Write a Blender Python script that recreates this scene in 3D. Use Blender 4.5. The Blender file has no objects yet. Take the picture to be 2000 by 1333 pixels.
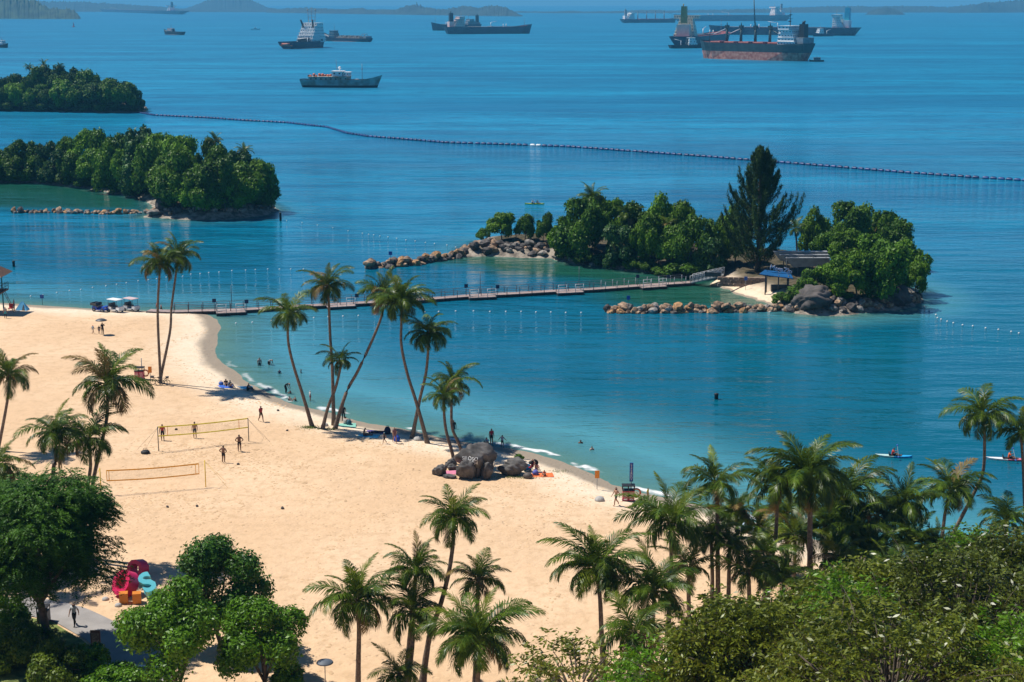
import bpy, bmesh, math, random
import numpy as np
from mathutils import Vector, Matrix

R = math.radians
rng = random.Random(7)
SC = bpy.context.scene
COL = SC.collection

# ------------------------------------------------------------------ camera
CAM_H, FPX, IW, IH, HOR = 44.0, 3000.0, 2000.0, 1333.0, 6.0
PITCH = math.atan((IH / 2 - HOR) / FPX)
camd = bpy.data.cameras.new('camera')
camd.sensor_width = 36.0
camd.lens = 36.0 * FPX / IW
camd.clip_start = 0.5
camd.clip_end = 90000.0
cam = bpy.data.objects.new('camera', camd)
COL.objects.link(cam)
cam.location = (0, 0, CAM_H)
cam.rotation_euler = (math.pi / 2 - PITCH, 0, 0)
SC.camera = cam

# ------------------------------------------------------------------ light
SUN_EL, SUN_AZ = R(60.0), R(-70.0)            # azimuth from +Y, clockwise; the sun stands left of the view and a little beyond
SUND = Vector((math.sin(SUN_AZ) * math.cos(SUN_EL), math.cos(SUN_AZ) * math.cos(SUN_EL), math.sin(SUN_EL)))
world = bpy.data.worlds.new('World')
SC.world = world
world.use_nodes = True
wn = world.node_tree
for n in list(wn.nodes):
    wn.nodes.remove(n)
wo = wn.nodes.new('ShaderNodeOutputWorld')
wb = wn.nodes.new('ShaderNodeBackground')
sky = wn.nodes.new('ShaderNodeTexSky')
sky.sky_type = 'NISHITA'
sky.sun_disc = False
sky.sun_elevation = SUN_EL
sky.sun_rotation = SUN_AZ
sky.altitude = 40
sky.air_density = 0.8
sky.dust_density = 0.05
sky.ozone_density = 2.0
wb.inputs['Strength'].default_value = 0.068
tint = wn.nodes.new('ShaderNodeMix')           # the picture's cool white balance
tint.data_type = 'RGBA'; tint.blend_type = 'MULTIPLY'
tint.inputs[0].default_value = 1.0
tint.inputs[7].default_value = (0.46, 0.84, 1.15, 1)
wn.links.new(sky.outputs[0], tint.inputs[6])
wn.links.new(tint.outputs[2], wb.inputs['Color'])
wn.links.new(wb.outputs[0], wo.inputs['Surface'])
sund = bpy.data.lights.new('sun', 'SUN')
sund.energy = 5.0
sund.angle = R(0.53)
sund.color = (1.0, 0.955, 0.88)
sun = bpy.data.objects.new('sun', sund)
COL.objects.link(sun)
sun.rotation_euler = SUND.to_track_quat('Z', 'Y').to_euler()
SC.view_settings.view_transform = 'Standard'
SC.view_settings.look = 'None'
SC.view_settings.exposure = 0.2
SC.view_settings.gamma = 1.0
SC.render.engine = 'CYCLES'
SC.cycles.use_denoising = True
SC.cycles.max_bounces = 8
SC.cycles.diffuse_bounces = 2
SC.cycles.glossy_bounces = 2
SC.cycles.transmission_bounces = 3
SC.cycles.transparent_max_bounces = 12
SC.cycles.volume_bounces = 0
SC.cycles.caustics_reflective = False
SC.cycles.caustics_refractive = False
SC.cycles.sample_clamp_indirect = 4.0

# ------------------------------------------------------------------ geometry helpers
_c, _s = math.cos(PITCH), math.sin(PITCH)

def ray(px, py):
    a, b = (px - IW / 2) / FPX, -(py - IH / 2) / FPX
    return (a, _c + b * _s, -_s + b * _c)

def P(px, py, z=0.0):
    """the ground point of height z seen at a pixel of the photograph"""
    d = ray(px, py)
    t = (z - CAM_H) / d[2]
    return Vector((d[0] * t, d[1] * t, z))

def Q(px, py, y):
    """the point seen at a pixel that stands at distance y"""
    d = ray(px, py)
    t = y / d[1]
    return Vector((d[0] * t, y, CAM_H + d[2] * t))

def ppm(y, z=0.0):
    """photograph pixels per metre at distance y"""
    return FPX / (y * _c + (CAM_H - z) * _s)

class MB:
    """collects faces of one mesh"""
    def __init__(s):
        s.v, s.f, s.m, s.sm = [], [], [], []
    def add(s, vs, fs, m=0, smooth=False):
        o = len(s.v)
        s.v.extend([tuple(v) for v in vs])
        for f in fs:
            s.f.append(tuple(i + o for i in f)); s.m.append(m); s.sm.append(smooth)
        return s
    def box(s, c, d, m=0, rz=0.0, taper=1.0, rot=None):
        hx, hy, hz = d[0] / 2, d[1] / 2, d[2] / 2
        vs = []
        for z, k in ((-hz, 1.0), (hz, taper)):
            for x, y in ((-hx, -hy), (hx, -hy), (hx, hy), (-hx, hy)):
                vs.append(Vector((x * k, y * k, z)))
        M = rot if rot is not None else Matrix.Rotation(rz, 3, 'Z')
        c = Vector(c)
        return s.add([M @ v + c for v in vs], [(3, 2, 1, 0), (4, 5, 6, 7), (0, 1, 5, 4), (1, 2, 6, 5), (2, 3, 7, 6), (3, 0, 4, 7)], m)
    def tube(s, pts, rad, n=6, m=0, caps=True, smooth=True):
        pts = [Vector(p) for p in pts]
        if not hasattr(rad, '__len__'):
            rad = [rad] * len(pts)
        vs, fs = [], []
        for i, p in enumerate(pts):
            a = pts[max(i - 1, 0)]; b = pts[min(i + 1, len(pts) - 1)]
            t = (b - a).normalized()
            u = t.cross(Vector((0, 0, 1)) if abs(t.z) < 0.9 else Vector((1, 0, 0))).normalized()
            w = t.cross(u)
            for k in range(n):
                g = 2 * math.pi * k / n
                vs.append(p + (u * math.cos(g) + w * math.sin(g)) * rad[i])
        for i in range(len(pts) - 1):
            for k in range(n):
                k2 = (k + 1) % n
                fs.append((i * n + k, i * n + k2, (i + 1) * n + k2, (i + 1) * n + k))
        s.add(vs, fs, m, smooth)
        if caps:
            o = len(s.v) - len(vs)
            s.f.append(tuple(o + k for k in reversed(range(n)))); s.m.append(m); s.sm.append(False)
            s.f.append(tuple(o + (len(pts) - 1) * n + k for k in range(n))); s.m.append(m); s.sm.append(False)
        return s
    def lathe(s, prof, c=(0, 0, 0), n=10, m=0, axis='z', smooth=True):
        vs, fs = [], []
        for r, z in prof:
            for k in range(n):
                g = 2 * math.pi * k / n
                a, b = r * math.cos(g), r * math.sin(g)
                vs.append((a + c[0], b + c[1], z + c[2]) if axis == 'z' else (z + c[0], a + c[1], b + c[2]) if axis == 'x' else (a + c[0], z + c[1], b + c[2]))
        for i in range(len(prof) - 1):
            for k in range(n):
                k2 = (k + 1) % n
                fs.append((i * n + k, i * n + k2, (i + 1) * n + k2, (i + 1) * n + k))
        fs.append(tuple(reversed(range(n))))
        fs.append(tuple((len(prof) - 1) * n + k for k in range(n)))
        return s.add(vs, fs, m, smooth)
    def prism(s, poly, z0, z1, m=0, scale=1.0):
        n = len(poly)
        cx = sum(p[0] for p in poly) / n; cy = sum(p[1] for p in poly) / n
        vs = [(x, y, z0) for x, y in poly] + [(cx + (x - cx) * scale, cy + (y - cy) * scale, z1) for x, y in poly]
        fs = [tuple(reversed(range(n))), tuple(range(n, 2 * n))] + [(i, (i + 1) % n, (i + 1) % n + n, i + n) for i in range(n)]
        return s.add(vs, fs, m)
    def ball(s, c, r, n=8, m=0, sc=(1, 1, 1)):
        prof = [(math.sin(math.pi * i / n) * r + 1e-4, -math.cos(math.pi * i / n) * r) for i in range(n + 1)]
        o = len(s.v)
        s.lathe(prof, (0, 0, 0), n + 2, m)
        for i in range(o, len(s.v)):
            x, y, z = s.v[i]
            s.v[i] = (x * sc[0] + c[0], y * sc[1] + c[1], z * sc[2] + c[2])
        return s
    def torus(s, c, R0, r, n=16, k=6, m=0, axis='y', a0=0.0, a1=2 * math.pi):
        pts = []
        full = abs(a1 - a0 - 2 * math.pi) < 1e-6
        for i in range(n + 1):
            g = a0 + (a1 - a0) * i / n
            a, b = R0 * math.cos(g), R0 * math.sin(g)
            pts.append((c[0] + a, c[1], c[2] + b) if axis == 'y' else (c[0], c[1] + a, c[2] + b) if axis == 'x' else (c[0] + a, c[1] + b, c[2]))
        return s.tube(pts, r, k, m, caps=not full)
    def mesh(s, name, mats):
        me = bpy.data.meshes.new(name)
        me.from_pydata(s.v, [], s.f)
        for mm in (mats if isinstance(mats, (list, tuple)) else [mats]):
            me.materials.append(mm)
        me.polygons.foreach_set('material_index', s.m)
        me.polygons.foreach_set('use_smooth', s.sm)
        me.update()
        return me

def npmesh(name, verts, faces, mat, smooth=False):
    """fast mesh from numpy arrays: verts (n,3), faces (m,k) with one k"""
    me = bpy.data.meshes.new(name)
    nv, (nf, k) = len(verts), faces.shape
    me.vertices.add(nv)
    me.vertices.foreach_set('co', np.ascontiguousarray(verts, dtype=np.float32).ravel())
    me.loops.add(nf * k)
    me.loops.foreach_set('vertex_index', faces.astype(np.int32).ravel())
    me.polygons.add(nf)
    me.polygons.foreach_set('loop_start', np.arange(0, nf * k, k, dtype=np.int32))
    me.polygons.foreach_set('loop_total', np.full(nf, k, dtype=np.int32))
    if smooth:
        me.polygons.foreach_set('use_smooth', np.ones(nf, dtype=bool))
    me.update(calc_edges=True)
    for mm in (mat if isinstance(mat, (list, tuple)) else [mat]):
        me.materials.append(mm)
    return me

def link(name, data, parent=None, loc=None, rz=None, scale=None):
    o = bpy.data.objects.new(name, data)
    COL.objects.link(o)
    if parent is not None:
        o.parent = parent
    if loc is not None:
        o.location = loc
    if rz is not None:
        o.rotation_euler = (0, 0, rz)
    if scale is not None:
        o.scale = (scale,) * 3 if not hasattr(scale, '__len__') else scale
    return o

def part(name, mb, mats, parent, label=None):
    o = link(name, mb.mesh(name, mats) if isinstance(mb, MB) else mb, parent)
    if label:
        o['label'] = label
    return o

def tag(o, label, cat, group=None):
    o['label'] = label; o['category'] = cat; o['kind'] = 'thing'
    if group:
        o['group'] = group
    return o

def thing(name, label, cat, loc=(0, 0, 0), rz=0.0, group=None):
    return tag(link(name, None, None, loc, rz), label, cat, group)

def struct(name, data, kind='structure'):
    o = link(name, data)
    o['kind'] = kind
    return o

ORD = ['first', 'second', 'third', 'fourth', 'fifth', 'sixth', 'seventh', 'eighth', 'ninth', 'tenth', 'eleventh', 'twelfth', 'thirteenth',
       'fourteenth', 'fifteenth', 'sixteenth', 'seventeenth', 'eighteenth', 'nineteenth', 'twentieth']

# ------------------------------------------------------------------ materials
def nodes(name):
    m = bpy.data.materials.new(name)
    m.use_nodes = True
    nt = m.node_tree
    b = nt.nodes['Principled BSDF']
    return m, nt, b

def mat(name, col, rough=0.6, var=0.12, scale=3.0, bump=0.0, metal=0.0, spec=0.4, col2=None, detail=4.0, rnd=0.0):
    """colour with noise wear between col*(1-var) and col*(1+var), or col and col2"""
    m, nt, b = nodes(name)
    L = nt.links.new
    tc = nt.nodes.new('ShaderNodeTexCoord')
    nz = nt.nodes.new('ShaderNodeTexNoise')
    nz.inputs['Scale'].default_value = scale
    nz.inputs['Detail'].default_value = detail
    L(tc.outputs['Object'], nz.inputs['Vector'])
    cr = nt.nodes.new('ShaderNodeValToRGB')
    a = [max(0, c * (1 - var)) for c in col]
    d = [min(1, c * (1 + var)) for c in col] if col2 is None else col2
    cr.color_ramp.elements[0].color = (*a, 1); cr.color_ramp.elements[1].color = (*d, 1)
    cr.color_ramp.elements[0].position = 0.35; cr.color_ramp.elements[1].position = 0.68
    L(nz.outputs['Fac'], cr.inputs[0])
    out = cr.outputs[0]
    if rnd:
        oi = nt.nodes.new('ShaderNodeObjectInfo')
        hs = nt.nodes.new('ShaderNodeHueSaturation')
        mr = nt.nodes.new('ShaderNodeMapRange')
        mr.inputs['To Min'].default_value = 1 - rnd; mr.inputs['To Max'].default_value = 1 + rnd
        L(oi.outputs['Random'], mr.inputs['Value'])
        L(mr.outputs[0], hs.inputs['Value'])
        L(out, hs.inputs['Color'])
        out = hs.outputs[0]
    L(out, b.inputs['Base Color'])
    b.inputs['Roughness'].default_value = rough
    b.inputs['Metallic'].default_value = metal
    b.inputs['Specular IOR Level'].default_value = spec
    if bump:
        bp = nt.nodes.new('ShaderNodeBump')
        bp.inputs['Strength'].default_value = 1.0
        bp.inputs['Distance'].default_value = bump
        L(nz.outputs['Fac'], bp.inputs['Height'])
        L(bp.outputs[0], b.inputs['Normal'])
    return m

def leaf_mat(name, dark, light, scale=0.6, rough=0.45, trans=0.25, spec=0.5, rnd=0.25):
    m, nt, b = nodes(name)
    L = nt.links.new
    tc = nt.nodes.new('ShaderNodeTexCoord')
    nz = nt.nodes.new('ShaderNodeTexNoise')
    nz.inputs['Scale'].default_value = scale
    nz.inputs['Detail'].default_value = 6.0
    nz.inputs['Roughness'].default_value = 0.7
    L(tc.outputs['Object'], nz.inputs['Vector'])
    cr = nt.nodes.new('ShaderNodeValToRGB')
    dark, light = (dark[0] * 1.2, dark[1] * 1.1, dark[2] * .8), (light[0] * 1.32, light[1] * 1.2, light[2] * .8)
    cr.color_ramp.elements[0].color = (*dark, 1); cr.color_ramp.elements[1].color = (*light, 1)
    cr.color_ramp.elements[0].position = 0.38; cr.color_ramp.elements[1].position = 0.66
    L(nz.outputs['Fac'], cr.inputs[0])
    oi = nt.nodes.new('ShaderNodeObjectInfo')
    mr = nt.nodes.new('ShaderNodeMapRange')
    mr.inputs['To Min'].default_value = 1 - rnd; mr.inputs['To Max'].default_value = 1 + rnd
    hs = nt.nodes.new('ShaderNodeHueSaturation')
    L(oi.outputs['Random'], mr.inputs['Value'])
    L(mr.outputs[0], hs.inputs['Value'])
    L(cr.outputs[0], hs.inputs['Color'])
    L(hs.outputs[0], b.inputs['Base Color'])
    b.inputs['Roughness'].default_value = rough
    b.inputs['Specular IOR Level'].default_value = spec * 0.45
    if trans:
        tr = nt.nodes.new('ShaderNodeBsdfTranslucent')
        g = nt.nodes.new('ShaderNodeGamma'); g.inputs['Gamma'].default_value = 0.9
        L(hs.outputs[0], g.inputs['Color'])
        L(g.outputs[0], tr.inputs['Color'])
        mx = nt.nodes.new('ShaderNodeMixShader')
        mx.inputs[0].default_value = trans
        L(b.outputs[0], mx.inputs[1]); L(tr.outputs[0], mx.inputs[2])
        L(mx.outputs[0], nt.nodes['Material Output'].inputs['Surface'])
    return m

M = {}
M['trunk_palm'] = mat('palm_bark', (0.16, 0.12, 0.09), 0.85, 0.4, 6.0, 0.02)
M['bark'] = mat('tree_bark', (0.11, 0.085, 0.06), 0.9, 0.4, 4.0, 0.03)
M['frond'] = leaf_mat('palm_frond', (0.022, 0.056, 0.004), (0.082, 0.142, 0.014), 1.2, 0.36, 0.25, 0.55, 0.3)
M['frond_y'] = leaf_mat('palm_frond_young', (0.08, 0.13, 0.012), (0.17, 0.23, 0.03), 1.2, 0.38, 0.25, 0.5, 0.25)
M['frond_d'] = leaf_mat('palm_frond_dry', (0.11, 0.085, 0.04), (0.24, 0.18, 0.10), 1.2, 0.6, 0.15, 0.3, 0.25)
M['white'] = mat('white_paint', (0.78, 0.78, 0.76), 0.45, 0.06, 1.5)
M['black'] = mat('black_rubber', (0.015, 0.015, 0.017), 0.6, 0.3, 3.0)
M['dgrey'] = mat('dark_grey_metal', (0.06, 0.065, 0.07), 0.5, 0.2, 3.0)
M['grey'] = mat('grey_metal', (0.30, 0.31, 0.32), 0.45, 0.15, 3.0)
M['blue'] = mat('blue_sign_paint', (0.02, 0.09, 0.35), 0.5, 0.1, 3.0)
M['orange'] = mat('orange_paint', (0.75, 0.24, 0.02), 0.5, 0.1, 3.0)
M['yellow'] = mat('yellow_paint', (0.75, 0.52, 0.03), 0.5, 0.1, 3.0)
M['red'] = mat('red_paint', (0.55, 0.03, 0.04), 0.5, 0.12, 3.0)
M['wood'] = mat('brown_wood', (0.14, 0.075, 0.045), 0.75, 0.3, 5.0, 0.005)
# ------------------------------------------------------------------ land, sea, hills, haze
def poly_px(pts):
    return np.array([P(x, y)[:2] for x, y in pts])

SHORE_PX = [(-700, 560), (-200, 583), (0, 592), (60, 596), (180, 604), (330, 608), (395, 612), (424, 624), (430, 642), (421, 665), (421, 690), (440, 717), (475, 742), (520, 767),
            (570, 787), (640, 806), (720, 826), (800, 843), (880, 859), (960, 872), (1040, 886), (1090, 900), (1140, 922), (1200, 946), (1270, 966), (1340, 983),
            (1400, 996), (1500, 1030), (1640, 1068), (1800, 1105), (2000, 1150), (2400, 1230), (3200, 1333)]
shore = poly_px(SHORE_PX)
BEACH = np.vstack([shore, [[900, 60], [900, -400], [-900, -400], [-900, 225]]])
ISLET_A = poly_px([(-160, 222), (0, 217), (80, 218), (160, 219), (230, 221), (284, 219), (283, 212), (262, 204), (200, 196), (100, 190), (0, 187), (-160, 188)])
ISLET_B = poly_px([(-160, 362), (0, 357), (60, 357), (120, 362), (180, 370), (230, 380), (275, 386), (292, 393), (300, 408), (285, 424), (340, 429), (400, 430), (460, 428),
                   (510, 422), (540, 412), (528, 400), (495, 388), (420, 370), (300, 352), (150, 338), (0, 332), (-160, 332)])
ISLET_C = poly_px([(893, 503), (925, 482), (945, 473), (1000, 469), (1080, 466), (1150, 470), (1250, 480), (1400, 490), (1560, 502), (1700, 535), (1790, 568), (1802, 585),
                   (1785, 600), (1700, 611), (1620, 618), (1560, 613), (1545, 604), (1520, 597), (1470, 584), (1430, 570), (1395, 557), (1405, 547), (1350, 541), (1290, 534),
                   (1230, 529), (1170, 519), (1130, 516), (1075, 505), (1000, 502), (940, 501)])
LAG_B = poly_px([(-160, 400), (40, 408), (290, 410), (300, 390), (180, 362), (0, 350), (-160, 352)])
LAG_C = poly_px([(860, 512), (1000, 536), (1150, 548), (1180, 585), (1240, 600), (1500, 603), (1560, 596), (1420, 545), (1200, 515), (1080, 496), (950, 494), (880, 500)])

def sdist(pts, poly):
    """distance to a polygon's edge, positive inside"""
    n = len(poly)
    d2 = np.full(len(pts), 1e18)
    ins = np.zeros(len(pts), bool)
    for i in range(n):
        a, b = poly[i], poly[(i + 1) % n]
        ab = b - a
        t = np.clip(((pts - a) @ ab) / max(ab @ ab, 1e-9), 0, 1)
        q = pts - a - t[:, None] * ab
        d2 = np.minimum(d2, (q ** 2).sum(1))
        if a[1] != b[1]:
            c = (a[1] > pts[:, 1]) != (b[1] > pts[:, 1])
            ins ^= c & (pts[:, 0] < (b[0] - a[0]) * (pts[:, 1] - a[1]) / (b[1] - a[1]) + a[0])
    d = np.sqrt(d2)
    return np.where(ins, d, -d)

def wob(p, s, k):
    return (np.sin(p[:, 0] * s + 1.3 * k) * np.cos(p[:, 1] * s * 1.17 + k) + 0.5 * np.sin(p[:, 0] * s * 2.3 + p[:, 1] * s * 1.9 + k))

def fields(pts):
    """height of the ground and the distances to the four shores"""
    db = sdist(pts, BEACH) + 0.35 * wob(pts, 0.35, 1.0)
    da = sdist(pts, ISLET_A) + 1.0 * wob(pts, 0.12, 2.0)
    dc = sdist(pts, ISLET_C) + 0.4 * wob(pts, 0.5, 3.0)
    d2 = sdist(pts, ISLET_B) + 0.5 * wob(pts, 0.4, 4.0)
    def prof(d, top, run, below):
        return np.where(d > 0, top * (1 - np.exp(-np.maximum(d, 0) / run)), np.maximum(d * below, -7.0))
    hb = prof(db, 1.25, 13.0, 0.065)
    rough = 0.16 * wob(pts, 1.1, 5.0) + 0.12 * wob(pts, 2.3, 6.0)
    hc = prof(dc, 2.3, 3.2, 0.16) + np.where(dc > 0.6, rough, 0)
    h2 = prof(d2, 3.0, 4.5, 0.16) + np.where(d2 > 0.6, rough, 0)
    ha = prof(da, 7.0, 18.0, 0.2)
    h = np.maximum(np.maximum(hb, hc), np.maximum(h2, ha))
    t = np.clip((86 - pts[:, 1]) / 60, 0, 1)
    h = h + t * t * (3 - 2 * t) * 13.0
    dune = (0.07 * wob(pts, 0.21, 7.0) + 0.035 * wob(pts, 0.8, 8.0)) * np.clip(db / 8, 0, 1)
    return h + dune, db, da, d2, dc

def gz(x, y):
    return float(fields(np.array([[x, y]]))[0][0])

def G(px, py):
    """where the ground shows at a pixel"""
    a, b_ = P(px, py, 9.0), P(px, py, -0.02)
    t = np.linspace(0, 1, 240)
    q = np.array(a)[None] * (1 - t[:, None]) + np.array(b_)[None] * t[:, None]
    h = fields(q[:, :2])[0]
    k = np.argmax(q[:, 2] <= h) if (q[:, 2] <= h).any() else 239
    z = float(q[k, 2])
    if k > 0:
        d0, d1 = q[k - 1, 2] - h[k - 1], q[k, 2] - h[k]
        z = float(q[k - 1, 2] + (q[k, 2] - q[k - 1, 2]) * (d0 / (d0 - d1) if d0 > d1 else 1))
    return P(px, py, z)

def axis(lo, hi, step, far_lo, far_hi, grow):
    a = list(np.arange(lo, hi + 1e-6, step))
    s, v = step, hi
    while v < far_hi:
        s *= grow; v += s; a.append(min(v, far_hi))
    s, v = step, lo
    while v > far_lo:
        s *= grow; v -= s; a.insert(0, max(v, far_lo))
    return np.array(a)

XS = axis(-235, 150, 1.3, -24000, 24000, 1.22)
YS = np.concatenate([np.arange(-300, 80, 10.0), axis(80, 330, 1.25, 80, 24000, 1.045)])
gx, gy = np.meshgrid(XS, YS)
GP = np.stack([gx.ravel(), gy.ravel()], 1)
H, DB, DA, D2, DC = fields(GP)
nx, ny = len(XS), len(YS)
ii, jj = np.meshgrid(np.arange(nx - 1), np.arange(ny - 1))
q0 = (jj * nx + ii).ravel()
QF = np.stack([q0, q0 + 1, q0 + nx + 1, q0 + nx], 1)

def attr(me, name, arr):
    a = me.attributes.new(name, 'FLOAT_COLOR', 'POINT')
    c = np.ones((len(arr), 4), np.float32)
    c[:, :arr.shape[1]] = arr
    a.data.foreach_set('color', c.ravel())

# ground material: dry sand, pale coral sand by the water, wet rim, islet soil and rock
gm, nt, b = nodes('sand_and_soil')
L = nt.links.new
def N(kind, **kw):
    n = nt.nodes.new(kind)
    for k, v in kw.items():
        setattr(n, k, v)
    return n
def noise(scale, detail=4.0, rough=0.55, vec=None, dim='3D'):
    n = N('ShaderNodeTexNoise')
    n.inputs['Scale'].default_value = scale; n.inputs['Detail'].default_value = detail; n.inputs['Roughness'].default_value = rough
    if vec is not None:
        L(vec, n.inputs['Vector'])
    return n.outputs['Fac']
def maprange(val, a, b2, c=0.0, d=1.0, smooth=True):
    n = N('ShaderNodeMapRange')
    n.interpolation_type = 'SMOOTHSTEP' if smooth else 'LINEAR'
    for k, v in (('From Min', a), ('From Max', b2), ('To Min', c), ('To Max', d)):
        n.inputs[k].default_value = v
    L(val, n.inputs['Value'])
    return n.outputs[0]
def mixc(fac, c1, c2):
    n = N('ShaderNodeMix', data_type='RGBA')
    if hasattr(fac, 'node'): L(fac, n.inputs[0])
    else: n.inputs[0].default_value = fac
    for i, c in ((6, c1), (7, c2)):
        if hasattr(c, 'node'): L(c, n.inputs[i])
        else: n.inputs[i].default_value = (*c, 1)
    return n.outputs[2]
def mth(op, a, b2=None, clamp=False):
    n = N('ShaderNodeMath', operation=op, use_clamp=clamp)
    for i, v in ((0, a), (1, b2)):
        if v is None: continue
        if hasattr(v, 'node'): L(v, n.inputs[i])
        else: n.inputs[i].default_value = v
    return n.outputs[0]
geo = N('ShaderNodeNewGeometry')
pos = geo.outputs['Position']
sx = N('ShaderNodeSeparateXYZ'); L(pos, sx.inputs[0])
at = N('ShaderNodeAttribute', attribute_name='zone')
sa = N('ShaderNodeSeparateColor'); L(at.outputs['Color'], sa.inputs[0])
n_big = noise(0.06, 5, 0.6, pos); n_mid = noise(0.9, 5, 0.65, pos); n_fine = noise(5.0, 4, 0.7, pos)
dry = mixc(maprange(n_big, 0.35, 0.7), (0.64, 0.43, 0.255), (0.71, 0.50, 0.315))
dry = mixc(maprange(n_mid, 0.42, 0.75), dry, (0.55, 0.37, 0.215))
spk = maprange(n_fine, 0.66, 0.78)
dry = mixc(mth('MULTIPLY', spk, 0.35), dry, (0.34, 0.22, 0.12))
pale = mixc(maprange(n_mid, 0.35, 0.7), (0.76, 0.62, 0.46), (0.70, 0.54, 0.37))
sand = mixc(maprange(sa.outputs[0], 0.0, 1.0), pale, dry)
wetn = mth('ADD', sx.outputs[2], mth('MULTIPLY', n_mid, 0.12))
wet = maprange(wetn, 0.17, 0.30)
sand = mixc(wet, (0.29, 0.235, 0.175), sand)
rock = mixc(maprange(noise(0.7, 6, 0.65, pos), 0.35, 0.65), (0.12, 0.10, 0.08), (0.40, 0.34, 0.27))
soil = mixc(maprange(n_mid, 0.35, 0.65), (0.05, 0.045, 0.025), (0.11, 0.085, 0.05))
c1 = mixc(sa.outputs[1], sand, rock)
c2 = mixc(sa.outputs[2], c1, soil)
L(c2, b.inputs['Base Color'])
b.inputs['Roughness'].default_value = 0.9
b.inputs['Specular IOR Level'].default_value = 0.15
# trampled relief
h1 = mth('MULTIPLY', noise(1.6, 3, 0.6, pos), 0.11)
h2 = mth('MULTIPLY', noise(0.35, 4, 0.55, pos), 0.25)
h3 = mth('MULTIPLY', n_fine, 0.02)
vor = N('ShaderNodeTexVoronoi'); vor.inputs['Scale'].default_value = 1.5; L(pos, vor.inputs['Vector'])
dent = mth('MULTIPLY', mth('MULTIPLY', maprange(vor.outputs['Distance'], 0.05, 0.3), 0.09), maprange(noise(0.05, 4, 0.6, pos), 0.4, 0.62))
bp = N('ShaderNodeBump'); bp.inputs['Strength'].default_value = 0.8; bp.inputs['Distance'].default_value = 1.0
L(mth('ADD', mth('ADD', h1, h2), mth('ADD', h3, dent)), bp.inputs['Height'])
L(bp.outputs[0], b.inputs['Normal'])

verts = np.column_stack([GP, H])
gme = npmesh('ground', verts, QF, gm, True)
islet = np.maximum(np.maximum(DA, D2), DC)
coral = np.clip((DB - 3.0) / 7.0, 0, 1)
# the islet beaches stay sand, the rest of the islets turn to rock by the water and soil inland
beachlet = np.zeros(len(GP))
for (px, py, r) in ((1440, 570, 3.4), (1470, 579, 3.4), (1500, 588, 3.0), (1412, 558, 2.8), (245, 384, 2.6), (270, 388, 2.4), (190, 373, 2.0)):
    c = P(px, py)
    beachlet = np.maximum(beachlet, np.clip(1.6 - np.hypot(GP[:, 0] - c.x, GP[:, 1] - c.y) / r, 0, 1))
zone = np.stack([np.where(islet > -6, 0.25, coral), np.clip((islet + 6) / 4, 0, 1) * (1 - beachlet), np.maximum(np.clip((islet - 2.0) / 1.6, 0, 1), np.maximum(np.clip((DA + 8) / 4, 0, 1), np.clip((D2 - 0.8) / 1.0, 0, 1) * (GP[:, 0] < -78))) * (1 - 0.5 * beachlet)], 1)
attr(gme, 'zone', zone)
ground = struct('beach_ground', gme)

# water: one sheet, body colour by depth plus painted wave shading and tree reflections
wm, nt, b = nodes('sea_water')
L = nt.links.new
geo = N('ShaderNodeNewGeometry'); pos = geo.outputs['Position']
at = N('ShaderNodeAttribute', attribute_name='sea')
sa = N('ShaderNodeSeparateColor'); L(at.outputs['Color'], sa.inputs[0])
def mapped(sx_, sy_, rot=0.0):
    m = N('ShaderNodeMapping'); L(pos, m.inputs['Vector'])
    m.inputs['Scale'].default_value = (sx_, sy_, 1.0); m.inputs['Rotation'].default_value = (0, 0, rot)
    return m.outputs[0]
depth, green, openn = sa.outputs[0], sa.outputs[1], sa.outputs[2]
bigp = noise(1.0, 5, 0.6, mapped(0.0022, 0.012, R(4)))
bay = mixc(maprange(depth, 0.0, 0.26), (0.10, 0.33, 0.37), (0.0008, 0.100, 0.150))
streak = noise(1.0, 7, 0.78, mapped(0.010, 0.055, R(3)))
ripple = noise(1.0, 5, 0.75, mapped(0.10, 0.42, R(-4)))
sea = mixc(maprange(bigp, 0.32, 0.68), (0.0002, 0.160, 0.295), (0.004, 0.290, 0.47))
sea = mixc(maprange(mth('ADD', mth('MULTIPLY', streak, 0.5), mth('MULTIPLY', ripple, 0.5)), 0.38, 0.62), (0.0002, 0.088, 0.178), sea)  # light and dark of wave streaks and ripples painted into the sea colour
bay = mixc(maprange(ripple, 0.35, 0.65), (0.001, 0.10, 0.165), bay) if False else bay
col = mixc(openn, bay, sea)
col = mixc(mth('MULTIPLY', green, 0.9), col, (0.012, 0.085, 0.04))  # green water: greenish bottom plus tree reflections put into the colour
L(col, b.inputs['Base Color'])
sxw = N('ShaderNodeSeparateXYZ'); L(pos, sxw.inputs[0])
L(maprange(sxw.outputs[1], 250, 900, 0.05, 0.40), b.inputs['Roughness'])      # the open strait is choppier than one can resolve
b.inputs['IOR'].default_value = 1.42
w1 = mth('MULTIPLY', noise(1.0, 3, 0.6, mapped(0.28, 0.75, R(6))), 0.30)
w2 = mth('MULTIPLY', noise(1.0, 3, 0.6, mapped(1.1, 2.6, R(-9))), 0.10)
w3 = mth('MULTIPLY', noise(1.0, 2, 0.6, mapped(0.05, 0.14, R(3))), 0.9)
calm = maprange(openn, 0.0, 1.0, 0.85, 1.3)
patch = maprange(noise(1.0, 4, 0.55, mapped(0.006, 0.03, R(5))), 0.3, 0.7, 0.45, 1.25)
w4 = mth('MULTIPLY', noise(1.0, 3, 0.6, mapped(0.13, 0.36, R(2))), 0.55)
hh = mth('MULTIPLY', mth('MULTIPLY', mth('ADD', mth('ADD', w1, w2), mth('ADD', w3, w4)), calm), patch)
bp = N('ShaderNodeBump'); bp.inputs['Strength'].default_value = 0.75; bp.inputs['Distance'].default_value = 1.0
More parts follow.
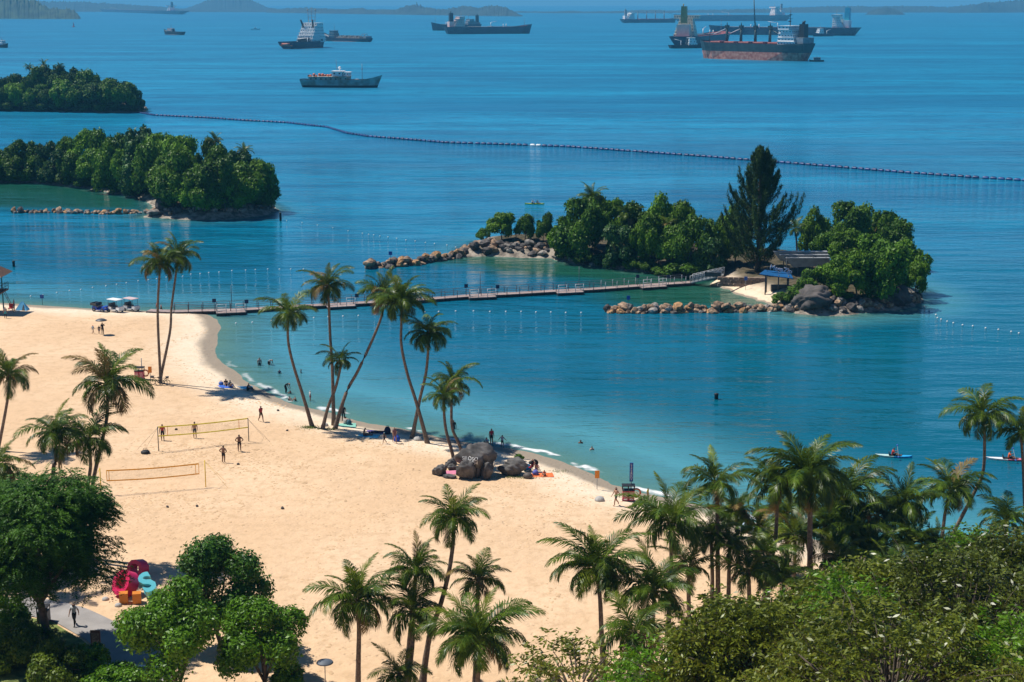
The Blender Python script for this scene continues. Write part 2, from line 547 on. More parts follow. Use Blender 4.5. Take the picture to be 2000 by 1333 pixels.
L(hh, bp.inputs['Height']); L(bp.outputs[0], b.inputs['Normal'])
# clear over the shallows: the sand shows through
tr = N('ShaderNodeBsdfTransparent'); tr.inputs['Color'].default_value = (0.62, 0.93, 0.92, 1)
mx = N('ShaderNodeMixShader')
dn = mth('ADD', depth, mth('MULTIPLY', mth('SUBTRACT', noise(0.5, 3, 0.5, pos), 0.5), 0.02))
L(maprange(dn, 0.0, 0.085, 0.22, 1.0, False), mx.inputs[0])
L(tr.outputs[0], mx.inputs[1]); L(b.outputs[0], mx.inputs[2])
# lines of foam where the wash breaks
foam = N('ShaderNodeBsdfDiffuse'); foam.inputs['Color'].default_value = (0.8, 0.8, 0.78, 1)
fn = noise(0.22, 3, 0.6, pos)
edge = mth('ABSOLUTE', mth('SUBTRACT', depth, mth('ADD', mth('MULTIPLY', fn, 0.022), -0.003)))
fm = mth('MULTIPLY', maprange(edge, 0.0, 0.0045, 1.0, 0.0), maprange(noise(0.16, 3, 0.6, pos), 0.47, 0.56))
fm = mth('MULTIPLY', fm, maprange(openn, 0.0, 0.2, 1.0, 0.0))
mx2 = N('ShaderNodeMixShader'); L(fm, mx2.inputs[0]); L(mx.outputs[0], mx2.inputs[1]); L(foam.outputs[0], mx2.inputs[2])
L(mx2.outputs[0], nt.nodes['Material Output'].inputs['Surface'])

keep = ~((H[QF] > 0.6).all(1))
used = np.unique(QF[keep]); remap = np.full(len(GP), -1); remap[used] = np.arange(len(used))
wme = npmesh('water', np.column_stack([GP[used], np.zeros(len(used))]), remap[QF[keep]], wm, True)
lag = np.maximum(np.clip((sdist(GP[used], LAG_B) + 5) / 10, 0, 1), np.clip((sdist(GP[used], LAG_C) + 5) / 9, 0, 1))
shadeside = np.clip(np.maximum(DC, D2)[used] / 9 + 1, 0, 1) * 0.5  # islet shade put into the water colour as a green ring
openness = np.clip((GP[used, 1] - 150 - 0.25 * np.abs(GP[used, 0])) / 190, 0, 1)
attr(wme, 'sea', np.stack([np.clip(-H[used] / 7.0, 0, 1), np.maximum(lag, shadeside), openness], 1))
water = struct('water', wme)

# ---- far hills across the strait
hm = mat('wooded_hillside', (0.012, 0.03, 0.03), 0.9, 0.5, 0.02, 0, col2=(0.03, 0.055, 0.05), detail=6)  # bluish base: distance haze is put into the hill colour too
hm_near = mat('wooded_headland', (0.02, 0.04, 0.018), 0.9, 0.5, 0.05, 0, col2=(0.05, 0.08, 0.03), detail=8)
def hill(profile, base_l, base_r, deep, seed, m, bumpy=1.0):
    r = np.random.RandomState(seed)
    xs = np.arange(profile[0][0], profile[-1][0] + 0.1, 1.5)
    top = np.interp(xs, [p[0] for p in profile], [p[1] for p in profile])
    base = np.interp(xs, [xs[0], xs[-1]], [base_l, base_r])
    jit = np.convolve(r.randn(len(xs) + 8), np.ones(3) / 3, 'same')[4:-4] * 0.9 * bumpy
    rows = 9
    V = []
    for k in range(rows):
        u = k / (rows - 1)
        for i, x in enumerate(xs):
            p = P(x, base[i] + 0.3)
            q = Q(x, min(top[i] + jit[i], base[i]), p.y + deep * 0.45)
            hgt = max(q.z, 1.0)
            s = math.sin(math.pi * min(u / 0.9, 1.0)) ** 0.8 if u < 0.9 else 0.0
            yy = p.y + deep * u
            V.append((p.x * yy / p.y, yy, hgt * s * (1 + 0.08 * r.randn() * (0 < u < 0.85)) - 1.0))
    n = len(xs)
    i2, j2 = np.meshgrid(np.arange(n - 1), np.arange(rows - 1))
    q = (j2 * n + i2).ravel()
    return struct('hill', npmesh('hill', np.array(V), np.stack([q, q + 1, q + n + 1, q + n], 1), m, True))
hill([(940, 27), (1000, 26), (1050, 24), (1100, 22), (1120, 21), (1140, 23), (1200, 22), (1250, 20), (1280, 19), (1300, 21), (1400, 19), (1450, 18), (1500, 17), (1560, 14), (1600, 13),
      (1660, 12), (1700, 13), (1760, 12), (1800, 12), (1850, 14), (1900, 9), (1940, 5), (1980, 1), (2060, -4), (2120, 0)], 26.5, 24, 1600, 1, hm, 0.5)
hill([(-150, 12), (60, 2), (160, 4), (230, 8), (300, 12), (340, 16), (380, 19), (430, 20.5), (560, 19), (760, 18.5), (960, 21.5), (1100, 23.5)], 22.5, 25.5, 1500, 2, hm, 0.5)
hill([(336, 20), (360, 17), (380, 11), (400, 3), (420, -4), (450, -8), (480, -4), (505, 6), (520, 14), (535, 17), (560, 20)], 21.5, 21.5, 1800, 3, hm, 0.4)
hill([(520, 19), (530, 16), (545, 18), (565, 16), (600, 15), (640, 17), (680, 18), (690, 16), (705, 16), (720, 19), (760, 20), (775, 18), (790, 13), (800, 10), (815, 9), (830, 14), (845, 17),
      (870, 18), (890, 15), (905, 11), (920, 12), (935, 17), (950, 11), (965, 10), (985, 13), (1000, 20), (1012, 27), (1022, 31)], 25, 32.5, 700, 4, hm, 0.7)
hill([(1690, 28), (1702, 20), (1715, 16), (1730, 14.5), (1745, 17), (1757, 22), (1768, 28)], 29, 29, 350, 5, hm, 0.6)
hill([(1850, 24), (1880, 18), (1900, 12), (1915, 6), (1930, 4), (1945, 8), (1955, 11), (1975, 17), (1990, 22), (2040, 20)], 25.5, 24.5, 500, 6, hm, 0.7)
hill([(-260, -20), (0, -8), (45, -4), (62, 0), (75, 3), (85, 9), (100, 16), (112, 15), (122, 18), (132, 17), (145, 20), (152, 26), (158, 35)], 36, 37.5, 300, 8, hm_near, 1.5)

# ---- the air: one even, pale haze over the strait
hz = bpy.data.materials.new('haze_air')
hz.use_nodes = True
hn = hz.node_tree
for n in list(hn.nodes):
    if n.type != 'OUTPUT_MATERIAL':
        hn.nodes.remove(n)
pv = hn.nodes.new('ShaderNodeVolumePrincipled')
pv.inputs['Color'].default_value = (0.16, 0.60, 1.0, 1)
pv.inputs['Density'].default_value = 0.00011
pv.inputs['Anisotropy'].default_value = 0.0
hn.links.new(pv.outputs[0], [n for n in hn.nodes if n.type == 'OUTPUT_MATERIAL'][0].inputs['Volume'])
hb = MB().box((0, 11750, 80), (49000, 24600, 180))
haze = struct('haze', hb.mesh('haze', hz), 'stuff')
# ------------------------------------------------------------------ palms
def frond_mesh(age, seed, mtl):
    """one feather leaf, growing along +X from the crown; age 0 upright spear, 1 old and hanging"""
    r = random.Random(seed)
    e0 = math.radians(82 - 92 * age + r.uniform(-5, 5))
    droop = math.radians(52 + 78 * (age ** 0.7) + r.uniform(-14, 14)) if age > 0.06 else math.radians(14)
    Lf = 3.3 * (0.72 + 0.34 * math.sin(math.pi * min(1, age + 0.25)))
    nseg = 10
    pts, tans = [Vector((0.08, 0, 0))], []
    for i in range(nseg):
        s = (i + 0.5) / nseg
        e = e0 - droop * s ** 1.35
        t = Vector((math.cos(e), 0, math.sin(e)))
        tans.append(t)
        pts.append(pts[-1] + t * Lf / nseg)
    tans.append(tans[-1])
    mb = MB()
    mb.tube(pts, [0.045 * (1 - 0.85 * i / nseg) for i in range(nseg + 1)], 4, 1)
    nl = 62
    twist = r.uniform(-0.25, 0.25)
    for k in range(nl):
        s = 0.10 + 0.90 * (k + 0.5) / nl
        f = s * nseg; i = min(int(f), nseg - 1); u = f - i
        p = pts[i].lerp(pts[i + 1], u); t = tans[i]
        up = Vector((-t.z, 0, t.x))
        ln = 1.12 * math.sin(math.pi * (0.16 + 0.80 * s)) ** 0.7 * (0.55 + 0.45 * min(1, age * 3 + 0.15))
        ang = math.radians(62 - 38 * s) * (0.45 + 0.55 * min(1, age * 3 + 0.1))
        for sd in (-1, 1):
            if r.random() < 0.05:
                continue
            a = ang + r.uniform(-0.12, 0.12)
            lift = 0.35 - 0.9 * age + r.uniform(-0.2, 0.2) + sd * twist
            side = Vector((0, sd, 0)) * math.cos(lift) + up * math.sin(lift)
            d = (t * math.cos(a) + side * math.sin(a)).normalized()
            d2 = (d + Vector((0, 0, -0.45 - 0.75 * age + r.uniform(-.15, .15)))).normalized()
            l = ln * r.uniform(0.85, 1.1)
            m1 = p + d * l * 0.5; tip = m1 + d2 * l * 0.5
            w = t * 0.035
            o = len(mb.v)
            mb.v.extend([tuple(p - w * 0.6), tuple(p + w * 0.6), tuple(m1 + w), tuple(m1 - w), tuple(tip)])
            mb.f.extend([(o, o + 1, o + 2, o + 3), (o + 3, o + 2, o + 4)])
            mb.m.extend([0, 0]); mb.sm.extend([True, True])
    return mb.mesh('frond', [mtl, M['frond_y']])

AGES = [0.07, 0.18, 0.29, 0.41, 0.53, 0.65, 0.78, 0.92]
FR = {k: [[frond_mesh(a, 100 * i + j, M[k]) for j in range(2)] for i, a in enumerate(AGES)] for k in ('frond',)}
FR['frond_y'] = [[frond_mesh(a, 900 + i, M['frond_y'])] for i, a in enumerate(AGES)]
FR['frond_d'] = [[frond_mesh(a, 990 + i, M['frond_d'])] for i, a in enumerate(AGES)]
_nut = MB()
for k in range(7):
    g = k * 0.9
    _nut.ball((0.2 * math.cos(g), 0.2 * math.sin(g), -0.18 - 0.07 * (k % 3)), 0.12, 5, 0, (1, 1, 1.2))
_nut.ball((0, 0, -0.05), 0.2, 6, 1, (1, 1, 1.6))
NUTS = _nut.mesh('coconut_cluster', [mat('coconut_husk', (0.16, 0.10, 0.04), 0.7, 0.3, 4), mat('leaf_sheath', (0.12, 0.085, 0.05), 0.9, 0.4, 6)])

def palm(label, trunk_px, rad_px, base_px, group, seed, n=22, dry=0.0, young=0.0, girth=1.0, base_z=None):
    """trunk_px: pixels from the crown down to just above the base; the trunk stands in the base's own distance, leaning a little in depth"""
    r = random.Random(seed)
    b = G(*base_px) if base_z is None else P(*base_px, base_z)
    o = thing('palm_tree', label, 'palm tree', b, 0, group)
    lean = r.uniform(-1.2, 1.2)
    npt = len(trunk_px)
    pts = [Vector((0, 0, -0.25))]
    ztop = Q(*trunk_px[0], b.y).z - b.z
    for (x, y) in reversed(trunk_px):
        q = Q(x, y, b.y)
        u = max(0.0, (q.z - b.z) / max(ztop, 0.1))
        q = Q(x, y, b.y + lean * u * u)
        pts.append(q - b)
    # smooth the line
    fine = []
    for i in range(len(pts) - 1):
        p0, p1, p2, p3 = pts[max(i - 1, 0)], pts[i], pts[i + 1], pts[min(i + 2, len(pts) - 1)]
        for k in range(5):
            t = k / 5
            fine.append(0.5 * ((2 * p1) + (p2 - p0) * t + (2 * p0 - 5 * p1 + 4 * p2 - p3) * t * t + (3 * p1 - p0 - 3 * p2 + p3) * t ** 3))
    fine.append(pts[-1])
    nf = len(fine)
    rads = []
    for i in range(nf):
        u = i / (nf - 1)
        rads.append(girth * (0.175 - 0.065 * u + 0.13 * math.exp(-u * 14)) * (1.0 + 0.05 * (i % 2)))
    mb = MB().tube(fine, rads, 8)
    part('trunk', mb, M['trunk_palm'], o)
    top = fine[-1]
    sc = rad_px / ppm(b.y, b.z + top.z) / 2.72
    nu = link('coconut_cluster', NUTS, o, top, r.uniform(0, 6), 1.0 * min(1.1, sc))
    az = r.uniform(0, 6.28)
    tx, ty_ = r.uniform(-.16, .16), r.uniform(-.16, .16)
    pw = r.uniform(0.65, 1.15)
    n = max(10, n + r.randint(-4, 5))
    for i in range(n):
        u = (i + 0.5) / n
        age = u ** pw
        ai = min(len(AGES) - 1, int(age * len(AGES)))
        az += 2.39996 + r.uniform(-0.2, 0.2)
        kind = 'frond'
        if r.random() < dry + (0.45 if u > 0.9 else 0.03): kind = 'frond_d'
        elif r.random() < young + (0.3 if u < 0.12 else 0.0): kind = 'frond_y'
        f = link('frond', r.choice(FR[kind][ai]), o, top + Vector((0, 0, 0.05)))
        f.rotation_euler = (Matrix.Rotation(tx, 3, 'X') @ Matrix.Rotation(ty_, 3, 'Y') @ Matrix.Rotation(az, 3, 'Z') @ Matrix.Rotation(r.uniform(-.22, .22), 3, 'X') @ Matrix.Rotation(r.uniform(-.14, .14), 3, 'Y')).to_euler()
        s = sc * r.uniform(0.78, 1.14)
        f.scale = (s, s, s)
    return o

GB = 'slender palms standing along the beach'
palm('tall slender palm beside the bicycles, the straight one of the pair', [(313, 516), (311, 545), (308, 616), (313, 732)], 50, (313, 749), GB, 1)
palm('tall slender palm beside the bicycles, the leaning one of the pair', [(347, 503), (343, 540), (335, 600), (333, 640), (326, 680), (315, 732)], 48, (313, 748), GB, 2)
palm('slim palm with a backward curving trunk, left end of the beach row', [(564, 614), (562, 643), (564, 675), (574, 717), (592, 774)], 55, (611, 834), GB, 3)
palm('tallest upright palm standing between two crossing trunks on the beach', [(640, 560), (642, 585), (645, 660), (649, 720)], 54, (652, 831), GB, 4)
palm('strongly leaning palm with brownish crown reaching over the bay', [(746, 575), (748, 606), (733, 651), (700, 723), (676, 768)], 52, (653, 838), GB, 5, dry=0.35)
palm('dense palm of the crossing pair, leaning away to the left', [(784, 592), (784, 630), (784, 675), (796, 732), (814, 789)], 60, (836, 866), GB, 6, n=26)
palm('short thin palm crossing in front of the tallest beach palm', [(666, 706), (664, 723), (655, 759), (640, 798)], 38, (629, 838), GB, 7)
palm('palm of the crossing pair with long drooping fronds, leaning right', [(838, 652), (837, 675), (832, 729), (820, 780)], 54, (804, 856), GB, 8)
palm('small palm with thin bent trunk left of the big boulder', [(868, 775), (867, 800), (871, 840), (882, 880)], 42, (889, 906), GB, 9, n=18)
palm('palm rising from behind the big boulder at the water edge', [(884, 748), (882, 780), (883, 834), (896, 866)], 50, (905, 886), GB, 10)
GL = 'palms beside the volleyball courts'
palm('palm cut by the left picture edge with long arching fronds', [(18, 735), (16, 772), (4, 840)], 66, (-6, 880), GL, 11)
palm('large palm with wide hanging fronds over the volleyball courts', [(209, 752), (210, 785), (208, 821), (195, 881), (182, 941), (178, 1000)], 84, (176, 1092), GL, 112, n=24, dry=0.12)
palm('leftmost of the two lower palms beneath the wide hanging palm', [(109, 848), (109, 902), (104, 928)], 68, (103, 1110), GL, 13)
palm('right one of the two lower palms beneath the wide hanging palm', [(173, 858), (177, 907), (172, 946), (166, 1000)], 78, (160, 1096), GL, 14)
palm('low palm half outside the left picture edge below the others', [(-4, 908), (-6, 960)], 55, (-8, 1160), GL, 15)
GC = 'palms in the middle foreground on the sand'
palm('tall palm with a slanting S-shaped trunk in the middle foreground', [(886, 1016), (885, 1060), (876, 1121), (859, 1186), (839, 1243)], 74, (824, 1335), GC, 16, n=24)
palm('palm with a dense crown left of the slanting S-shaped trunk', [(812, 1116), (808, 1180), (800, 1250)], 62, (792, 1340), GC, 17)
palm('leftmost palm of the middle foreground, standing alone on straight trunk', [(697, 1176), (701, 1226), (700, 1290)], 88, (699, 1345), GC, 18, n=24)
palm('palm with small round crown right of the slanting S-shaped trunk', [(934, 1136), (932, 1200), (930, 1260)], 62, (929, 1335), GC, 19)
palm('broad palm whose crown hides the foot of the slanting trunk', [(806, 1196), (806, 1254), (800, 1310)], 82, (796, 1362), GC, 20)
palm('nearest broad palm at the bottom edge with pale arching ribs', [(935, 1250), (934, 1300)], 100, (930, 1400), GC, 21, n=26, young=0.15)
palm('low young palm at the bottom edge beside the nearest broad palm', [(780, 1318), (778, 1350)], 62, (776, 1400), GC, 22, n=14, young=0.4)
GR = 'palms of the grove on the right'
palm('big palm with pale yellow fronds at the left front of the grove', [(1166, 1112), (1172, 1172), (1175, 1240)], 98, (1180, 1335), GR, 23, n=26, young=0.12)
palm('wide feathery palm above the sand at the left of the grove', [(1309, 1022), (1311, 1088), (1308, 1160)], 96, (1305, 1240), GR, 24, n=26)
palm('palm standing before the waterline at the left of the grove', [(1397, 944), (1401, 980), (1401, 1050), (1402, 1110)], 72, (1403, 1212), GR, 25)
palm('tallest dark palm of the grove with a thick straight trunk', [(1580, 930), (1582, 977), (1582, 1060), (1582, 1134)], 104, (1584, 1185), GR, 26, n=28, girth=1.35)
palm('palm with a curved trunk just left of the tallest dark palm', [(1518, 952), (1518, 985), (1514, 1056), (1502, 1120)], 70, (1490, 1178), GR, 27)
palm('heavy drooping palm just right of the tallest dark palm', [(1650, 976), (1648, 1030)], 86, (1642, 1115), GR, 28, n=24)
palm('round palm between the heavy drooping palm and the twin trunks', [(1765, 984), (1760, 1040)], 80, (1756, 1122), GR, 29, n=24)
palm('palm with the shorter of the twin trunks beside the water', [(1857, 957), (1847, 996), (1840, 1050)], 74, (1834, 1090), GR, 30)
palm('tall palm with bent trunk rising above the right of the grove', [(1921, 813), (1923, 858), (1920, 922), (1902, 964), (1868, 1030)], 68, (1846, 1076), GR, 31)
palm('palm at the right picture edge above the pink paddle board', [(1994, 846), (1999, 920), (2002, 1000)], 62, (2006, 1090), GR, 32)
palm('small palm in front of the white inflatable, left of the curved trunk', [(1438, 1002), (1440, 1050)], 50, (1442, 1110), GR, 33)
palm('lower palm with three bare trunks around it, the right one', [(1425, 1058), (1424, 1110), (1423, 1160)], 58, (1422, 1212), GR, 34)
palm('lower palm with three bare trunks around it, the left one', [(1388, 1046), (1391, 1110), (1391, 1160)], 52, (1390, 1212), GR, 35)
palm('low bright palm at the foot of the tallest dark palm', [(1553, 1048), (1552, 1090)], 70, (1550, 1150), GR, 36, n=20, young=0.3)
palm('low bushy palm below the heavy drooping palm', [(1704, 1076), (1702, 1110)], 76, (1700, 1160), GR, 37, n=22, young=0.2)
palm('low bushy palm below the round palm near the water', [(1780, 1066), (1780, 1100)], 70, (1782, 1150), GR, 38, n=22)
palm('near palm in front of the wide feathery palm, fronds pale', [(1278, 1156), (1275, 1220), (1272, 1270)], 92, (1270, 1335), GR, 39, n=24, young=0.1)
palm('palm at the far right between the water and the dark trees', [(1964, 1020), (1965, 1060)], 62, (1966, 1120), GR, 40)
palm('low palm behind the curved trunk beside the white inflatable', [(1536, 1006), (1537, 1060)], 56, (1538, 1125), GR, 41, n=18, young=0.3)
palm('low palm in front of the curved trunk above the leafy trees', [(1497, 1090), (1499, 1130)], 60, (1500, 1185), GR, 43, n=18)
palm('low dark palm between the tallest palm and the leafy trees', [(1636, 1090), (1633, 1130)], 72, (1630, 1185), GR, 44, n=20)
palm('bottom palm half hidden behind leafy branches at the grove corner', [(1238, 1236), (1244, 1290)], 84, (1248, 1390), GR, 45, n=22)

palm('low palm filling the gap before the three bare trunks', [(1462, 1118), (1463, 1150)], 62, (1464, 1215), GR, 49, n=20)
palm('low palm between the wide feathery palm and the bare trunks', [(1345, 1112), (1345, 1160)], 66, (1346, 1228), GR, 50, n=20)
palm('bushy palm in the middle of the grove under the heavy palm', [(1668, 1040), (1667, 1080)], 72, (1666, 1140), GR, 51, n=22)
palm('bushy palm in the grove between round and heavy palms', [(1712, 1010), (1712, 1050)], 70, (1711, 1118), GR, 52, n=22)
palm('low palm near the foot of the twin trunks', [(1830, 1072), (1830, 1100)], 62, (1832, 1150), GR, 53, n=20)
palm('low palm behind the curved trunk at the grove waterline', [(1478, 1030), (1479, 1070)], 56, (1480, 1120), GR, 54, n=18, young=0.2)
palm('feathery palm right of the tallest trunk, low in the grove', [(1612, 1030), (1612, 1070)], 70, (1612, 1130), GR, 55, n=22)
palm('low palm at the front of the grove above the bank', [(1530, 1130), (1531, 1170)], 66, (1532, 1230), GR, 56, n=20)
palm('low palm right of centre at the front of the grove', [(1735, 1126), (1735, 1170)], 70, (1736, 1230), GR, 57, n=20)
palm('palm poking through the bank canopy near the right edge', [(1936, 1192), (1938, 1260)], 84, (1940, 1440), GR, 46, n=22)
palm('palm poking through the bank canopy below the twin trunks', [(1815, 1168), (1816, 1240)], 80, (1818, 1400), GR, 47, n=22)
palm('dark palm poking through the canopy below the tallest palm', [(1600, 1172), (1600, 1240)], 76, (1602, 1380), GR, 48, n=20)

# ------------------------------------------------------------------ broadleaf trees
def leaves_mesh(name, pos, nrm, size, rs, mtl, aspect=0.5, dirs=None):
    """a rhombic leaf at each point"""
    n = len(pos)
    nrm = nrm / np.linalg.norm(nrm, axis=1, keepdims=True)
    t = rs.randn(n, 3) if dirs is None else dirs
    t = t - (t * nrm).sum(1, keepdims=True) * nrm
    t /= np.linalg.norm(t, axis=1, keepdims=True) + 1e-9
    s = np.cross(nrm, t)
    size = size[:, None]
    v = np.empty((n, 4, 3))
    v[:, 0] = pos - t * size * 0.5
    v[:, 1] = pos + s * size * aspect * 0.5 - nrm * size * 0.06
    v[:, 2] = pos + t * size * 0.5 - nrm * size * 0.12
    v[:, 3] = pos - s * size * aspect * 0.5 - nrm * size * 0.06
    return npmesh(name, v.reshape(-1, 3), np.arange(n * 4).reshape(n, 4), mtl)

def crown_points(rs, lobes, n, flat=0.8, bias=0.35, reach=1.0, low=-0.7, lobe=(0.22, 0.42)):
    """points spread over the skins of overlapping lobes inside a unit crown centred at the origin"""
    d = rs.randn(lobes * 3, 3); d /= np.linalg.norm(d, axis=1, keepdims=True)
    d = d[d[:, 2] > low][:lobes]
    k = len(d)
    c = d * rs.uniform(0.42, 0.78, (k, 1)) * reach
    c[:, 2] *= flat
    lr = rs.uniform(*lobe, k)
    w = lr ** 2; w /= w.sum()
    which = rs.choice(k, n, p=w)
    e = rs.randn(n, 3) + d[which] * 0.55 + np.array([0, 0, bias])
    e /= np.linalg.norm(e, axis=1, keepdims=True)
    rad = lr[which] * (0.55 + 0.45 * rs.rand(n) ** 0.45) * (1 + 0.16 * rs.randn(n).clip(-1.5, 1.5))
    p = c[which] + e * rad[:, None] * np.array([1, 1, 0.85])
    nr = e + 0.55 * rs.randn(n, 3) + np.array([0, 0, 0.25])
    return p, nr

def make_crown(seed, lobes, n, leaf, mtl, flat=0.8, aspect=0.55, bias=0.35):
    rs = np.random.RandomState(seed)
    p, nr = crown_points(rs, lobes, n, flat, bias)
    return leaves_mesh('crown', p, nr, leaf * rs.uniform(0.6, 1.35, n), rs, mtl, aspect)

def trunk_mesh(seed, limbs=5, h=1.0, spread=0.55):
    """unit tree: trunk from z=0 to the crown; crown centre at z=1"""
    r = random.Random(seed)
    mb = MB()
    fork = Vector((r.uniform(-.05, .05), r.uniform(-.05, .05), 0.55))
    mb.tube([(0, 0, -0.12), (0.01, 0, 0.25), fork], [0.055, 0.042, 0.036], 7)
    for k in range(limbs):
        g = 6.28 * k / limbs + r.uniform(-.4, .4)
        e = Vector((math.cos(g) * spread * r.uniform(.6, 1), math.sin(g) * spread * r.uniform(.6, 1), r.uniform(0.95, 1.25)))
        mid = fork.lerp(e, 0.5) + Vector((r.uniform(-.06, .06), r.uniform(-.06, .06), -0.06))
        mb.tube([fork - Vector((0, 0, .03)), mid, e], [0.030, 0.021, 0.007], 5)
    return mb.mesh('trunk', M['bark'])

TRUNKS = [trunk_mesh(s) for s in range(4)]
LM = {
    'dark': leaf_mat('leaves_dark', (0.022, 0.070, 0.004), (0.080, 0.175, 0.012), 2.2, 0.5, 0.15, 0.4, 0.3),
    'mid': leaf_mat('leaves_mid', (0.036, 0.105, 0.004), (0.125, 0.25, 0.014), 2.2, 0.5, 0.18, 0.4, 0.3),
    'blue': leaf_mat('leaves_bluish', (0.016, 0.060, 0.018), (0.060, 0.145, 0.040), 2.2, 0.55, 0.1, 0.5, 0.25),
    'bright': leaf_mat('leaves_bright', (0.030, 0.085, 0.008), (0.10, 0.22, 0.02), 2.5, 0.45, 0.25, 0.5, 0.15),
    'far': leaf_mat('leaves_far', (0.015, 0.048, 0.006), (0.050, 0.115, 0.014), 2.2, 0.6, 0.1, 0.3, 0.3),
}
CR = {k: [make_crown(10 * i + j, 16 + 4 * (j % 3), 7000, 0.125, LM[k], 0.85) for j in range(3)] for i, k in enumerate(('dark', 'mid', 'far'))}
CR['blue'] = [make_crown(77, 18, 6000, 0.14, LM['blue'], 0.85)]
CR['bright'] = [make_crown(88 + j, 16, 6000, 0.13, LM['bright'], 0.8) for j in range(2)]

def tree(name, label, cat, px, by, ty, wpx, kind, group, seed, depth=1.0):
    """base pixel, top pixel row and crown width in pixels -> a tree of that real size on the ground"""
    r = random.Random(seed)
    b = G(px, by)
    top = Q(px, ty, b.y)
    ht = top.z - b.z
    rx = wpx / 2 / ppm(b.y, b.z + ht * 0.6)
    rz = min(ht * 0.56, rx * 2.3)
    o = thing(name, label, cat, b, 0, group)
    cz = ht - rz * 0.95
    t = link('trunk', r.choice(TRUNKS), o, (0, 0, 0), r.uniform(0, 6.28))
    t.scale = (max(rx, cz * 0.6), max(rx, cz * 0.6), cz)
    c = link('crown', r.choice(CR[kind]), o, (0, 0, cz), r.uniform(0, 6.28))
    c.scale = (rx * 1.1, rx * 1.1 * depth, rz * 1.12)
    return o

def row(lst, where, rowname, kinds, group, seed, adj):
    lst = sorted(lst)
    for i, (px, by, ty, w) in enumerate(lst):
        k = kinds[(seed + i * 7) % len(kinds)]
        look = {'dark': 'dark green', 'mid': 'mid green', 'blue': 'bluish green', 'far': 'dusky green', 'bright': 'bright green'}[k]
        od = ORD[i] if i < 20 else 'last'
        tree('broadleaf_tree', f'{look} {adj} tree on {where}, {rowname} row, {od} from left', 'tree', px, by, ty, w, k, group, seed * 50 + i)

row([(-30, 205, 150, 50), (15, 205, 140, 50), (45, 205, 133, 55), (80, 205, 130, 60), (115, 205, 132, 55), (145, 207, 132, 50), (175, 208, 138, 55), (205, 209, 143, 55), (235, 212, 150, 45), (257, 214, 166, 40)],
    'the farthest islet', 'back', ['far', 'dark', 'far'], 'trees on the farthest islet', 1, 'round')
row([(-25, 213, 165, 45), (10, 213, 160, 45), (40, 214, 158, 50), (75, 215, 165, 50), (100, 216, 165, 45), (130, 217, 155, 60), (160, 217, 155, 60), (190, 218, 152, 65), (220, 218, 155, 60), (248, 218, 163, 50), (268, 218, 186, 30)],
    'the farthest islet', 'front', ['far', 'mid', 'dark'], 'trees on the farthest islet', 2, 'bushy')
GBT = 'trees on the left islet behind the rock breakwater'
row([(-15, 345, 285, 55), (20, 345, 285, 50), (50, 350, 275, 60), (95, 352, 275, 50), (130, 350, 262, 55), (170, 352, 246, 70), (203, 352, 255, 60), (240, 362, 258, 70), (280, 366, 247, 80), (320, 368, 252, 70), (365, 375, 257, 80), (402, 380, 265, 62),
     (440, 388, 285, 70), (470, 393, 292, 70), (500, 398, 305, 70), (520, 402, 325, 46)], 'the left islet', 'back', ['dark', 'mid', 'dark', 'mid', 'blue'], GBT, 3, 'tall')
row([(-10, 354, 300, 55), (40, 355, 300, 60), (80, 356, 300, 60), (120, 360, 290, 65), (150, 365, 300, 60), (185, 370, 290, 60), (215, 377, 275, 65), (245, 381, 290, 55), (270, 385, 300, 70), (298, 386, 280, 70), (326, 395, 306, 72), (355, 402, 290, 84)],
    'the left islet', 'front', ['blue', 'mid', 'dark', 'mid', 'mid'], GBT, 4, 'spreading')
row([(340, 408, 333, 70), (385, 411, 315, 92), (380, 414, 350, 60), (420, 411, 300, 90), (440, 413, 335, 82), (478, 409, 318, 90), (508, 406, 330, 66)], 'the left islet point', 'outermost', ['mid', 'mid', 'dark'], GBT, 5, 'low')
GCT = 'trees on the islet at the end of the bridge'
row([(980, 471, 415, 56), (1026, 470, 420, 42), (1061, 472, 413, 40)], 'the bare islet end', 'separate', ['mid', 'dark', 'dark'], GCT, 6, 'small round')
row([(1108, 496, 425, 56), (1158, 484, 372, 74), (1196, 492, 390, 60), (1245, 496, 398, 80), (1292, 498, 378, 72), (1327, 503, 384, 62), (1400, 514, 425, 56), (1436, 515, 398, 64)], 'the islet left of the conifer', 'back', ['mid', 'dark', 'mid'], GCT, 7, 'tall')
row([(1092, 503, 440, 46), (1135, 513, 392, 92), (1210, 524, 436, 76), (1268, 528, 418, 72), (1312, 532, 440, 66), (1350, 535, 425, 78), (1384, 540, 462, 66)], 'the islet left of the conifer', 'front', ['mid', 'mid', 'blue', 'dark'], GCT, 8, 'bushy')
row([(1588, 500, 404, 58), (1650, 506, 398, 88), (1690, 522, 400, 82), (1720, 526, 404, 62), (1746, 540, 432, 80), (1772, 560, 470, 80)], 'the islet right of the conifer', 'back', ['mid', 'dark', 'mid'], GCT, 9, 'tall')
row([(1606, 520, 455, 56), (1650, 545, 450, 84), (1700, 560, 462, 88)], 'the islet right of the conifer', 'middle', ['dark', 'mid'], GCT, 10, 'dense')
row([(1628, 578, 498, 72), (1672, 584, 490, 80), (1732, 588, 478, 96), (1788, 580, 512, 54)], 'the islet right of the conifer', 'front', ['mid', 'dark', 'mid'], GCT, 11, 'broad')

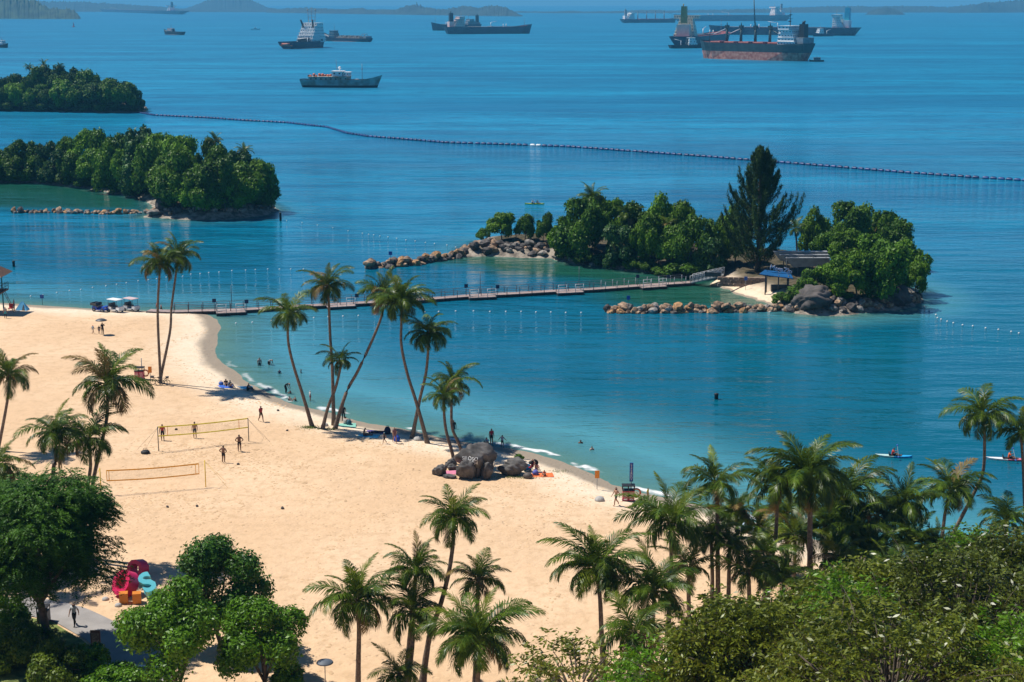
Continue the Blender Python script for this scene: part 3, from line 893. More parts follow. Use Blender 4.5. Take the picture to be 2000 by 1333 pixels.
def shrub(label, px, by, ty, w, kind, seed, group=None, name='shrub', cat='shrub'):
    r = random.Random(seed)
    b = G(px, by)
    ht = max(0.6, Q(px, ty, b.y).z - b.z)
    rx = w / 2 / ppm(b.y)
    o = thing(name, label, cat, b, 0, group)
    f = link('foliage', r.choice(CR[kind]), o, (0, 0, ht * 0.42), r.uniform(0, 6.28))
    f.scale = (rx * 1.1, rx * 0.95, ht * 0.6)
    mb = MB()
    for k in range(4):
        g = k * 1.6
        mb.tube([(0, 0, -0.1), (0.12 * math.cos(g), 0.12 * math.sin(g), ht * 0.3), (rx * .4 * math.cos(g), rx * .4 * math.sin(g), ht * 0.6)], [0.05, 0.035, 0.01], 5)
    part('stem', mb, M['bark'], o)
    return o
GS = 'bright shrubs on the bridge islet'
shrub('bright green shrub at the water beside the end of the bridge', 1338, 543, 503, 92, 'bright', 1, GS)
shrub('lower bright green shrub left of the footbridge ramp on the islet', 1300, 538, 512, 56, 'bright', 2, GS)
shrub('lowest bright shrub next to the breakwater rocks on the islet', 1532, 597, 566, 52, 'bright', 3, GS)
shrub('middle bright shrub climbing behind the grey pointed rock', 1562, 592, 546, 64, 'bright', 4, GS)
shrub('upper bright shrub below the grey roof on the islet', 1590, 578, 516, 62, 'bright', 5, GS)
shrub('dark cactus-like shrub at the rocky western end of the islet', 944, 471, 445, 28, 'dark', 6)
shrub('small leafy shrub behind the boulders on the beach', 1016, 900, 883, 24, 'bright', 7)
shrub('tiny green tuft on the islet beach by the ramp', 1412, 556, 549, 9, 'bright', 8)
shrub('dark shrub at the foot of the islet trees by the lagoon', 1196, 526, 490, 40, 'blue', 9)

GFR = 'low bushes fringing the islets'
for i, (x, by, ty, w) in enumerate(((-20, 217, 196, 40), (20, 216.5, 194, 44), (60, 217, 195, 44), (96, 217.5, 197, 40), (135, 218, 196, 46), (175, 218.5, 196, 46), (212, 219, 197, 44), (246, 219, 199, 36))):
    shrub(f'low dark bush at the waterline of the farthest islet, {ORD[i]} from left', x, by, ty, w, 'far', 200 + i, GFR)
for i, (x, by, ty, w) in enumerate(((-20, 358, 330, 44), (18, 356.5, 328, 44), (56, 356.5, 326, 46), (92, 359, 330, 44), (128, 362, 334, 40), (160, 367, 338, 40), (196, 372, 345, 38), (228, 379, 350, 36), (262, 385, 360, 30), (330, 405, 385, 36), (372, 408, 385, 40), (412, 409, 386, 40), (452, 408, 385, 40), (490, 404, 382, 40), (514, 401, 384, 30))):
    shrub(f'low bush along the shore of the left islet, {ORD[i]} from left', x, by, ty, w, ['blue', 'dark', 'mid'][i % 3], 230 + i, GFR)
for i, (x, by, ty, w) in enumerate(((1100, 506, 480, 40), (1140, 515, 488, 44), (1172, 519, 494, 40), (1236, 529, 500, 40), (1268, 532, 504, 40), (1372, 543, 515, 40), (1618, 560, 530, 40), (1645, 584, 566, 34), (1700, 584, 566, 34))):
    shrub(f'low bush at the foot of the bridge islet trees, {ORD[i]} from left', x, by, ty, w, ['mid', 'dark', 'blue'][i % 3], 260 + i, GFR)

# the dark conifer
def casuarina(label, px, by, ty, wpx, seed):
    rs = np.random.RandomState(seed)
    b = G(px, by)
    ht = Q(px, ty, b.y).z - b.z
    R0 = wpx / 2 / ppm(b.y, 8)
    o = thing('casuarina_tree', label, 'tree', b)
    mb = MB()
    mb.tube([(0, 0, -0.3), (0.1, 0, ht * 0.3), (-0.1, 0.1, ht * 0.7), (0, 0, ht * 0.95)], [0.5, 0.36, 0.18, 0.03], 8)
    pos, dirs = [], []
    nb = 150
    for i in range(nb):
        u = (i + rs.rand()) / nb
        z0 = ht * (0.04 + 0.90 * u)
        g = rs.rand() * 6.28
        ln = R0 * (1.03 - u) ** 0.8 * rs.uniform(0.65, 1.2) * min(1.0, 0.62 + u * 1.8)
        rise = ln * rs.uniform(0.5, 1.0) + 0.9
        s = np.linspace(0.15, 1, 9)
        hx = ln * (1 - (1 - s) ** 1.4)
        zz = z0 + rise * s ** 1.7
        pts = np.stack([hx * math.cos(g), hx * math.sin(g), zz], 1)
        mb.tube([(0, 0, z0 - 0.1)] + [tuple(p) for p in pts[::2]], [0.07, .06, .05, .035, .02, .012][:1 + len(pts[::2])], 4, caps=False)
        m = 185
        t = rs.rand(m) ** 0.8
        idx = np.clip((t * 8).astype(int), 0, 7)
        f = (t * 8 - idx)[:, None]
        p = pts[idx] * (1 - f) + pts[idx + 1] * f + rs.randn(m, 3) * np.array([.26, .26, .30]) * (1.15 - 0.7 * t[:, None])
        tan = pts[idx + 1] - pts[idx]
        tan /= np.linalg.norm(tan, axis=1, keepdims=True)
        pos.append(p); dirs.append(tan + rs.randn(m, 3) * 0.32 + np.array([0, 0, 0.25]))
    pos, dirs = np.vstack(pos), np.vstack(dirs)
    nr = rs.randn(len(pos), 3) + np.array([0, 0, .3])
    part('trunk', mb, M['bark'], o)
    mtl = leaf_mat('casuarina_needles', (0.018, 0.046, 0.016), (0.046, 0.090, 0.028), 1.0, 0.7, 0.1, 0.2, 0.1)
    me = leaves_mesh('crown', pos, nr, rs.uniform(0.5, 0.95, len(pos)), rs, mtl, 0.15, dirs)
    link('crown', me, o)
    return o
casuarina('tall dark pointed conifer rising over the bridge islet', 1480, 527, 286, 172, 5)

# palms on the islets
GI = 'palms among the islet trees'
palm('tall palm sticking out above the trees on the bridge islet', [(1157, 388), (1160, 430)], 32, (1165, 484), GI, 61, n=18)
palm('dark palm in the middle of the bridge islet trees', [(1228, 422), (1227, 460)], 30, (1226, 505), GI, 62, n=18)
palm('thin dark palm between the conifer and the right trees', [(1554, 448), (1556, 480)], 26, (1558, 512), GI, 63, n=18)
palm('small yellowish palm above the grey roof on the islet', [(1645, 492), (1646, 510)], 20, (1648, 535), GI, 64, n=14, young=0.5)
palm('palm crown half sunk in the right islet trees', [(1728, 442), (1728, 480)], 24, (1730, 530), GI, 65, n=16)
palm('palm crown in the left islet trees, near its top', [(420, 276), (420, 320)], 20, (420, 378), GI, 66, n=14)
palm('palm spear above the right shoulder of the left islet', [(476, 296), (476, 330)], 18, (476, 390), GI, 67, n=14)
palm('yellowish palm inside the left islet trees', [(300, 292), (300, 330)], 20, (302, 372), GI, 68, n=14, young=0.4)
for i, (x, y) in enumerate(((57, 128), (84, 123), (116, 127))):
    palm(f'palm tuft on the skyline of the farthest islet, {ORD[i]} from the left', [(x, y + 4), (x, y + 30)], 11, (x, 204), GI, 70 + i, n=12)
palm('palm crown half hidden in the middle of the islet trees', [(1302, 440), (1302, 470)], 22, (1304, 512), GI, 75, n=14, young=0.4)

# ------------------------------------------------------------------ near trees
def near_tree(name, label, cpx, cpy, D, rx, rz, base_z, n, leaf, mtl, seed, aspect=0.5, lobes=22, flat=0.85, group=None, cat='tree', ry=None, style='lobes'):
    rs = np.random.RandomState(seed)
    c = Q(cpx, cpy, D)
    bz = gz(c.x, c.y) if base_z is None else base_z
    o = thing(name, label, cat, (c.x, c.y, bz), 0, group)
    cz = c.z - bz
    ry = ry or rx
    if style == 'lobes':
        p, nr = crown_points(rs, lobes, n, flat)
        p = p * np.array([rx, ry, rz]) * 1.12 + np.array([0, 0, cz])
        me = leaves_mesh('crown', p, nr, leaf * rs.uniform(0.6, 1.3, n), rs, mtl, aspect)
    elif style == 'twigs':
        k = 12
        q, nr = crown_points(rs, 30, n // k, flat, 0.6, 1.15, -0.5, (0.13, 0.30))
        q = q * np.array([rx, ry, rz]) * 1.05 + rs.randn(len(q), 3) * 0.22
        e = q / (np.linalg.norm(q, axis=1, keepdims=True) + 1e-6)
        d = e * 0.8 + rs.randn(len(q), 3) * 0.6 + np.array([0, 0, 0.25])
        d /= np.linalg.norm(d, axis=1, keepdims=True)
        s = np.linspace(0, 1, k)
        L0 = rs.uniform(0.5, 1.2, (len(q), 1, 1)) * np.where(rs.rand(len(q), 1, 1) < 0.1, 1.8, 1.0)
        pts = q[:, None] + d[:, None] * s[None, :, None] * L0 + np.array([0, 0, -0.35]) * (s ** 2)[None, :, None] * L0
        side = np.cross(d, np.array([0, 0, 1.0])); side /= np.linalg.norm(side, axis=1, keepdims=True) + 1e-6
        sg = np.where(np.arange(k) % 2 == 0, 1.0, -1.0)
        ld = d[:, None] * 0.6 + side[:, None] * sg[None, :, None] + rs.randn(len(q), k, 3) * 0.25 + np.array([0, 0, -0.45])
        P3 = (pts + ld * leaf * 0.4).reshape(-1, 3) + np.array([0, 0, cz])
        N3 = np.cross(ld, d[:, None]).reshape(-1, 3); N3 *= np.sign(N3[:, 2:3] + 1e-9); N3 /= np.linalg.norm(N3, axis=1, keepdims=True) + 1e-6; N3 = N3 + rs.randn(len(N3), 3) * 0.6
        me = leaves_mesh('crown', P3, N3, leaf * rs.uniform(0.7, 1.25, len(P3)), rs, mtl, aspect, ld.reshape(-1, 3))
        # the shoots that carry them
        tw = MB()
        for i in range(0, len(q), 9):
            a = Vector(q[i]) + Vector((0, 0, cz))
            tw.tube([Vector((0, 0, cz - rz * 0.6)).lerp(a, 0.35), Vector((0, 0, cz - rz * 0.35)).lerp(a, 0.75), a, a + Vector(d[i]) * float(L0[i, 0, 0])], [0.05, 0.035, 0.018, 0.006], 4, caps=False)
        part('branch', tw, M['bark'], o)
    elif style == 'sprays':
        k = 14
        lay = rs.rand(n // k)
        g = rs.rand(n // k) * 6.283
        rad = np.sqrt(rs.rand(n // k))
        tier = np.array([0.95, 0.6, 0.25, -0.1, -0.45])
        ti = rs.choice(5, n // k, p=[.16, .24, .26, .2, .14])
        tr_ = np.array([0.55, 0.85, 1.0, 1.0, 0.85])[ti]
        cl = 9
        cen_g = rs.rand(5, cl) * 6.283; cen_r = rs.uniform(0.35, 0.8, (5, cl)); cr_ = rs.uniform(0.22, 0.4, (5, cl))
        ci = rs.randint(0, cl, n // k)
        x = cen_r[ti, ci] * tr_ * np.cos(cen_g[ti, ci]) + cr_[ti, ci] * rad * np.cos(g)
        y = cen_r[ti, ci] * tr_ * np.sin(cen_g[ti, ci]) + cr_[ti, ci] * rad * np.sin(g)
        z = tier[ti] + 0.10 * rs.randn(n // k) - 0.35 * rad * cr_[ti, ci] + 0.16 * np.sin(ci * 2.3)
        q = np.stack([x * rx, y * ry, z * rz], 1)
        d = np.stack([np.cos(g), np.sin(g), -0.35 + 0.25 * rs.randn(n // k)], 1) + rs.randn(n // k, 3) * 0.25
        d /= np.linalg.norm(d, axis=1, keepdims=True)
        s = np.linspace(0.1, 1, k // 2).repeat(2)
        side = np.cross(d, np.array([0, 0, 1.0])); side /= np.linalg.norm(side, axis=1, keepdims=True) + 1e-6
        sg = np.tile([1.0, -1.0], k // 2)
        L0 = 0.62
        pts = q[:, None] + d[:, None] * s[None, :, None] * L0 + np.array([0, 0, -0.16]) * (s ** 2)[None, :, None]
        ld = d[:, None] * 0.55 + side[:, None] * sg[None, :, None] + np.array([0, 0, -0.15])
        P3 = (pts + ld * 0.09).reshape(-1, 3) + np.array([0, 0, cz])
        N3 = np.tile(np.array([[0, 0, 1.0]]), (len(P3), 1)) + rs.randn(len(P3), 3) * 0.35
        me = leaves_mesh('crown', P3, N3, leaf * rs.uniform(0.8, 1.25, len(P3)), rs, mtl, aspect, ld.reshape(-1, 3))
    link('crown', me, o)
    mb = MB()
    r = random.Random(seed)
    fork = Vector((r.uniform(-.2, .2), 0, max(0.6, cz - rz * 1.05)))
    th = 0.05 + 0.035 * rx
    mb.tube([(0, 0, -0.4), (0.05, 0, fork.z * 0.5), fork], [th * 1.5, th * 1.15, th], 8)
    for k in range(6):
        g = 6.283 * k / 6 + r.uniform(-.4, .4)
        e = Vector((math.cos(g) * rx * .7, math.sin(g) * ry * .7, cz + rz * r.uniform(-.1, .6)))
        mid = fork.lerp(e, .5) + Vector((0, 0, rz * 0.12))
        mb.tube([fork - Vector((0, 0, .1)), mid, e], [th * .7, th * .45, th * .1], 6)
    part('trunk', mb, M['bark'], o)
    return o

LMN = {
    'glossy': leaf_mat('glossy_leaves', (0.030, 0.105, 0.003), (0.125, 0.28, 0.012), 5.0, 0.42, 0.22, 0.55, 0.1),
    'glossy_dark': leaf_mat('glossy_dark_leaves', (0.016, 0.062, 0.005), (0.060, 0.150, 0.014), 1.3, 0.42, 0.18, 0.55, 0.1),
    'feather': leaf_mat('feathery_leaves', (0.016, 0.062, 0.004), (0.060, 0.155, 0.012), 0.8, 0.5, 0.2, 0.35, 0.1),
    'lime': leaf_mat('lime_leaves', (0.030, 0.075, 0.006), (0.13, 0.20, 0.016), 0.8, 0.4, 0.25, 0.5, 0.1),
    'olive': leaf_mat('olive_leaves', (0.022, 0.045, 0.003), (0.21, 0.26, 0.030), 7.0, 0.36, 0.22, 0.8, 0.1),
    'olive_dark': leaf_mat('olive_dark_leaves', (0.014, 0.030, 0.003), (0.13, 0.17, 0.022), 7.0, 0.36, 0.18, 0.8, 0.1),
    'fresh': leaf_mat('fresh_leaves', (0.05, 0.13, 0.008), (0.13, 0.28, 0.02), 1.2, 0.4, 0.3, 0.5, 0.1),
}
# left foreground
near_tree('feathery_tree', 'large dark feathery tree shading the path at the left', 76, 1060, 97, 5.7, 4.0, None, 130000, 0.22, LMN['feather'], 31, 0.36, style='sprays', ry=4.4)
near_tree('feathery_tree', 'smaller feathery tree at the left edge behind the large one', 10, 1000, 112, 4.2, 2.6, None, 50000, 0.22, LMN['feather'], 37, 0.36, style='sprays')
near_tree('broadleaf_tree', 'round dark glossy tree behind, rightmost top beside the blue letter', 424, 1140, 97, 3.0, 3.3, None, 20000, 0.27, LMN['glossy_dark'], 32)
near_tree('broadleaf_tree', 'round glossy green tree in front of the blue letter', 342, 1240, 89, 2.9, 3.4, None, 22000, 0.27, LMN['glossy'], 33)
near_tree('broadleaf_tree', 'round glossy green tree furthest right of the three at bottom', 514, 1262, 91, 2.6, 3.3, None, 18000, 0.27, LMN['glossy'], 34)
near_tree('broadleaf_tree', 'small tree at the bottom edge below the three round trees', 566, 1322, 92, 1.1, 1.0, None, 4000, 0.24, LMN['glossy'], 35, cat='tree')
near_tree('garden_shrub', 'yellow green shrub in the bottom left corner', 30, 1262, 95, 2.4, 1.7, None, 13000, 0.23, LMN['lime'], 41, cat='shrub')
near_tree('garden_shrub', 'yellow green shrub below the lawn at the bottom left', 118, 1306, 92, 2.3, 1.8, None, 13000, 0.23, LMN['lime'], 42, cat='shrub')
near_tree('garden_shrub', 'small round green shrub in front of the brown board', 184, 1288, 93, 1.2, 1.2, None, 6000, 0.23, LMN['glossy'], 43, cat='shrub')
near_tree('garden_shrub', 'dark green shrub at the left edge beneath the feathery tree', 8, 1205, 99, 1.5, 1.5, None, 7000, 0.23, LMN['glossy'], 44, cat='shrub')
near_tree('garden_shrub', 'green hedge shrub along the bottom edge near the pavement', 232, 1334, 90, 1.9, 1.1, None, 8000, 0.23, LMN['glossy'], 45, cat='shrub')
# right foreground, on the rising bank below the viewpoint
GF = 'leafy trees on the bank at the lower right'
near_tree('bank_tree', 'olive leaved tree of the bank, lower centre of the canopy', 1540, 1318, 58, 4.3, 3.2, None, 26000, 0.29, LMN['olive'], 51, 0.35, style='twigs', group=GF)
near_tree('bank_tree', 'widest olive tree of the bank below the tallest palm', 1690, 1290, 66, 5.6, 3.4, None, 120000, 0.27, LMN['olive'], 52, 0.35, style='twigs', group=GF)
near_tree('bank_tree', 'olive tree of the bank right of the widest one', 1880, 1262, 62, 5.2, 3.4, None, 26000, 0.29, LMN['olive_dark'], 53, 0.35, style='twigs', group=GF)
near_tree('bank_tree', 'dark tree of the bank highest at the right edge', 1990, 1150, 70, 3.6, 2.6, None, 17000, 0.29, LMN['olive_dark'], 54, 0.35, style='twigs', group=GF)
near_tree('bank_tree', 'small fresh green tree against the water at the right', 1898, 1092, 74, 1.5, 1.3, None, 2600, 0.26, LMN['fresh'], 55, 0.35, style='twigs', group=GF)
near_tree('bank_tree', 'fresh green sapling in the middle of the bank canopy', 1660, 1175, 60, 1.5, 0.9, None, 1500, 0.24, LMN['fresh'], 56, 0.35, style='twigs', group=GF)
near_tree('bank_tree', 'fresh green tree in the bottom right corner', 1965, 1300, 52, 1.8, 1.3, None, 2600, 0.24, LMN['fresh'], 57, 0.35, style='twigs', group=GF)
near_tree('bank_tree', 'nearest olive tree along the bottom edge of the bank', 1740, 1345, 50, 4.6, 2.0, None, 20000, 0.27, LMN['olive'], 58, 0.35, style='twigs', group=GF)
near_tree('bank_tree', 'thin leafy tree at the left end of the bank canopy', 1130, 1322, 64, 2.6, 1.3, None, 2600, 0.26, LMN['olive'], 59, 0.35, style='twigs', group=GF)
near_tree('bank_tree', 'green leafy tree left of the lower centre olive tree', 1330, 1325, 60, 2.8, 1.9, None, 6000, 0.24, LMN['glossy'], 60, 0.35, style='twigs', group=GF)
near_tree('bank_tree', 'bushy tree of the bank below the low grove palms', 1560, 1246, 74, 3.6, 2.0, None, 7000, 0.24, LMN['glossy'], 61, 0.35, style='twigs', group=GF)
near_tree('bank_tree', 'loose olive tree between the near palms and the bank canopy', 1405, 1300, 66, 2.4, 1.9, None, 7000, 0.25, LMN['olive'], 62, 0.35, style='twigs', group=GF)
# ------------------------------------------------------------------ ships in the strait
SM = {
    'navy': mat('navy_hull', (0.018, 0.030, 0.055), 0.5, 0.3, 0.15),
    'green': mat('dark_green_hull', (0.025, 0.050, 0.050), 0.5, 0.3, 0.2),
    'antifoul': mat('rusty_red_antifouling', (0.48, 0.11, 0.06), 0.7, 0.3, 0.4, col2=(0.62, 0.30, 0.21)),
    'deckred': mat('red_oxide_deck', (0.26, 0.06, 0.045), 0.7, 0.3, 0.3),
    'white': mat('ship_white', (0.80, 0.80, 0.78), 0.5, 0.06, 0.4),
    'cream': mat('ship_cream', (0.68, 0.62, 0.50), 0.5, 0.1, 0.4),
    'pink': mat('ship_pale_pink', (0.66, 0.50, 0.45), 0.5, 0.1, 0.4),
    'blackp': mat('ship_black', (0.015, 0.016, 0.018), 0.5, 0.3, 0.5),
    'glass': mat('ship_window_glass', (0.012, 0.016, 0.022), 0.1, 0.1, 1.0, spec=0.6),
    'grey': mat('ship_grey', (0.22, 0.25, 0.27), 0.6, 0.2, 0.4),
    'olive': mat('funnel_olive', (0.30, 0.24, 0.05), 0.5, 0.15, 0.5),
    'turq': mat('funnel_turquoise', (0.04, 0.38, 0.50), 0.5, 0.1, 0.5),
    'rust': mat('rust_streaked_white', (0.55, 0.55, 0.50), 0.7, 0.15, 0.35, col2=(0.30, 0.16, 0.08)),
    'orange': mat('lifeboat_orange', (0.62, 0.13, 0.03), 0.5, 0.1, 1.0),
    'teal': mat('hull_teal_white', (0.36, 0.50, 0.50), 0.65, 0.25, 0.3, col2=(0.16, 0.14, 0.11)),
}

def hull(L, B, F, split, mats, bow_up=2.0, stern_up=0.6, rake=0.05, over=0.03, full=0.80, bul=1.0, transom=0.8):
    """lofted hull, bow towards +x, waterline at z=0: anti-fouling below split, side paint above, deck inside the bulwark"""
    mb = MB()
    S = [0.0, 0.03, 0.08, 0.15, 0.3, 0.5, 0.7, full, full + (1 - full) * 0.45, full + (1 - full) * 0.78, 1.0]
    rows = []
    for s in S:
        sh = max(0, (s - 0.72) / 0.28)
        zd = F + bow_up * sh ** 2 + stern_up * max(0, (0.15 - s) / 0.15)
        k = max(0, (s - full) / (1 - full))
        bd = B / 2 * (1 - k ** 2.3) * (transom + (1 - transom) * min(1, s / 0.12))
        kw = max(0, (s - full + 0.05) / (1 - full + 0.05))
        bw = B / 2 * max(0.0, 1 - kw ** 1.6) * (0.35 + 0.65 * min(1, s / 0.2) ** 0.7)
        xd = -L / 2 + L * s + (rake * L * sh if s > 0.72 else 0) - (over * L * max(0, (0.08 - s) / 0.08))
        xw = -L / 2 + L * s
        ring = []
        for z in (-2.0, 0.0, split, zd * 0.6 + split * 0.4, zd, zd + bul):
            u = min(1, max(0, z / zd)) ** 0.8
            ring.append((xw + (xd - xw) * min(1.15, max(0, z / zd)), max(0.02, bw + (bd - bw) * u), z))
        rows.append(ring)
    for sd in (1, -1):
        for i in range(len(S) - 1):
            for j in range(5):
                q = [rows[i][j], rows[i + 1][j], rows[i + 1][j + 1], rows[i][j + 1]]
                if sd < 0:
                    q = q[::-1]
                mb.add([(x, -sd * y, z) for x, y, z in q], [(0, 1, 2, 3)], 0 if j < 2 else 1, False)
    for j in range(5):
        a, b_ = rows[0][j], rows[0][j + 1]
        mb.add([(a[0], a[1], a[2]), (a[0], -a[1], a[2]), (b_[0], -b_[1], b_[2]), (b_[0], b_[1], b_[2])], [(0, 1, 2, 3)], 0 if j < 2 else 1)
    for i in range(len(S) - 1):
        a, c = rows[i][4], rows[i + 1][4]
        mb.add([(a[0], -a[1], a[2] - 0.05), (c[0], -c[1], c[2] - 0.05), (c[0], c[1], c[2] - 0.05), (a[0], a[1], a[2] - 0.05)], [(0, 1, 2, 3)], 2)
    return mb.mesh('hull', mats)

def house(levels, wm='glass', rail=True):
    """stacked deckhouse: levels of (x, y, lx, ly, z0, h) with a window band on each"""
    wall, win = MB(), MB()
    for (x, y, lx, ly, z0, h) in levels:
        wall.box((x, y, z0 + h / 2 - 0.05), (lx, ly, h - 0.1))
        wall.box((x, y, z0 + h + 0.06), (lx + 0.9, ly + 0.9, 0.18))
        n = max(2, int(lx / 2.6))
        for k in range(n):
            for sd in (-1, 1):
                win.box((x - lx / 2 + lx * (k + .5) / n, y + sd * ly / 2, z0 + h * .58), (lx / n * .32, 0.12, h * .26))
        n = max(2, int(ly / 2.6))
        for k in range(n):
            for sd in (-1, 1):
                win.box((x + sd * lx / 2, y - ly / 2 + ly * (k + .5) / n, z0 + h * .58), (0.12, ly / n * .32, h * .26))
    return wall, win

def ship_at(name, label, stern, bow, L=None, heading=None):
    a, c = P(*stern), P(*bow)
    if heading is not None:
        mid = (a + c) / 2
        rz = heading
    else:
        mid = (a + c) / 2
        rz = math.atan2(c.y - a.y, c.x - a.x)
        L = (c - a).length
    return thing(name, label, 'ship', (mid.x, mid.y, 0), rz), L

# 1 the red bulk carrier
o, L = ship_at('bulk_carrier', 'red and dark green bulk carrier with deck cranes, nearest of the big ships', (1572, 119.8), (1374, 113.8))
B = 20.0
link('hull', hull(L, B, 11.5, 6.3, [SM['antifoul'], SM['green'], SM['deckred']], 2.2, 0.8, 0.035, 0.035, 0.84, 1.1), o)
hw = 0.13 * L
for k in range(5):
    x = -L * 0.23 + k * L * 0.142
    part('hatch_cover', MB().box((x, 0, 12.3), (hw * .72, B * .62, 1.7)).box((x, 0, 13.55), (hw * .76, B * .66, .8), 0, 0, .93), SM['deckred'], o)
for k in range(4):
    x = -L * 0.16 + k * L * 0.142
    c = MB().tube([(x, 0, 11.4), (x, 0, 24.5)], [1.25, 1.0], 8).box((x, 0, 25.2), (2.6, 3.0, 2.6)).tube([(x, 0, 26.4), (x, 0, 29)], [.5, .15], 6)
    p = part('deck_crane', c, SM['green'], o)
    j = MB()
    if k == 1:      # this jib points up
        for yy in (-.7, .7):
            j.tube([(x + .6, yy, 24.5), (x + 2.5, yy * .35, 46.5)], .22, 5)
        for q in range(7):
            f = q / 7
            j.tube([(x + .6 + 1.9 * f, -.7 + .45 * f, 24.5 + 22 * f), (x + .6 + 1.9 * f + .25, .7 - .5 * f, 24.5 + 22 * (f + .12))], .12, 4)
    else:
        for yy in (-.7, .7):
            j.tube([(x, yy, 24.0), (x + (L * .135 if k else -L * .13), yy * .3, 19.2 if k else 18.0)], .28, 5)
    part('crane_jib', j, SM['white'] if k in (2, 3) else SM['green'], p)
sx0 = -L * 0.375
wall, win = house([(sx0, 0, 16, 17.5, 11.5, 3.2), (sx0 + .5, 0, 15, 17, 14.7, 3.0), (sx0 + 1, 0, 13.5, 16.5, 17.7, 3.0), (sx0 + 1.5, 0, 12, 16, 20.7, 2.9), (sx0 + 2.2, 0, 10, 19.5, 23.6, 3.0)])
p = part('superstructure', wall, SM['white'], o); part('window_band', win, SM['glass'], p)['kind'] = 'stuff'
p = part('funnel', MB().box((sx0 - 10, 0, 19.5), (5.0, 6.2, 17.0), 0, 0, .9).tube([(sx0 - 10, 0, 27.3), (sx0 - 10.8, 0, 30.5)], .7, 6).tube([(sx0 - 9, .8, 27.3), (sx0 - 9.8, .8, 30)], .5, 6), SM['blackp'], o)
part('mast', MB().tube([(sx0 + 2.5, 0, 26.6), (sx0 + 2.5, 0, 38.5)], [.4, .15], 6).box((sx0 + 2.5, 0, 32), (.4, 5.5, .3)).box((sx0 + 2.5, 0, 35), (.8, 3.2, .5)).box((sx0 + 2.9, 0, 30), (1.4, 2, .8)), SM['blackp'], o)
part('lifeboat', MB().ball((sx0 + 9, -6.5, 17.5), 1.6, 8, 0, (2.2, .9, 1)), SM['orange'], o)
part('stern_house', MB().box((sx0 - 11, 0, 14.7), (7.5, 15, 6.3)), SM['grey'], o)
part('bow_mast', MB().tube([(L * .44, 0, 12), (L * .44, 0, 25)], [.3, .12], 6).box((L * .44, 0, 21), (.3, 3.2, .25)), SM['blackp'], o)
# launch beside it
def launch(label, px, py, heading, Lb, hm_, cm, cabin=0.5, mast_h=2.0, name='motor_launch', cat='boat'):
    p0 = P(px, py)
    t = thing(name, label, cat, (p0.x, p0.y, 0), heading)
    link('hull', hull(Lb, Lb * .30, Lb * .085, .35, [SM['blackp'], hm_, SM['grey']], Lb * .06, .1, .05, .02, .6, .35), t)
    w = MB().box((-Lb * .02, 0, Lb * .085 + 1.1), (Lb * cabin * .75, Lb * .2, 2.2), 0, 0, .92).box((-Lb * .02, 0, Lb * .085 + 2.35), (Lb * cabin * .8, Lb * .23, .16))
    p = part('cabin', w, cm, t)
    g = MB()
    for sd in (-1, 1):
        for k in range(3):
            g.box((-Lb * .02 + (k - 1) * Lb * cabin * .22, sd * Lb * .098, Lb * .085 + 1.45), (Lb * cabin * .15, .1, .7))
    part('window_band', g, SM['glass'], p)['kind'] = 'stuff'
    part('mast', MB().tube([(0, 0, Lb * .085 + 2.3), (0, 0, Lb * .085 + 2.3 + mast_h)], .08, 5).box((0, 0, Lb * .085 + 2 + mast_h), (.1, 1.2, .1)), SM['grey'], t)
    return t
launch('small black launch moored off the stern of the red bulk carrier', 1595, 121, R(175), 10.5, SM['blackp'], SM['grey'], .7)

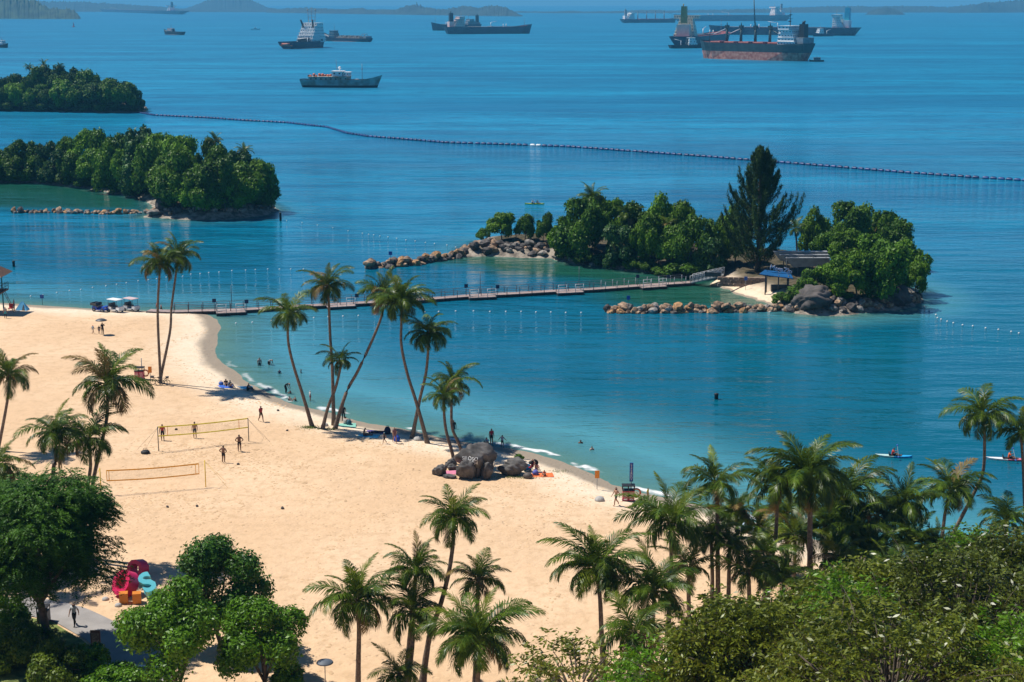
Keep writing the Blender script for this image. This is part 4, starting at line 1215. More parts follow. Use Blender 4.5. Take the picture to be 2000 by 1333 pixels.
# generic tanker
def tanker(label, stern, bow, B, F, hm_, am, hs, fm, levels, gear='pipes', name='tanker_ship', wf=1.0, split=1.0, bow_up=2.5, heading=None, L=None, funnel=(5, 5, 9), decks=None):
    o, L = ship_at(name, label, stern, bow, L, heading)
    link('hull', hull(L, B, F, split, [am, hm_, decks or SM['deckred']], bow_up, .5, .03, .03, .85, .9), o)
    x0 = -L * .5 + 0.06 * L + 8
    lv, z = [], F
    for k in range(levels):
        lx = 16 - 1.6 * k; ly = B * (.82 - .06 * k)
        lv.append((x0 + k * .8, 0, lx * wf, ly, z, 3.1)); z += 3.1
    lv.append((x0 + levels * .9, 0, 8 * wf, B * .98, z, 3.2)); z += 3.2
    wall, win = house(lv)
    p = part('superstructure', wall, hs, o); part('window_band', win, SM['glass'], p)['kind'] = 'stuff'
    fz = F + 3.1 * levels
    part('funnel', MB().box((x0 - 10 * wf, 0, fz - 2 + funnel[2] / 2), (funnel[0], funnel[1], funnel[2] + 5), 0, 0, .88).tube([(x0 - 10 * wf, .9, fz + funnel[2]), (x0 - 10 * wf, .9, fz + funnel[2] + 3)], .6, 6), fm, o)
    part('engine_casing', MB().box((x0 - 10 * wf, 0, F + 3.1 * levels * .35), (8 * wf, B * .5, 3.1 * levels * .7)), hs, o)
    part('mast', MB().tube([(x0 + 5, 0, z), (x0 + 5, 0, z + 8)], [.35, .12], 6).box((x0 + 5, 0, z + 4), (.3, 4, .3)).box((x0 + 5, 0, z + 6), (.6, 2, .4)), SM['grey'], o)
    part('bow_mast', MB().tube([(L * .44, 0, F), (L * .44, 0, F + 13)], [.35, .12], 6).box((L * .44, 0, F + 10), (.3, 2.5, .25)), SM['grey'], o)
    if gear == 'pipes':
        g = MB()
        for yy in (-1.6, -.5, .6, 1.7):
            g.tube([(-L * .30, yy, F + 1.2), (L * .40, yy, F + 1.2)], .3, 5)
        for k in range(9):
            g.box((-L * .28 + k * L * .08, 0, F + .6), (.5, 6, 1.1))
        g.box((L * .02, 0, F + 1.5), (3, B * .8, .6))
        part('deck_pipes', g, SM['grey'], o)
        part('hose_crane', MB().tube([(L * .03, 2, F), (L * .03, 2, F + 7)], .5, 6).tube([(L * .03, 2, F + 7), (L * .10, 2, F + 9)], .25, 5), SM['white'], o)
        part('breather_post', MB().tube([(L * .17, -3, F), (L * .17, -3, F + 5)], .6, 6).tube([(L * .22, 3, F), (L * .22, 3, F + 5)], .6, 6), SM['white'], o)
    elif gear == 'cranes':
        for k in range(4):
            x = -L * .22 + k * L * .17
            p = part('deck_crane', MB().tube([(x, 0, F), (x, 0, F + 17)], [1.2, .9], 6).box((x, 0, F + 17.5), (2.5, 2.5, 2)), SM['grey'], o)
            part('crane_jib', MB().tube([(x, 0, F + 15.5), (x + L * .15, 0, F + 14)], .5, 5), SM['grey'], p)
            part('hatch_cover', MB().box((x + L * .08, 0, F + .9), (L * .11, B * .6, 1.8)), SM['deckred'], o)
    return o
tanker('cream tanker with olive funnel seen from astern, behind the red carrier', (1330, 92.5), (1412, 82.0), 27, 9.5, SM['navy'], SM['navy'], SM['cream'], SM['olive'], 6, funnel=(6, 6, 12))
tanker('long tanker with turquoise funnel and white bridge behind the red carrier', (1668, 70), (1392, 67.5), 32, 9.5, SM['navy'], SM['navy'], SM['white'], SM['turq'], 5, funnel=(7, 8, 12))
tanker('very long pale grey tanker on the horizon behind the crane jib', (1534, 41), (1322, 41.5), 46, 13, SM['grey'], SM['grey'], SM['white'], SM['grey'], 6, wf=1.3)
tanker('distant bulk ship with four crane posts right of the wooded hill', (1217, 45.0), (1318, 44.6), 27, 7, SM['navy'], SM['navy'], SM['white'], SM['grey'], 4, 'cranes', name='crane_ship')
tanker('dark tanker with pinkish deckhouse in front of the wooded hill', (874, 67), (1034, 66.0), 24, 9, SM['navy'], SM['navy'], SM['pink'], SM['blackp'], 4, bow_up=4, funnel=(6, 6, 8))
tanker('dark ship whose bow pokes out behind the tanker with pinkish deckhouse', (935, 59.5), (845, 60.0), 22, 8.5, SM['navy'], SM['navy'], SM['grey'], SM['blackp'], 2, bow_up=4)
tanker('long low dark tanker before the mountain at the upper left', (353, 28.5), (152, 21.6), 44, 12, SM['navy'], SM['navy'], SM['white'], SM['navy'], 6, wf=1.3, funnel=(9, 9, 16))
# support vessel beside the cream tanker, and a bunker boat
def workboat(label, stern, bow, B, hm_, hs, levels=3, red=False, name='support_vessel', F=None, crane=True):
    o, L = ship_at(name, label, stern, bow)
    F = F or L * .07
    link('hull', hull(L, B, F, .4, [SM['antifoul'] if red else SM['blackp'], hm_, SM['grey']], L * .07, .2, .04, .02, .62, .9), o)
    lv, z = [], F
    for k in range(levels):
        lv.append((L * .16 - k * .3, 0, L * (.26 - .035 * k), B * (.8 - .1 * k), z, 2.6)); z += 2.6
    wall, win = house(lv)
    p = part('superstructure', wall, hs, o); part('window_band', win, SM['glass'], p)['kind'] = 'stuff'
    part('mast', MB().tube([(L * .14, 0, z), (L * .14, 0, z + L * .13)], [.22, .07], 5).box((L * .14, 0, z + L * .08), (.2, 2.2, .2)).box((L * .14, 0, z + L * .04), (.5, 1.4, .4)), SM['grey'], o)
    part('funnel', MB().box((L * .02, 0, F + 2.6 * levels * .5), (L * .05, B * .2, 2.6 * levels * .9), 0, 0, .85), SM['blackp'], o)
    if crane:
        part('deck_crane', MB().tube([(-L * .15, B * .2, F), (-L * .15, B * .2, F + 5)], .4, 6).tube([(-L * .15, B * .2, F + 5), (-L * .36, B * .1, F + 6.5)], .25, 5), SM['white'], o)
    return o
workboat('dark support vessel with white deckhouse under the cream tanker stern', (1309, 95), (1372, 94.5), 10, SM['blackp'], SM['white'], 3)
workboat('little white bunker boat alongside the turquoise funnel tanker', (1626, 71), (1588, 71.5), 9, SM['navy'], SM['white'], 3)
workboat('tugboat with red topped wheelhouse and tall mast on open water', (358, 68.8), (322, 67.8), 8, SM['blackp'], SM['pink'], 2, True, 'tugboat', crane=False)
workboat('tugboat cut by the left picture edge', (-14, 93), (15, 94), 6, SM['blackp'], SM['white'], 2, False, 'tugboat', crane=False)
launch('tiny white speedboat alone on the open water', 499, 58.5, R(5), 15, SM['white'], SM['white'], .4, 1.5, 'speedboat')

# landing craft right of the anchor handler
o, L = ship_at('cargo_ship', 'low cargo ship with wheelhouse forward, beside the anchor handling ship', (722, 82.5), (636, 80.5))
link('hull', hull(L, 11, 3.0, .5, [SM['antifoul'], SM['navy'], SM['grey']], 6.5, .3, .06, .01, .8, .9), o)
wall, win = house([(L * .30, 0, 9, 9, 3.2, 3), (L * .30, 0, 8, 8.5, 6.2, 3), (L * .305, 0, 6.5, 8, 9.2, 3)])
p = part('superstructure', wall, SM['grey'], o); part('window_band', win, SM['glass'], p)['kind'] = 'stuff'
part('mast', MB().tube([(L * .29, 0, 12), (L * .29, 0, 19)], .15, 5).box((L * .29, 0, 16), (.2, 2, .2)), SM['grey'], o)
g = MB()
for k in range(14):
    g.box((L * .18 - k * L * .038, 0, 4.0 + .5 * (k % 3)), (1.3, 8, 2.0 + 1.0 * (k % 3)))
part('deck_cargo', g, SM['rust'], o)
for x in (-.36, -.42):
    part('gantry', MB().torus((L * x, 0, 6), 3.0, .35, 10, 5, 0, 'x', 0, math.pi).box((L * x, -3, 5), (.6, .5, 3)).box((L * x, 3, 5), (.6, .5, 3)), SM['grey'], o)
part('stern_house', MB().box((-L * .45, 0, 4.8), (L * .07, 9, 3.4)), SM['grey'], o)

# anchor handling ship, seen from the stern quarter
a, c = P(577, 96.5), P(614, 92.0)
mid = (a + c) / 2
o = thing('anchor_handling_ship', 'white anchor handling ship with blue hull and twin masts', 'ship', (mid.x, mid.y, 0), R(66))
L, B = 70.0, 19.0
link('hull', hull(L, B, 5.5, .6, [SM['antifoul'], SM['navy'], SM['grey']], 8, .2, .05, .0, .66, 1.2, .97), o)
part('stern_roller', MB().tube([(-L / 2 - .4, -4.5, 4.4), (-L / 2 - .4, 4.5, 4.4)], 1.1, 8), SM['antifoul'], o)
part('rubbing_strip', MB().box((-L / 2 - .35, 0, 3.1), (.5, B * .75, .9)), SM['orange'], o)
wall, win = house([(L * .17, 0, 26, 18, 5.6, 3.2), (L * .18, 0, 24, 17.6, 8.8, 3.2), (L * .19, 0, 21, 17, 12, 3.1), (L * .20, 0, 18, 16.5, 15.1, 3.1), (L * .21, 0, 16, 16, 18.2, 3.0), (L * .22, 0, 12, 17.5, 21.2, 3.2)])
p = part('superstructure', wall, SM['white'], o); part('window_band', win, SM['glass'], p)['kind'] = 'stuff'
part('winch_garage', MB().box((-L * .03, 0, 7.8), (3, 12, 4.2)), SM['blackp'], o)
part('deck_crane', MB().tube([(-L * .08, -6.5, 5.5), (-L * .08, -6.5, 10)], .5, 6).tube([(-L * .08, -6.5, 10), (-L * .08, 4.5, 9)], .35, 5), SM['white'], o)
mm = MB()
for yy in (-3.5, 3.5):
    mm.tube([(L * .20, yy, 24), (L * .20, yy * 1.3, 36)], [.4, .25], 6).ball((L * .20, yy * 1.3, 37), 1.0, 6)
for z in (27, 30, 33):
    mm.tube([(L * .20, -4.6, z), (L * .20, 4.6, z)], .22, 5)
mm.tube([(L * .20, 0, 24), (L * .20, 0, 40)], [.45, .15], 6).box((L * .2, 0, 36), (.4, 4, .3)).box((L * .2, 0, 38), (.4, 2.4, .3))
part('mast', mm, SM['grey'], o)
for yy in (-5.5, 5.5):
    part('funnel', MB().tube([(L * .10, yy, 20), (L * .06, yy * 1.25, 27.5)], [1.0, .8], 8), SM['blackp'], o)
part('mooring_port', MB().lathe([(1.2, -.1), (1.2, .1)], (L * .25, -9.35, 7.6), 10, 0, 'y'), SM['blackp'], o)

# fishing vessel
o, L = ship_at('fishing_ship', 'weathered pale fishing ship with red floats piled aft', (592, 170.5), (737, 171.5))
link('hull', hull(L, 8.6, 3.2, 1.15, [SM['blackp'], SM['teal'], SM['grey']], 2.6, .3, .06, .02, .66, .9), o)
wall, win = house([(-L * .20, 0, L * .40, 7.6, 3.1, 2.5), (L * .03, 0, L * .20, 7.2, 3.2, 2.6)])
p = part('deckhouse', wall, SM['rust'], o); part('window_band', win, SM['glass'], p)['kind'] = 'stuff'
wall, win = house([(-L * .02, 0, L * .14, 6.4, 5.8, 2.7), (L * .10, 0, L * .08, 5, 5.8, 2.2)])
p = part('bridge_house', wall, SM['white'], o); part('window_band', win, SM['glass'], p)['kind'] = 'stuff'
part('radar_dome', MB().ball((L * .0, 0, 10.2), .8, 8).tube([(0, 0, 8.3), (0, 0, 9.6)], .2, 6), SM['white'], o)
part('mast', MB().tube([(-L * .04, .6, 8.4), (-L * .05, .6, 14.5)], .12, 5).tube([(-L * .05, .6, 11), (-L * .02, .6, 9)], .08, 4), SM['grey'], o)
part('bow_mast', MB().tube([(L * .30, 0, 3.2), (L * .30, 0, 12.5)], .15, 5).box((L * .30, 0, 9.0), (.15, 1.6, .15)).ball((L * .30, 0, 9.6), .35, 6), SM['grey'], o)
r_ = random.Random(4)
for k in range(14):
    part('fishing_float', MB().ball((-L * .41 + k * L * .025, r_.uniform(-2.2, 2.2), 5.9 + r_.uniform(0, .7)), r_.uniform(.55, .9), 6), SM['orange'] if k % 3 else SM['blackp'], o)
part('hatch_cover', MB().box((L * .21, 0, 3.9), (3, 3.5, 1.0)).box((L * .14, 0, 3.8), (2, 3, .9)), SM['rust'], o)

# red navigation buoy
b0 = P(144, 53)
o = thing('navigation_buoy', 'red navigation buoy floating beyond the farthest islet', 'buoy', (b0.x, b0.y, 0))
part('float', MB().lathe([(2.4, -.6), (2.6, .6), (2.2, 1.2), (1.6, 1.4)], n=12), M['red'], o)
part('tower', MB().tube([(1.3, 0, 1.3), (.3, 0, 6.5)], .18, 5).tube([(-1.3, 0, 1.3), (-.3, 0, 6.5)], .18, 5).tube([(0, 1.3, 1.3), (0, .3, 6.5)], .18, 5).tube([(0, -1.3, 1.3), (0, -.3, 6.5)], .18, 5).box((0, 0, 4), (1.6, 1.6, 2.4)), M['red'], o)
part('lantern', MB().lathe([(.5, 6.4), (.5, 7.4), (.1, 8)], n=8), M['red'], o)
# ------------------------------------------------------------------ rocks
def rock_mesh(seed, sub=2, rough=0.28, sharp=0.0):
    bm = bmesh.new()
    bmesh.ops.create_icosphere(bm, subdivisions=sub, radius=1.0)
    r = np.random.RandomState(seed)
    dirs = r.randn(11, 3); dirs /= np.linalg.norm(dirs, axis=1, keepdims=True)
    offs = r.uniform(0.52, 0.92, 11)
    k = r.uniform(1.5, 3.5, (4, 3)); ph = r.uniform(0, 6, 4)
    for v in bm.verts:
        p = np.array(v.co)
        s = 1.0
        for d, o_ in zip(dirs, offs):       # worn flat faces
            q = p @ d
            if q * s > o_:
                s = min(s, o_ / q)
        s = s + rough * 0.22 * sum(math.sin(float(p @ k[j]) * (1.5 + j) + ph[j]) for j in range(4)) / 2
        v.co = Vector(p * s)
    me = bpy.data.meshes.new('rock')
    bm.to_mesh(me); bm.free()
    for p in me.polygons:
        p.use_smooth = True
    return me
RM = {
    'tan': mat('rock_tan', (0.17, 0.105, 0.065), 0.85, 0.35, 1.3, 0.06, col2=(0.44, 0.29, 0.18), rnd=0.25),
    'orange': mat('rock_orange', (0.24, 0.125, 0.055), 0.85, 0.3, 1.3, 0.06, col2=(0.52, 0.29, 0.13), rnd=0.2),
    'grey': mat('rock_grey', (0.14, 0.125, 0.11), 0.85, 0.3, 1.3, 0.06, col2=(0.40, 0.35, 0.30), rnd=0.25),
    'dark': mat('rock_dark', (0.045, 0.040, 0.036), 0.8, 0.3, 1.2, 0.05, col2=(0.13, 0.11, 0.10), rnd=0.3),
    'basalt': mat('boulder_dark', (0.045, 0.042, 0.040), 0.75, 0.3, 1.1, 0.10, col2=(0.17, 0.155, 0.145), detail=8),
}
ROCKS = {k: [] for k in RM}
for k in RM:
    for j in range(4):
        me = rock_mesh(17 * j + len(k), 2)
        me.polygons.foreach_set('use_smooth', [False] * len(me.polygons))
        me.materials.append(RM[k])
        ROCKS[k].append(me)

def rock_line(name, label, cat, path, n, smin, smax, kinds, seed, width=1.4, rise=0.75, land=False):
    """a line of loose stones, each an object, laid along pixels on the waterline"""
    r = random.Random(seed)
    pts = [P(*q) for q in path]
    o = thing(name, label, cat, tuple(pts[0]))
    seg = [(pts[i + 1] - pts[i]).length for i in range(len(pts) - 1)]
    tot = sum(seg)
    for k in range(n):
        d = tot * (k + r.random()) / n
        i = 0
        while i < len(seg) - 1 and d > seg[i]:
            d -= seg[i]; i += 1
        p = pts[i].lerp(pts[i + 1], min(1, d / seg[i]))
        up = (k % 3 == 0)
        s = r.uniform(smin, smax)
        off = r.uniform(-width, width) * (0.4 if up else 1)
        z = gz(p.x, p.y + off) if land else -0.1
        c = link('boulder', r.choice(ROCKS[r.choice(kinds)]), o, Vector((p.x + r.uniform(-.3, .3), p.y + off, z + s * (0.25 + (rise if up else 0)))) - pts[0])
        c.rotation_euler = (r.uniform(-.5, .5), r.uniform(-.5, .5), r.uniform(0, 6.28))
        c.scale = (s * r.uniform(.8, 1.25), s * r.uniform(.8, 1.1), s * r.uniform(.6, .9))
    return o
KT = ['tan', 'tan', 'orange', 'grey', 'dark']
rock_line('rock_breakwater', 'low rock breakwater running out from the left islet', 'breakwater', [(26, 416), (120, 416), (215, 419), (292, 416)], 66, 0.4, 1.0, KT, 1, 0.9, 0.5)
rock_line('rock_breakwater', 'piled rock breakwater at the western tip of the bridge islet', 'breakwater', [(716, 524), (760, 522), (815, 516), (870, 507), (905, 500)], 90, 0.42, 1.1, ['tan', 'orange', 'dark', 'dark', 'tan'], 2, 1.5, 0.75)
rock_line('rock_breakwater', 'long tan rock breakwater in front of the islet beach', 'breakwater', [(1184, 609), (1260, 611), (1360, 610), (1460, 608), (1556, 607)], 135, 0.45, 1.0, KT, 3, 1.0, 0.75)
rock_line('rocky_shore', 'pale broken rocks along the point of the left islet', 'rocks', [(296, 420), (340, 424), (400, 425), (460, 423), (515, 416), (532, 411)], 90, 0.35, 0.95, ['grey', 'grey', 'tan', 'dark'], 4, 1.6, 0.2, True)
rock_line('rocky_shore', 'broken rocks below the bare western end of the bridge islet', 'rocks', [(900, 497), (925, 492), (960, 496), (1010, 498), (1068, 501)], 90, 0.35, 1.1, ['grey', 'dark', 'tan', 'dark'], 5, 1.8, 0.3, True)
rock_line('rocky_shore', 'pale rocks at the waterline of the bridge islet right end', 'rocks', [(1560, 609), (1620, 612), (1690, 606), (1760, 598), (1795, 586)], 80, 0.35, 0.95, ['grey', 'tan', 'tan', 'dark'], 6, 1.5, 0.1, True)
rock_line('rocky_shore', 'scattered stones along the lagoon edge under the islet trees', 'rocks', [(1080, 505), (1140, 516), (1200, 524), (1280, 533)], 34, 0.3, 0.8, ['grey', 'dark', 'tan'], 7, 0.9, 0.1, True)
rock_line('rocky_shore', 'light stones at the foot of the farthest islet point', 'rocks', [(235, 219), (255, 218), (275, 217), (284, 216)], 26, 0.6, 1.6, ['grey', 'tan', 'dark'], 8, 1.5, 0.2, True)

from mathutils import noise as mnoise
def craggy(me, seed):
    for v in me.vertices:
        p = v.co * 2.2 + Vector((seed, 0, 0))
        n1 = mnoise.fractal(p, 1.0, 2.1, 5)
        rd = abs(mnoise.noise(p * 0.8 + Vector((5, seed, 0))))
        v.co *= 1 + 0.07 * n1 - 0.10 * max(0, 0.12 - rd) / 0.12
def boulder(label, px, by, wpx, hpx, kind, seed, ry=1.0, tilt=0.0, group=None, name='boulder', sub=3, lean=0.0):
    b = G(px, by)
    me = rock_mesh(seed, 4, 0.34)
    craggy(me, seed)
    me.materials.append(RM[kind])
    w = wpx / 2 / ppm(b.y, b.z); h = hpx / ppm(b.y, b.z)
    o = link(name, me, None, (b.x, b.y + w * ry * 0.4, b.z + h * 0.40))
    o.scale = (w * 1.06, w * ry, h * 0.62)
    o.rotation_euler = (0, tilt, 0)
    return tag(o, label, 'boulder', group)
GBO = 'dark boulders on the beach'
big = boulder('largest dark boulder on the beach with white lettering', 930, 931, 78, 72, 'basalt', 201, 0.9, 0, GBO)
boulder('rounded boulder leaning on the front left of the largest one', 909, 937, 38, 38, 'basalt', 204, 0.7, 0.1, GBO)
boulder('narrow pointed boulder at the front right of the largest one', 951, 937, 25, 35, 'basalt', 203, 0.7, 0.25, GBO)
boulder('small boulder wedged between the two in front of the largest', 931, 934, 15, 26, 'basalt', 205, 0.8, 0, GBO)
boulder('low angular boulder at the far left of the group', 857, 930, 36, 24, 'basalt', 206, 0.8, -0.15, GBO)
boulder('boulder standing behind the low angular one', 879, 914, 24, 20, 'basalt', 207, 0.8, 0, GBO)
boulder('small grey boulder between the low angular and the largest one', 883, 919, 20, 12, 'basalt', 208, 0.9, 0, GBO)
boulder('flat slab of rock lying before the boulder group', 878, 935, 27, 8, 'basalt', 209, 0.7, 0, GBO)
boulder('broad smooth boulder right of the largest one', 1003, 930, 54, 36, 'basalt', 210, 0.8, 0.12, GBO)
boulder('grey pointed rock at the corner of the islet beach', 1588, 605, 80, 48, 'dark', 221, 0.8, -0.25)
boulder('dark smooth rock at the right end of the bridge islet', 1752, 594, 84, 34, 'dark', 222, 0.9, 0.1)
boulder('tall dark block of rock beside the left islet lagoon', 314, 412, 27, 28, 'dark', 223, 0.9, 0)
boulder('low dark rock right of the tall block on the left islet', 346, 418, 22, 14, 'dark', 224, 0.9, 0)
boulder('pale slab at the inner end of the left breakwater', 300, 420, 30, 12, 'grey', 225, 0.9, 0)
boulder('dark rock above the breakwater at the bare islet end', 925, 488, 24, 17, 'dark', 226, 0.9, 0)
boulder('second dark rock inland of the bare islet end', 948, 484, 22, 17, 'dark', 227, 0.9, 0)
boulder('dark rock at the water below the small round trees', 950, 499, 24, 16, 'dark', 228, 0.9, 0)
GD = 'white half buried domes on the sand'
dome_me = MB().lathe([(.42, -.05), (.41, .1), (.34, .24), (.2, .33), (.02, .36)], n=14).mesh('dome', mat('dome_grey', (.42, .40, .37), .7, .2, 3))
for lb, x, y, s in (('white dome on the sand beside the leaning palm', 635, 832, 1.0), ('white dome on the sand by the crossing palms', 816, 860, 1.3), ('white dome on the sand near the striding bather', 1171, 978, 1.3),
                    ('white dome by the crimson letter, upper of two', 206, 1172, .75), ('white dome by the crimson letter, lower of two', 231, 1184, .75)):
    o = link('marker_dome', dome_me, None, G(x, y), 0, s * .85)
    tag(o, lb, 'dome', GD)

def text_mesh(body, size, extrude, mtl, vertical=False, bold=0.0):
    cu = bpy.data.curves.new('lettering', 'FONT')
    cu.body = body; cu.size = size; cu.extrude = extrude; cu.align_x = 'CENTER'; cu.align_y = 'CENTER'
    cu.offset = bold; cu.resolution_u = 3
    cu.space_line = 0.82
    t = bpy.data.objects.new('tmp', cu)
    COL.objects.link(t)
    dg = bpy.context.evaluated_depsgraph_get()
    me = bpy.data.meshes.new_from_object(t.evaluated_get(dg))
    bpy.data.objects.remove(t)
    me.materials.clear(); me.materials.append(mtl)
    return me

# white letters brushed on the largest boulder, lying on its surface
from mathutils.bvhtree import BVHTree
bpy.context.view_layer.update()
tm = text_mesh('SILOSO\nBEACH', 0.46, 0.0, M['white'], bold=0.004)
bv = BVHTree.FromPolygons([big.matrix_world @ v.co for v in big.data.vertices], [p.vertices[:] for p in big.data.polygons])
cen = big.matrix_world.translation + Vector((-0.55, 0, 0.35))
inv = big.matrix_world.inverted()
for v in tm.vertices:
    w = Vector((cen.x + v.co.x, big.location.y - 8, cen.z + v.co.y + 0.1 * v.co.x))
    hit = bv.ray_cast(w, Vector((0, 1, 0)))
    q = hit[0] + Vector((0, -0.03, 0)) if hit[0] is not None else Vector((w.x, big.location.y - 1, w.z))
    v.co = inv @ q
t = link('lettering', tm, big)

# ------------------------------------------------------------------ floating barrier and swim buoys
bar_px = [(275, 222), (300, 226), (352, 229), (400, 231), (470, 236), (560, 241), (640, 250), (680, 262), (720, 268), (800, 274), (870, 280), (1000, 284), (1110, 288), (1250, 298), (1400, 309), (1450, 313),
          (1540, 320), (1600, 325), (1700, 333), (1800, 341), (1900, 348), (2000, 354), (2060, 358)]
bp_ = [P(*q) for q in bar_px]
bo = thing('floating_barrier', 'long curving string of dark blue floats across the water', 'barrier', tuple(bp_[0]))
M['float_blue'] = mat('blue_float_plastic', (0.012, 0.045, 0.16), 0.45, 0.25, 2.0, rnd=0.3)
fl = MB().lathe([(.12, -.8), (.40, -.72), (.44, -.6), (.44, .6), (.40, .72), (.12, .8)], (0, 0, .18), 10, 0, 'x')
fl.box((0, 0, .62), (.9, .18, .12))
fl_me = fl.mesh('float', M['float_blue'])
fw_me = fl.mesh('float', M['white'])
d_acc, step, nflo = 0.0, 2.0, 0
for i in range(len(bp_) - 1):
    a, c = bp_[i], bp_[i + 1]
    ln = (c - a).length
    while d_acc < ln:
        p = a.lerp(c, d_acc / ln)
        f = link('float', fw_me if nflo in (108, 109) else fl_me, bo, p - bp_[0], math.atan2(c.y - a.y, c.x - a.x) + rng.uniform(-.05, .05))
        f.rotation_euler[0] = rng.uniform(-.3, .3)
        nflo += 1
        d_acc += step + (0.5 if nflo % 9 == 0 else 0)
    d_acc -= ln
part('rope', MB().tube([p - bp_[0] + Vector((0, 0, .1)) for p in bp_], .06, 4), M['black'], bo)

ball_me = MB().ball((0, 0, .05), .135, 8).mesh('buoy', mat('buoy_white', (0.72, 0.72, 0.70), 0.4, .1, 3))
def buoy_line(label, px):
    pts = [P(*q) for q in px]
    o = thing('buoy_line', label, 'buoy line', tuple(pts[0]))
    for p in pts:
        link('buoy', ball_me, o, p - pts[0])
    part('rope', MB().tube([p - pts[0] + Vector((0, 0, -.03)) for p in pts], .025, 4), M['white'], o)
buoy_line('line of white swim buoys from the beach towards the left islet', [(60, 580), (84, 578), (111, 573), (136, 569), (158, 567), (181, 563), (207, 560), (228, 557), (247, 554), (270, 550), (290, 548), (306, 546), (325, 543), (357, 541), (373, 537), (391, 536), (408, 534),
           (428, 533), (453, 530), (480, 529), (499, 528), (523, 527), (546, 527), (568, 527), (593, 527)])
buoy_line('line of white swim buoys inside the bay along the bridge', [(461, 633), (493, 631), (530, 628), (572, 625), (613, 622), (641, 620), (670, 619), (700, 618), (732, 616), (762, 614), (800, 612), (830, 611), (857, 610), (890, 609), (925, 609), (957, 610), (988, 610), (1018, 610), (1047, 611), (1076, 611), (1105, 612), (1135, 612)])
buoy_line('line of white swim buoys west of the bare islet end', [(560, 432), (590, 436), (620, 441), (650, 446), (680, 452), (708, 457), (720, 459), (730, 460), (742, 462), (758, 464), (775, 467), (793, 470), (811, 472), (831, 475), (849, 477), (873, 480), (890, 484)])
buoy_line('line of white swim buoys right of the bridge islet', [(1806, 600), (1815, 607), (1828, 616), (1831, 622), (1838, 625), (1850, 629), (1862, 632), (1880, 636), (1900, 638), (1925, 642), (1950, 645), (1975, 649), (1990, 652), (2010, 655)])
GP_ = 'dark mooring piles standing in the water'
for lb, x, y, ph_ in (('dark pile in the water off the left islet point', 548, 432, 1.8), ('dark pile in the water near the lifeguard tower', 27, 521, 1.0), ('dark pile in the middle of the bay', 1399, 780, .72)):
    p = P(x, y)
    o = link('mooring_pile', MB().lathe([(.22, -2), (.22, ph_ - .28), (.25, ph_ - .25), (.25, ph_ - .05), (.05, ph_)], n=10).mesh('mooring_pile', M['black']), None, (p.x, p.y, 0))
    tag(o, lb, 'pile', GP_)

# ------------------------------------------------------------------ floating bridge
M['deck'] = mat('bridge_deck_pink', (0.32, 0.24, 0.215), 0.8, 0.2, 1.5, rnd=0.12)
M['rail'] = mat('bridge_rail', (0.10, 0.115, 0.13), 0.5, 0.2, 2)
M['navyb'] = mat('navy_sign', (0.012, 0.025, 0.08), .5, .1, 3)
M['railw'] = mat('bridge_rail_pale', (0.55, 0.56, 0.56), 0.5, 0.1, 2)
br_px = [(290, 606), (330, 608), (400, 606), (460, 605), (592, 597), (652, 594), (740, 589), (816, 585), (932, 576), (1000, 573), (1080, 568), (1160, 564), (1240, 558), (1300, 554), (1350, 551)]
bpt = [P(x, y, 0.45) for x, y in br_px]
B0 = Vector((bpt[0].x, bpt[0].y, 0))
bro = thing('floating_bridge', 'long floating footbridge with railings from beach to islet', 'bridge', tuple(B0))
# even stations along it
sta, acc = [], 0.0
for i in range(len(bpt) - 1):
    a, c = bpt[i], bpt[i + 1]
    ln = (c - a).length
    while acc < ln:
        sta.append(a.lerp(c, acc / ln)); acc += 2.0
    acc -= ln
sta.append(bpt[-1])
post_me = MB().tube([(0, 0, -.1), (0, 0, 1.1)], .055, 6).mesh('railing_post', M['rail'])
postw_me = MB().tube([(0, 0, -.1), (0, 0, 1.1)], .055, 6).mesh('railing_post', M['railw'])
deck_me = MB().box((0, 0, -.05), (1.96, 1.7, .1)).mesh('deck_section', M['deck'])
pont_me = MB().box((0, 0, -.36), (1.9, 1.9, .5)).mesh('pontoon', M['black'])
rl, rr = [], []
for i in range(len(sta) - 1):
    a, c = sta[i], sta[i + 1]
    d = (c - a).normalized(); n_ = Vector((-d.y, d.x, 0))
    g = math.atan2(d.y, d.x)
    m = (a + c) / 2 - B0
    s = link('deck_section', deck_me, bro, m, g)
    link('pontoon', pont_me, s)
    k = len(sta)
    for sd, lst in ((1, rl), (-1, rr)):
        p = a - B0 + n_ * sd * .8
        lst.append(p)
        if i > 1:
            link('railing_post', postw_me if i > k * .78 else post_me, bro, p)
for lst in (rl, rr):
    for z in (.55, 1.08):
        part('handrail', MB().tube([p + Vector((0, 0, z)) for p in lst[2:]], .035, 4), M['rail'], bro)
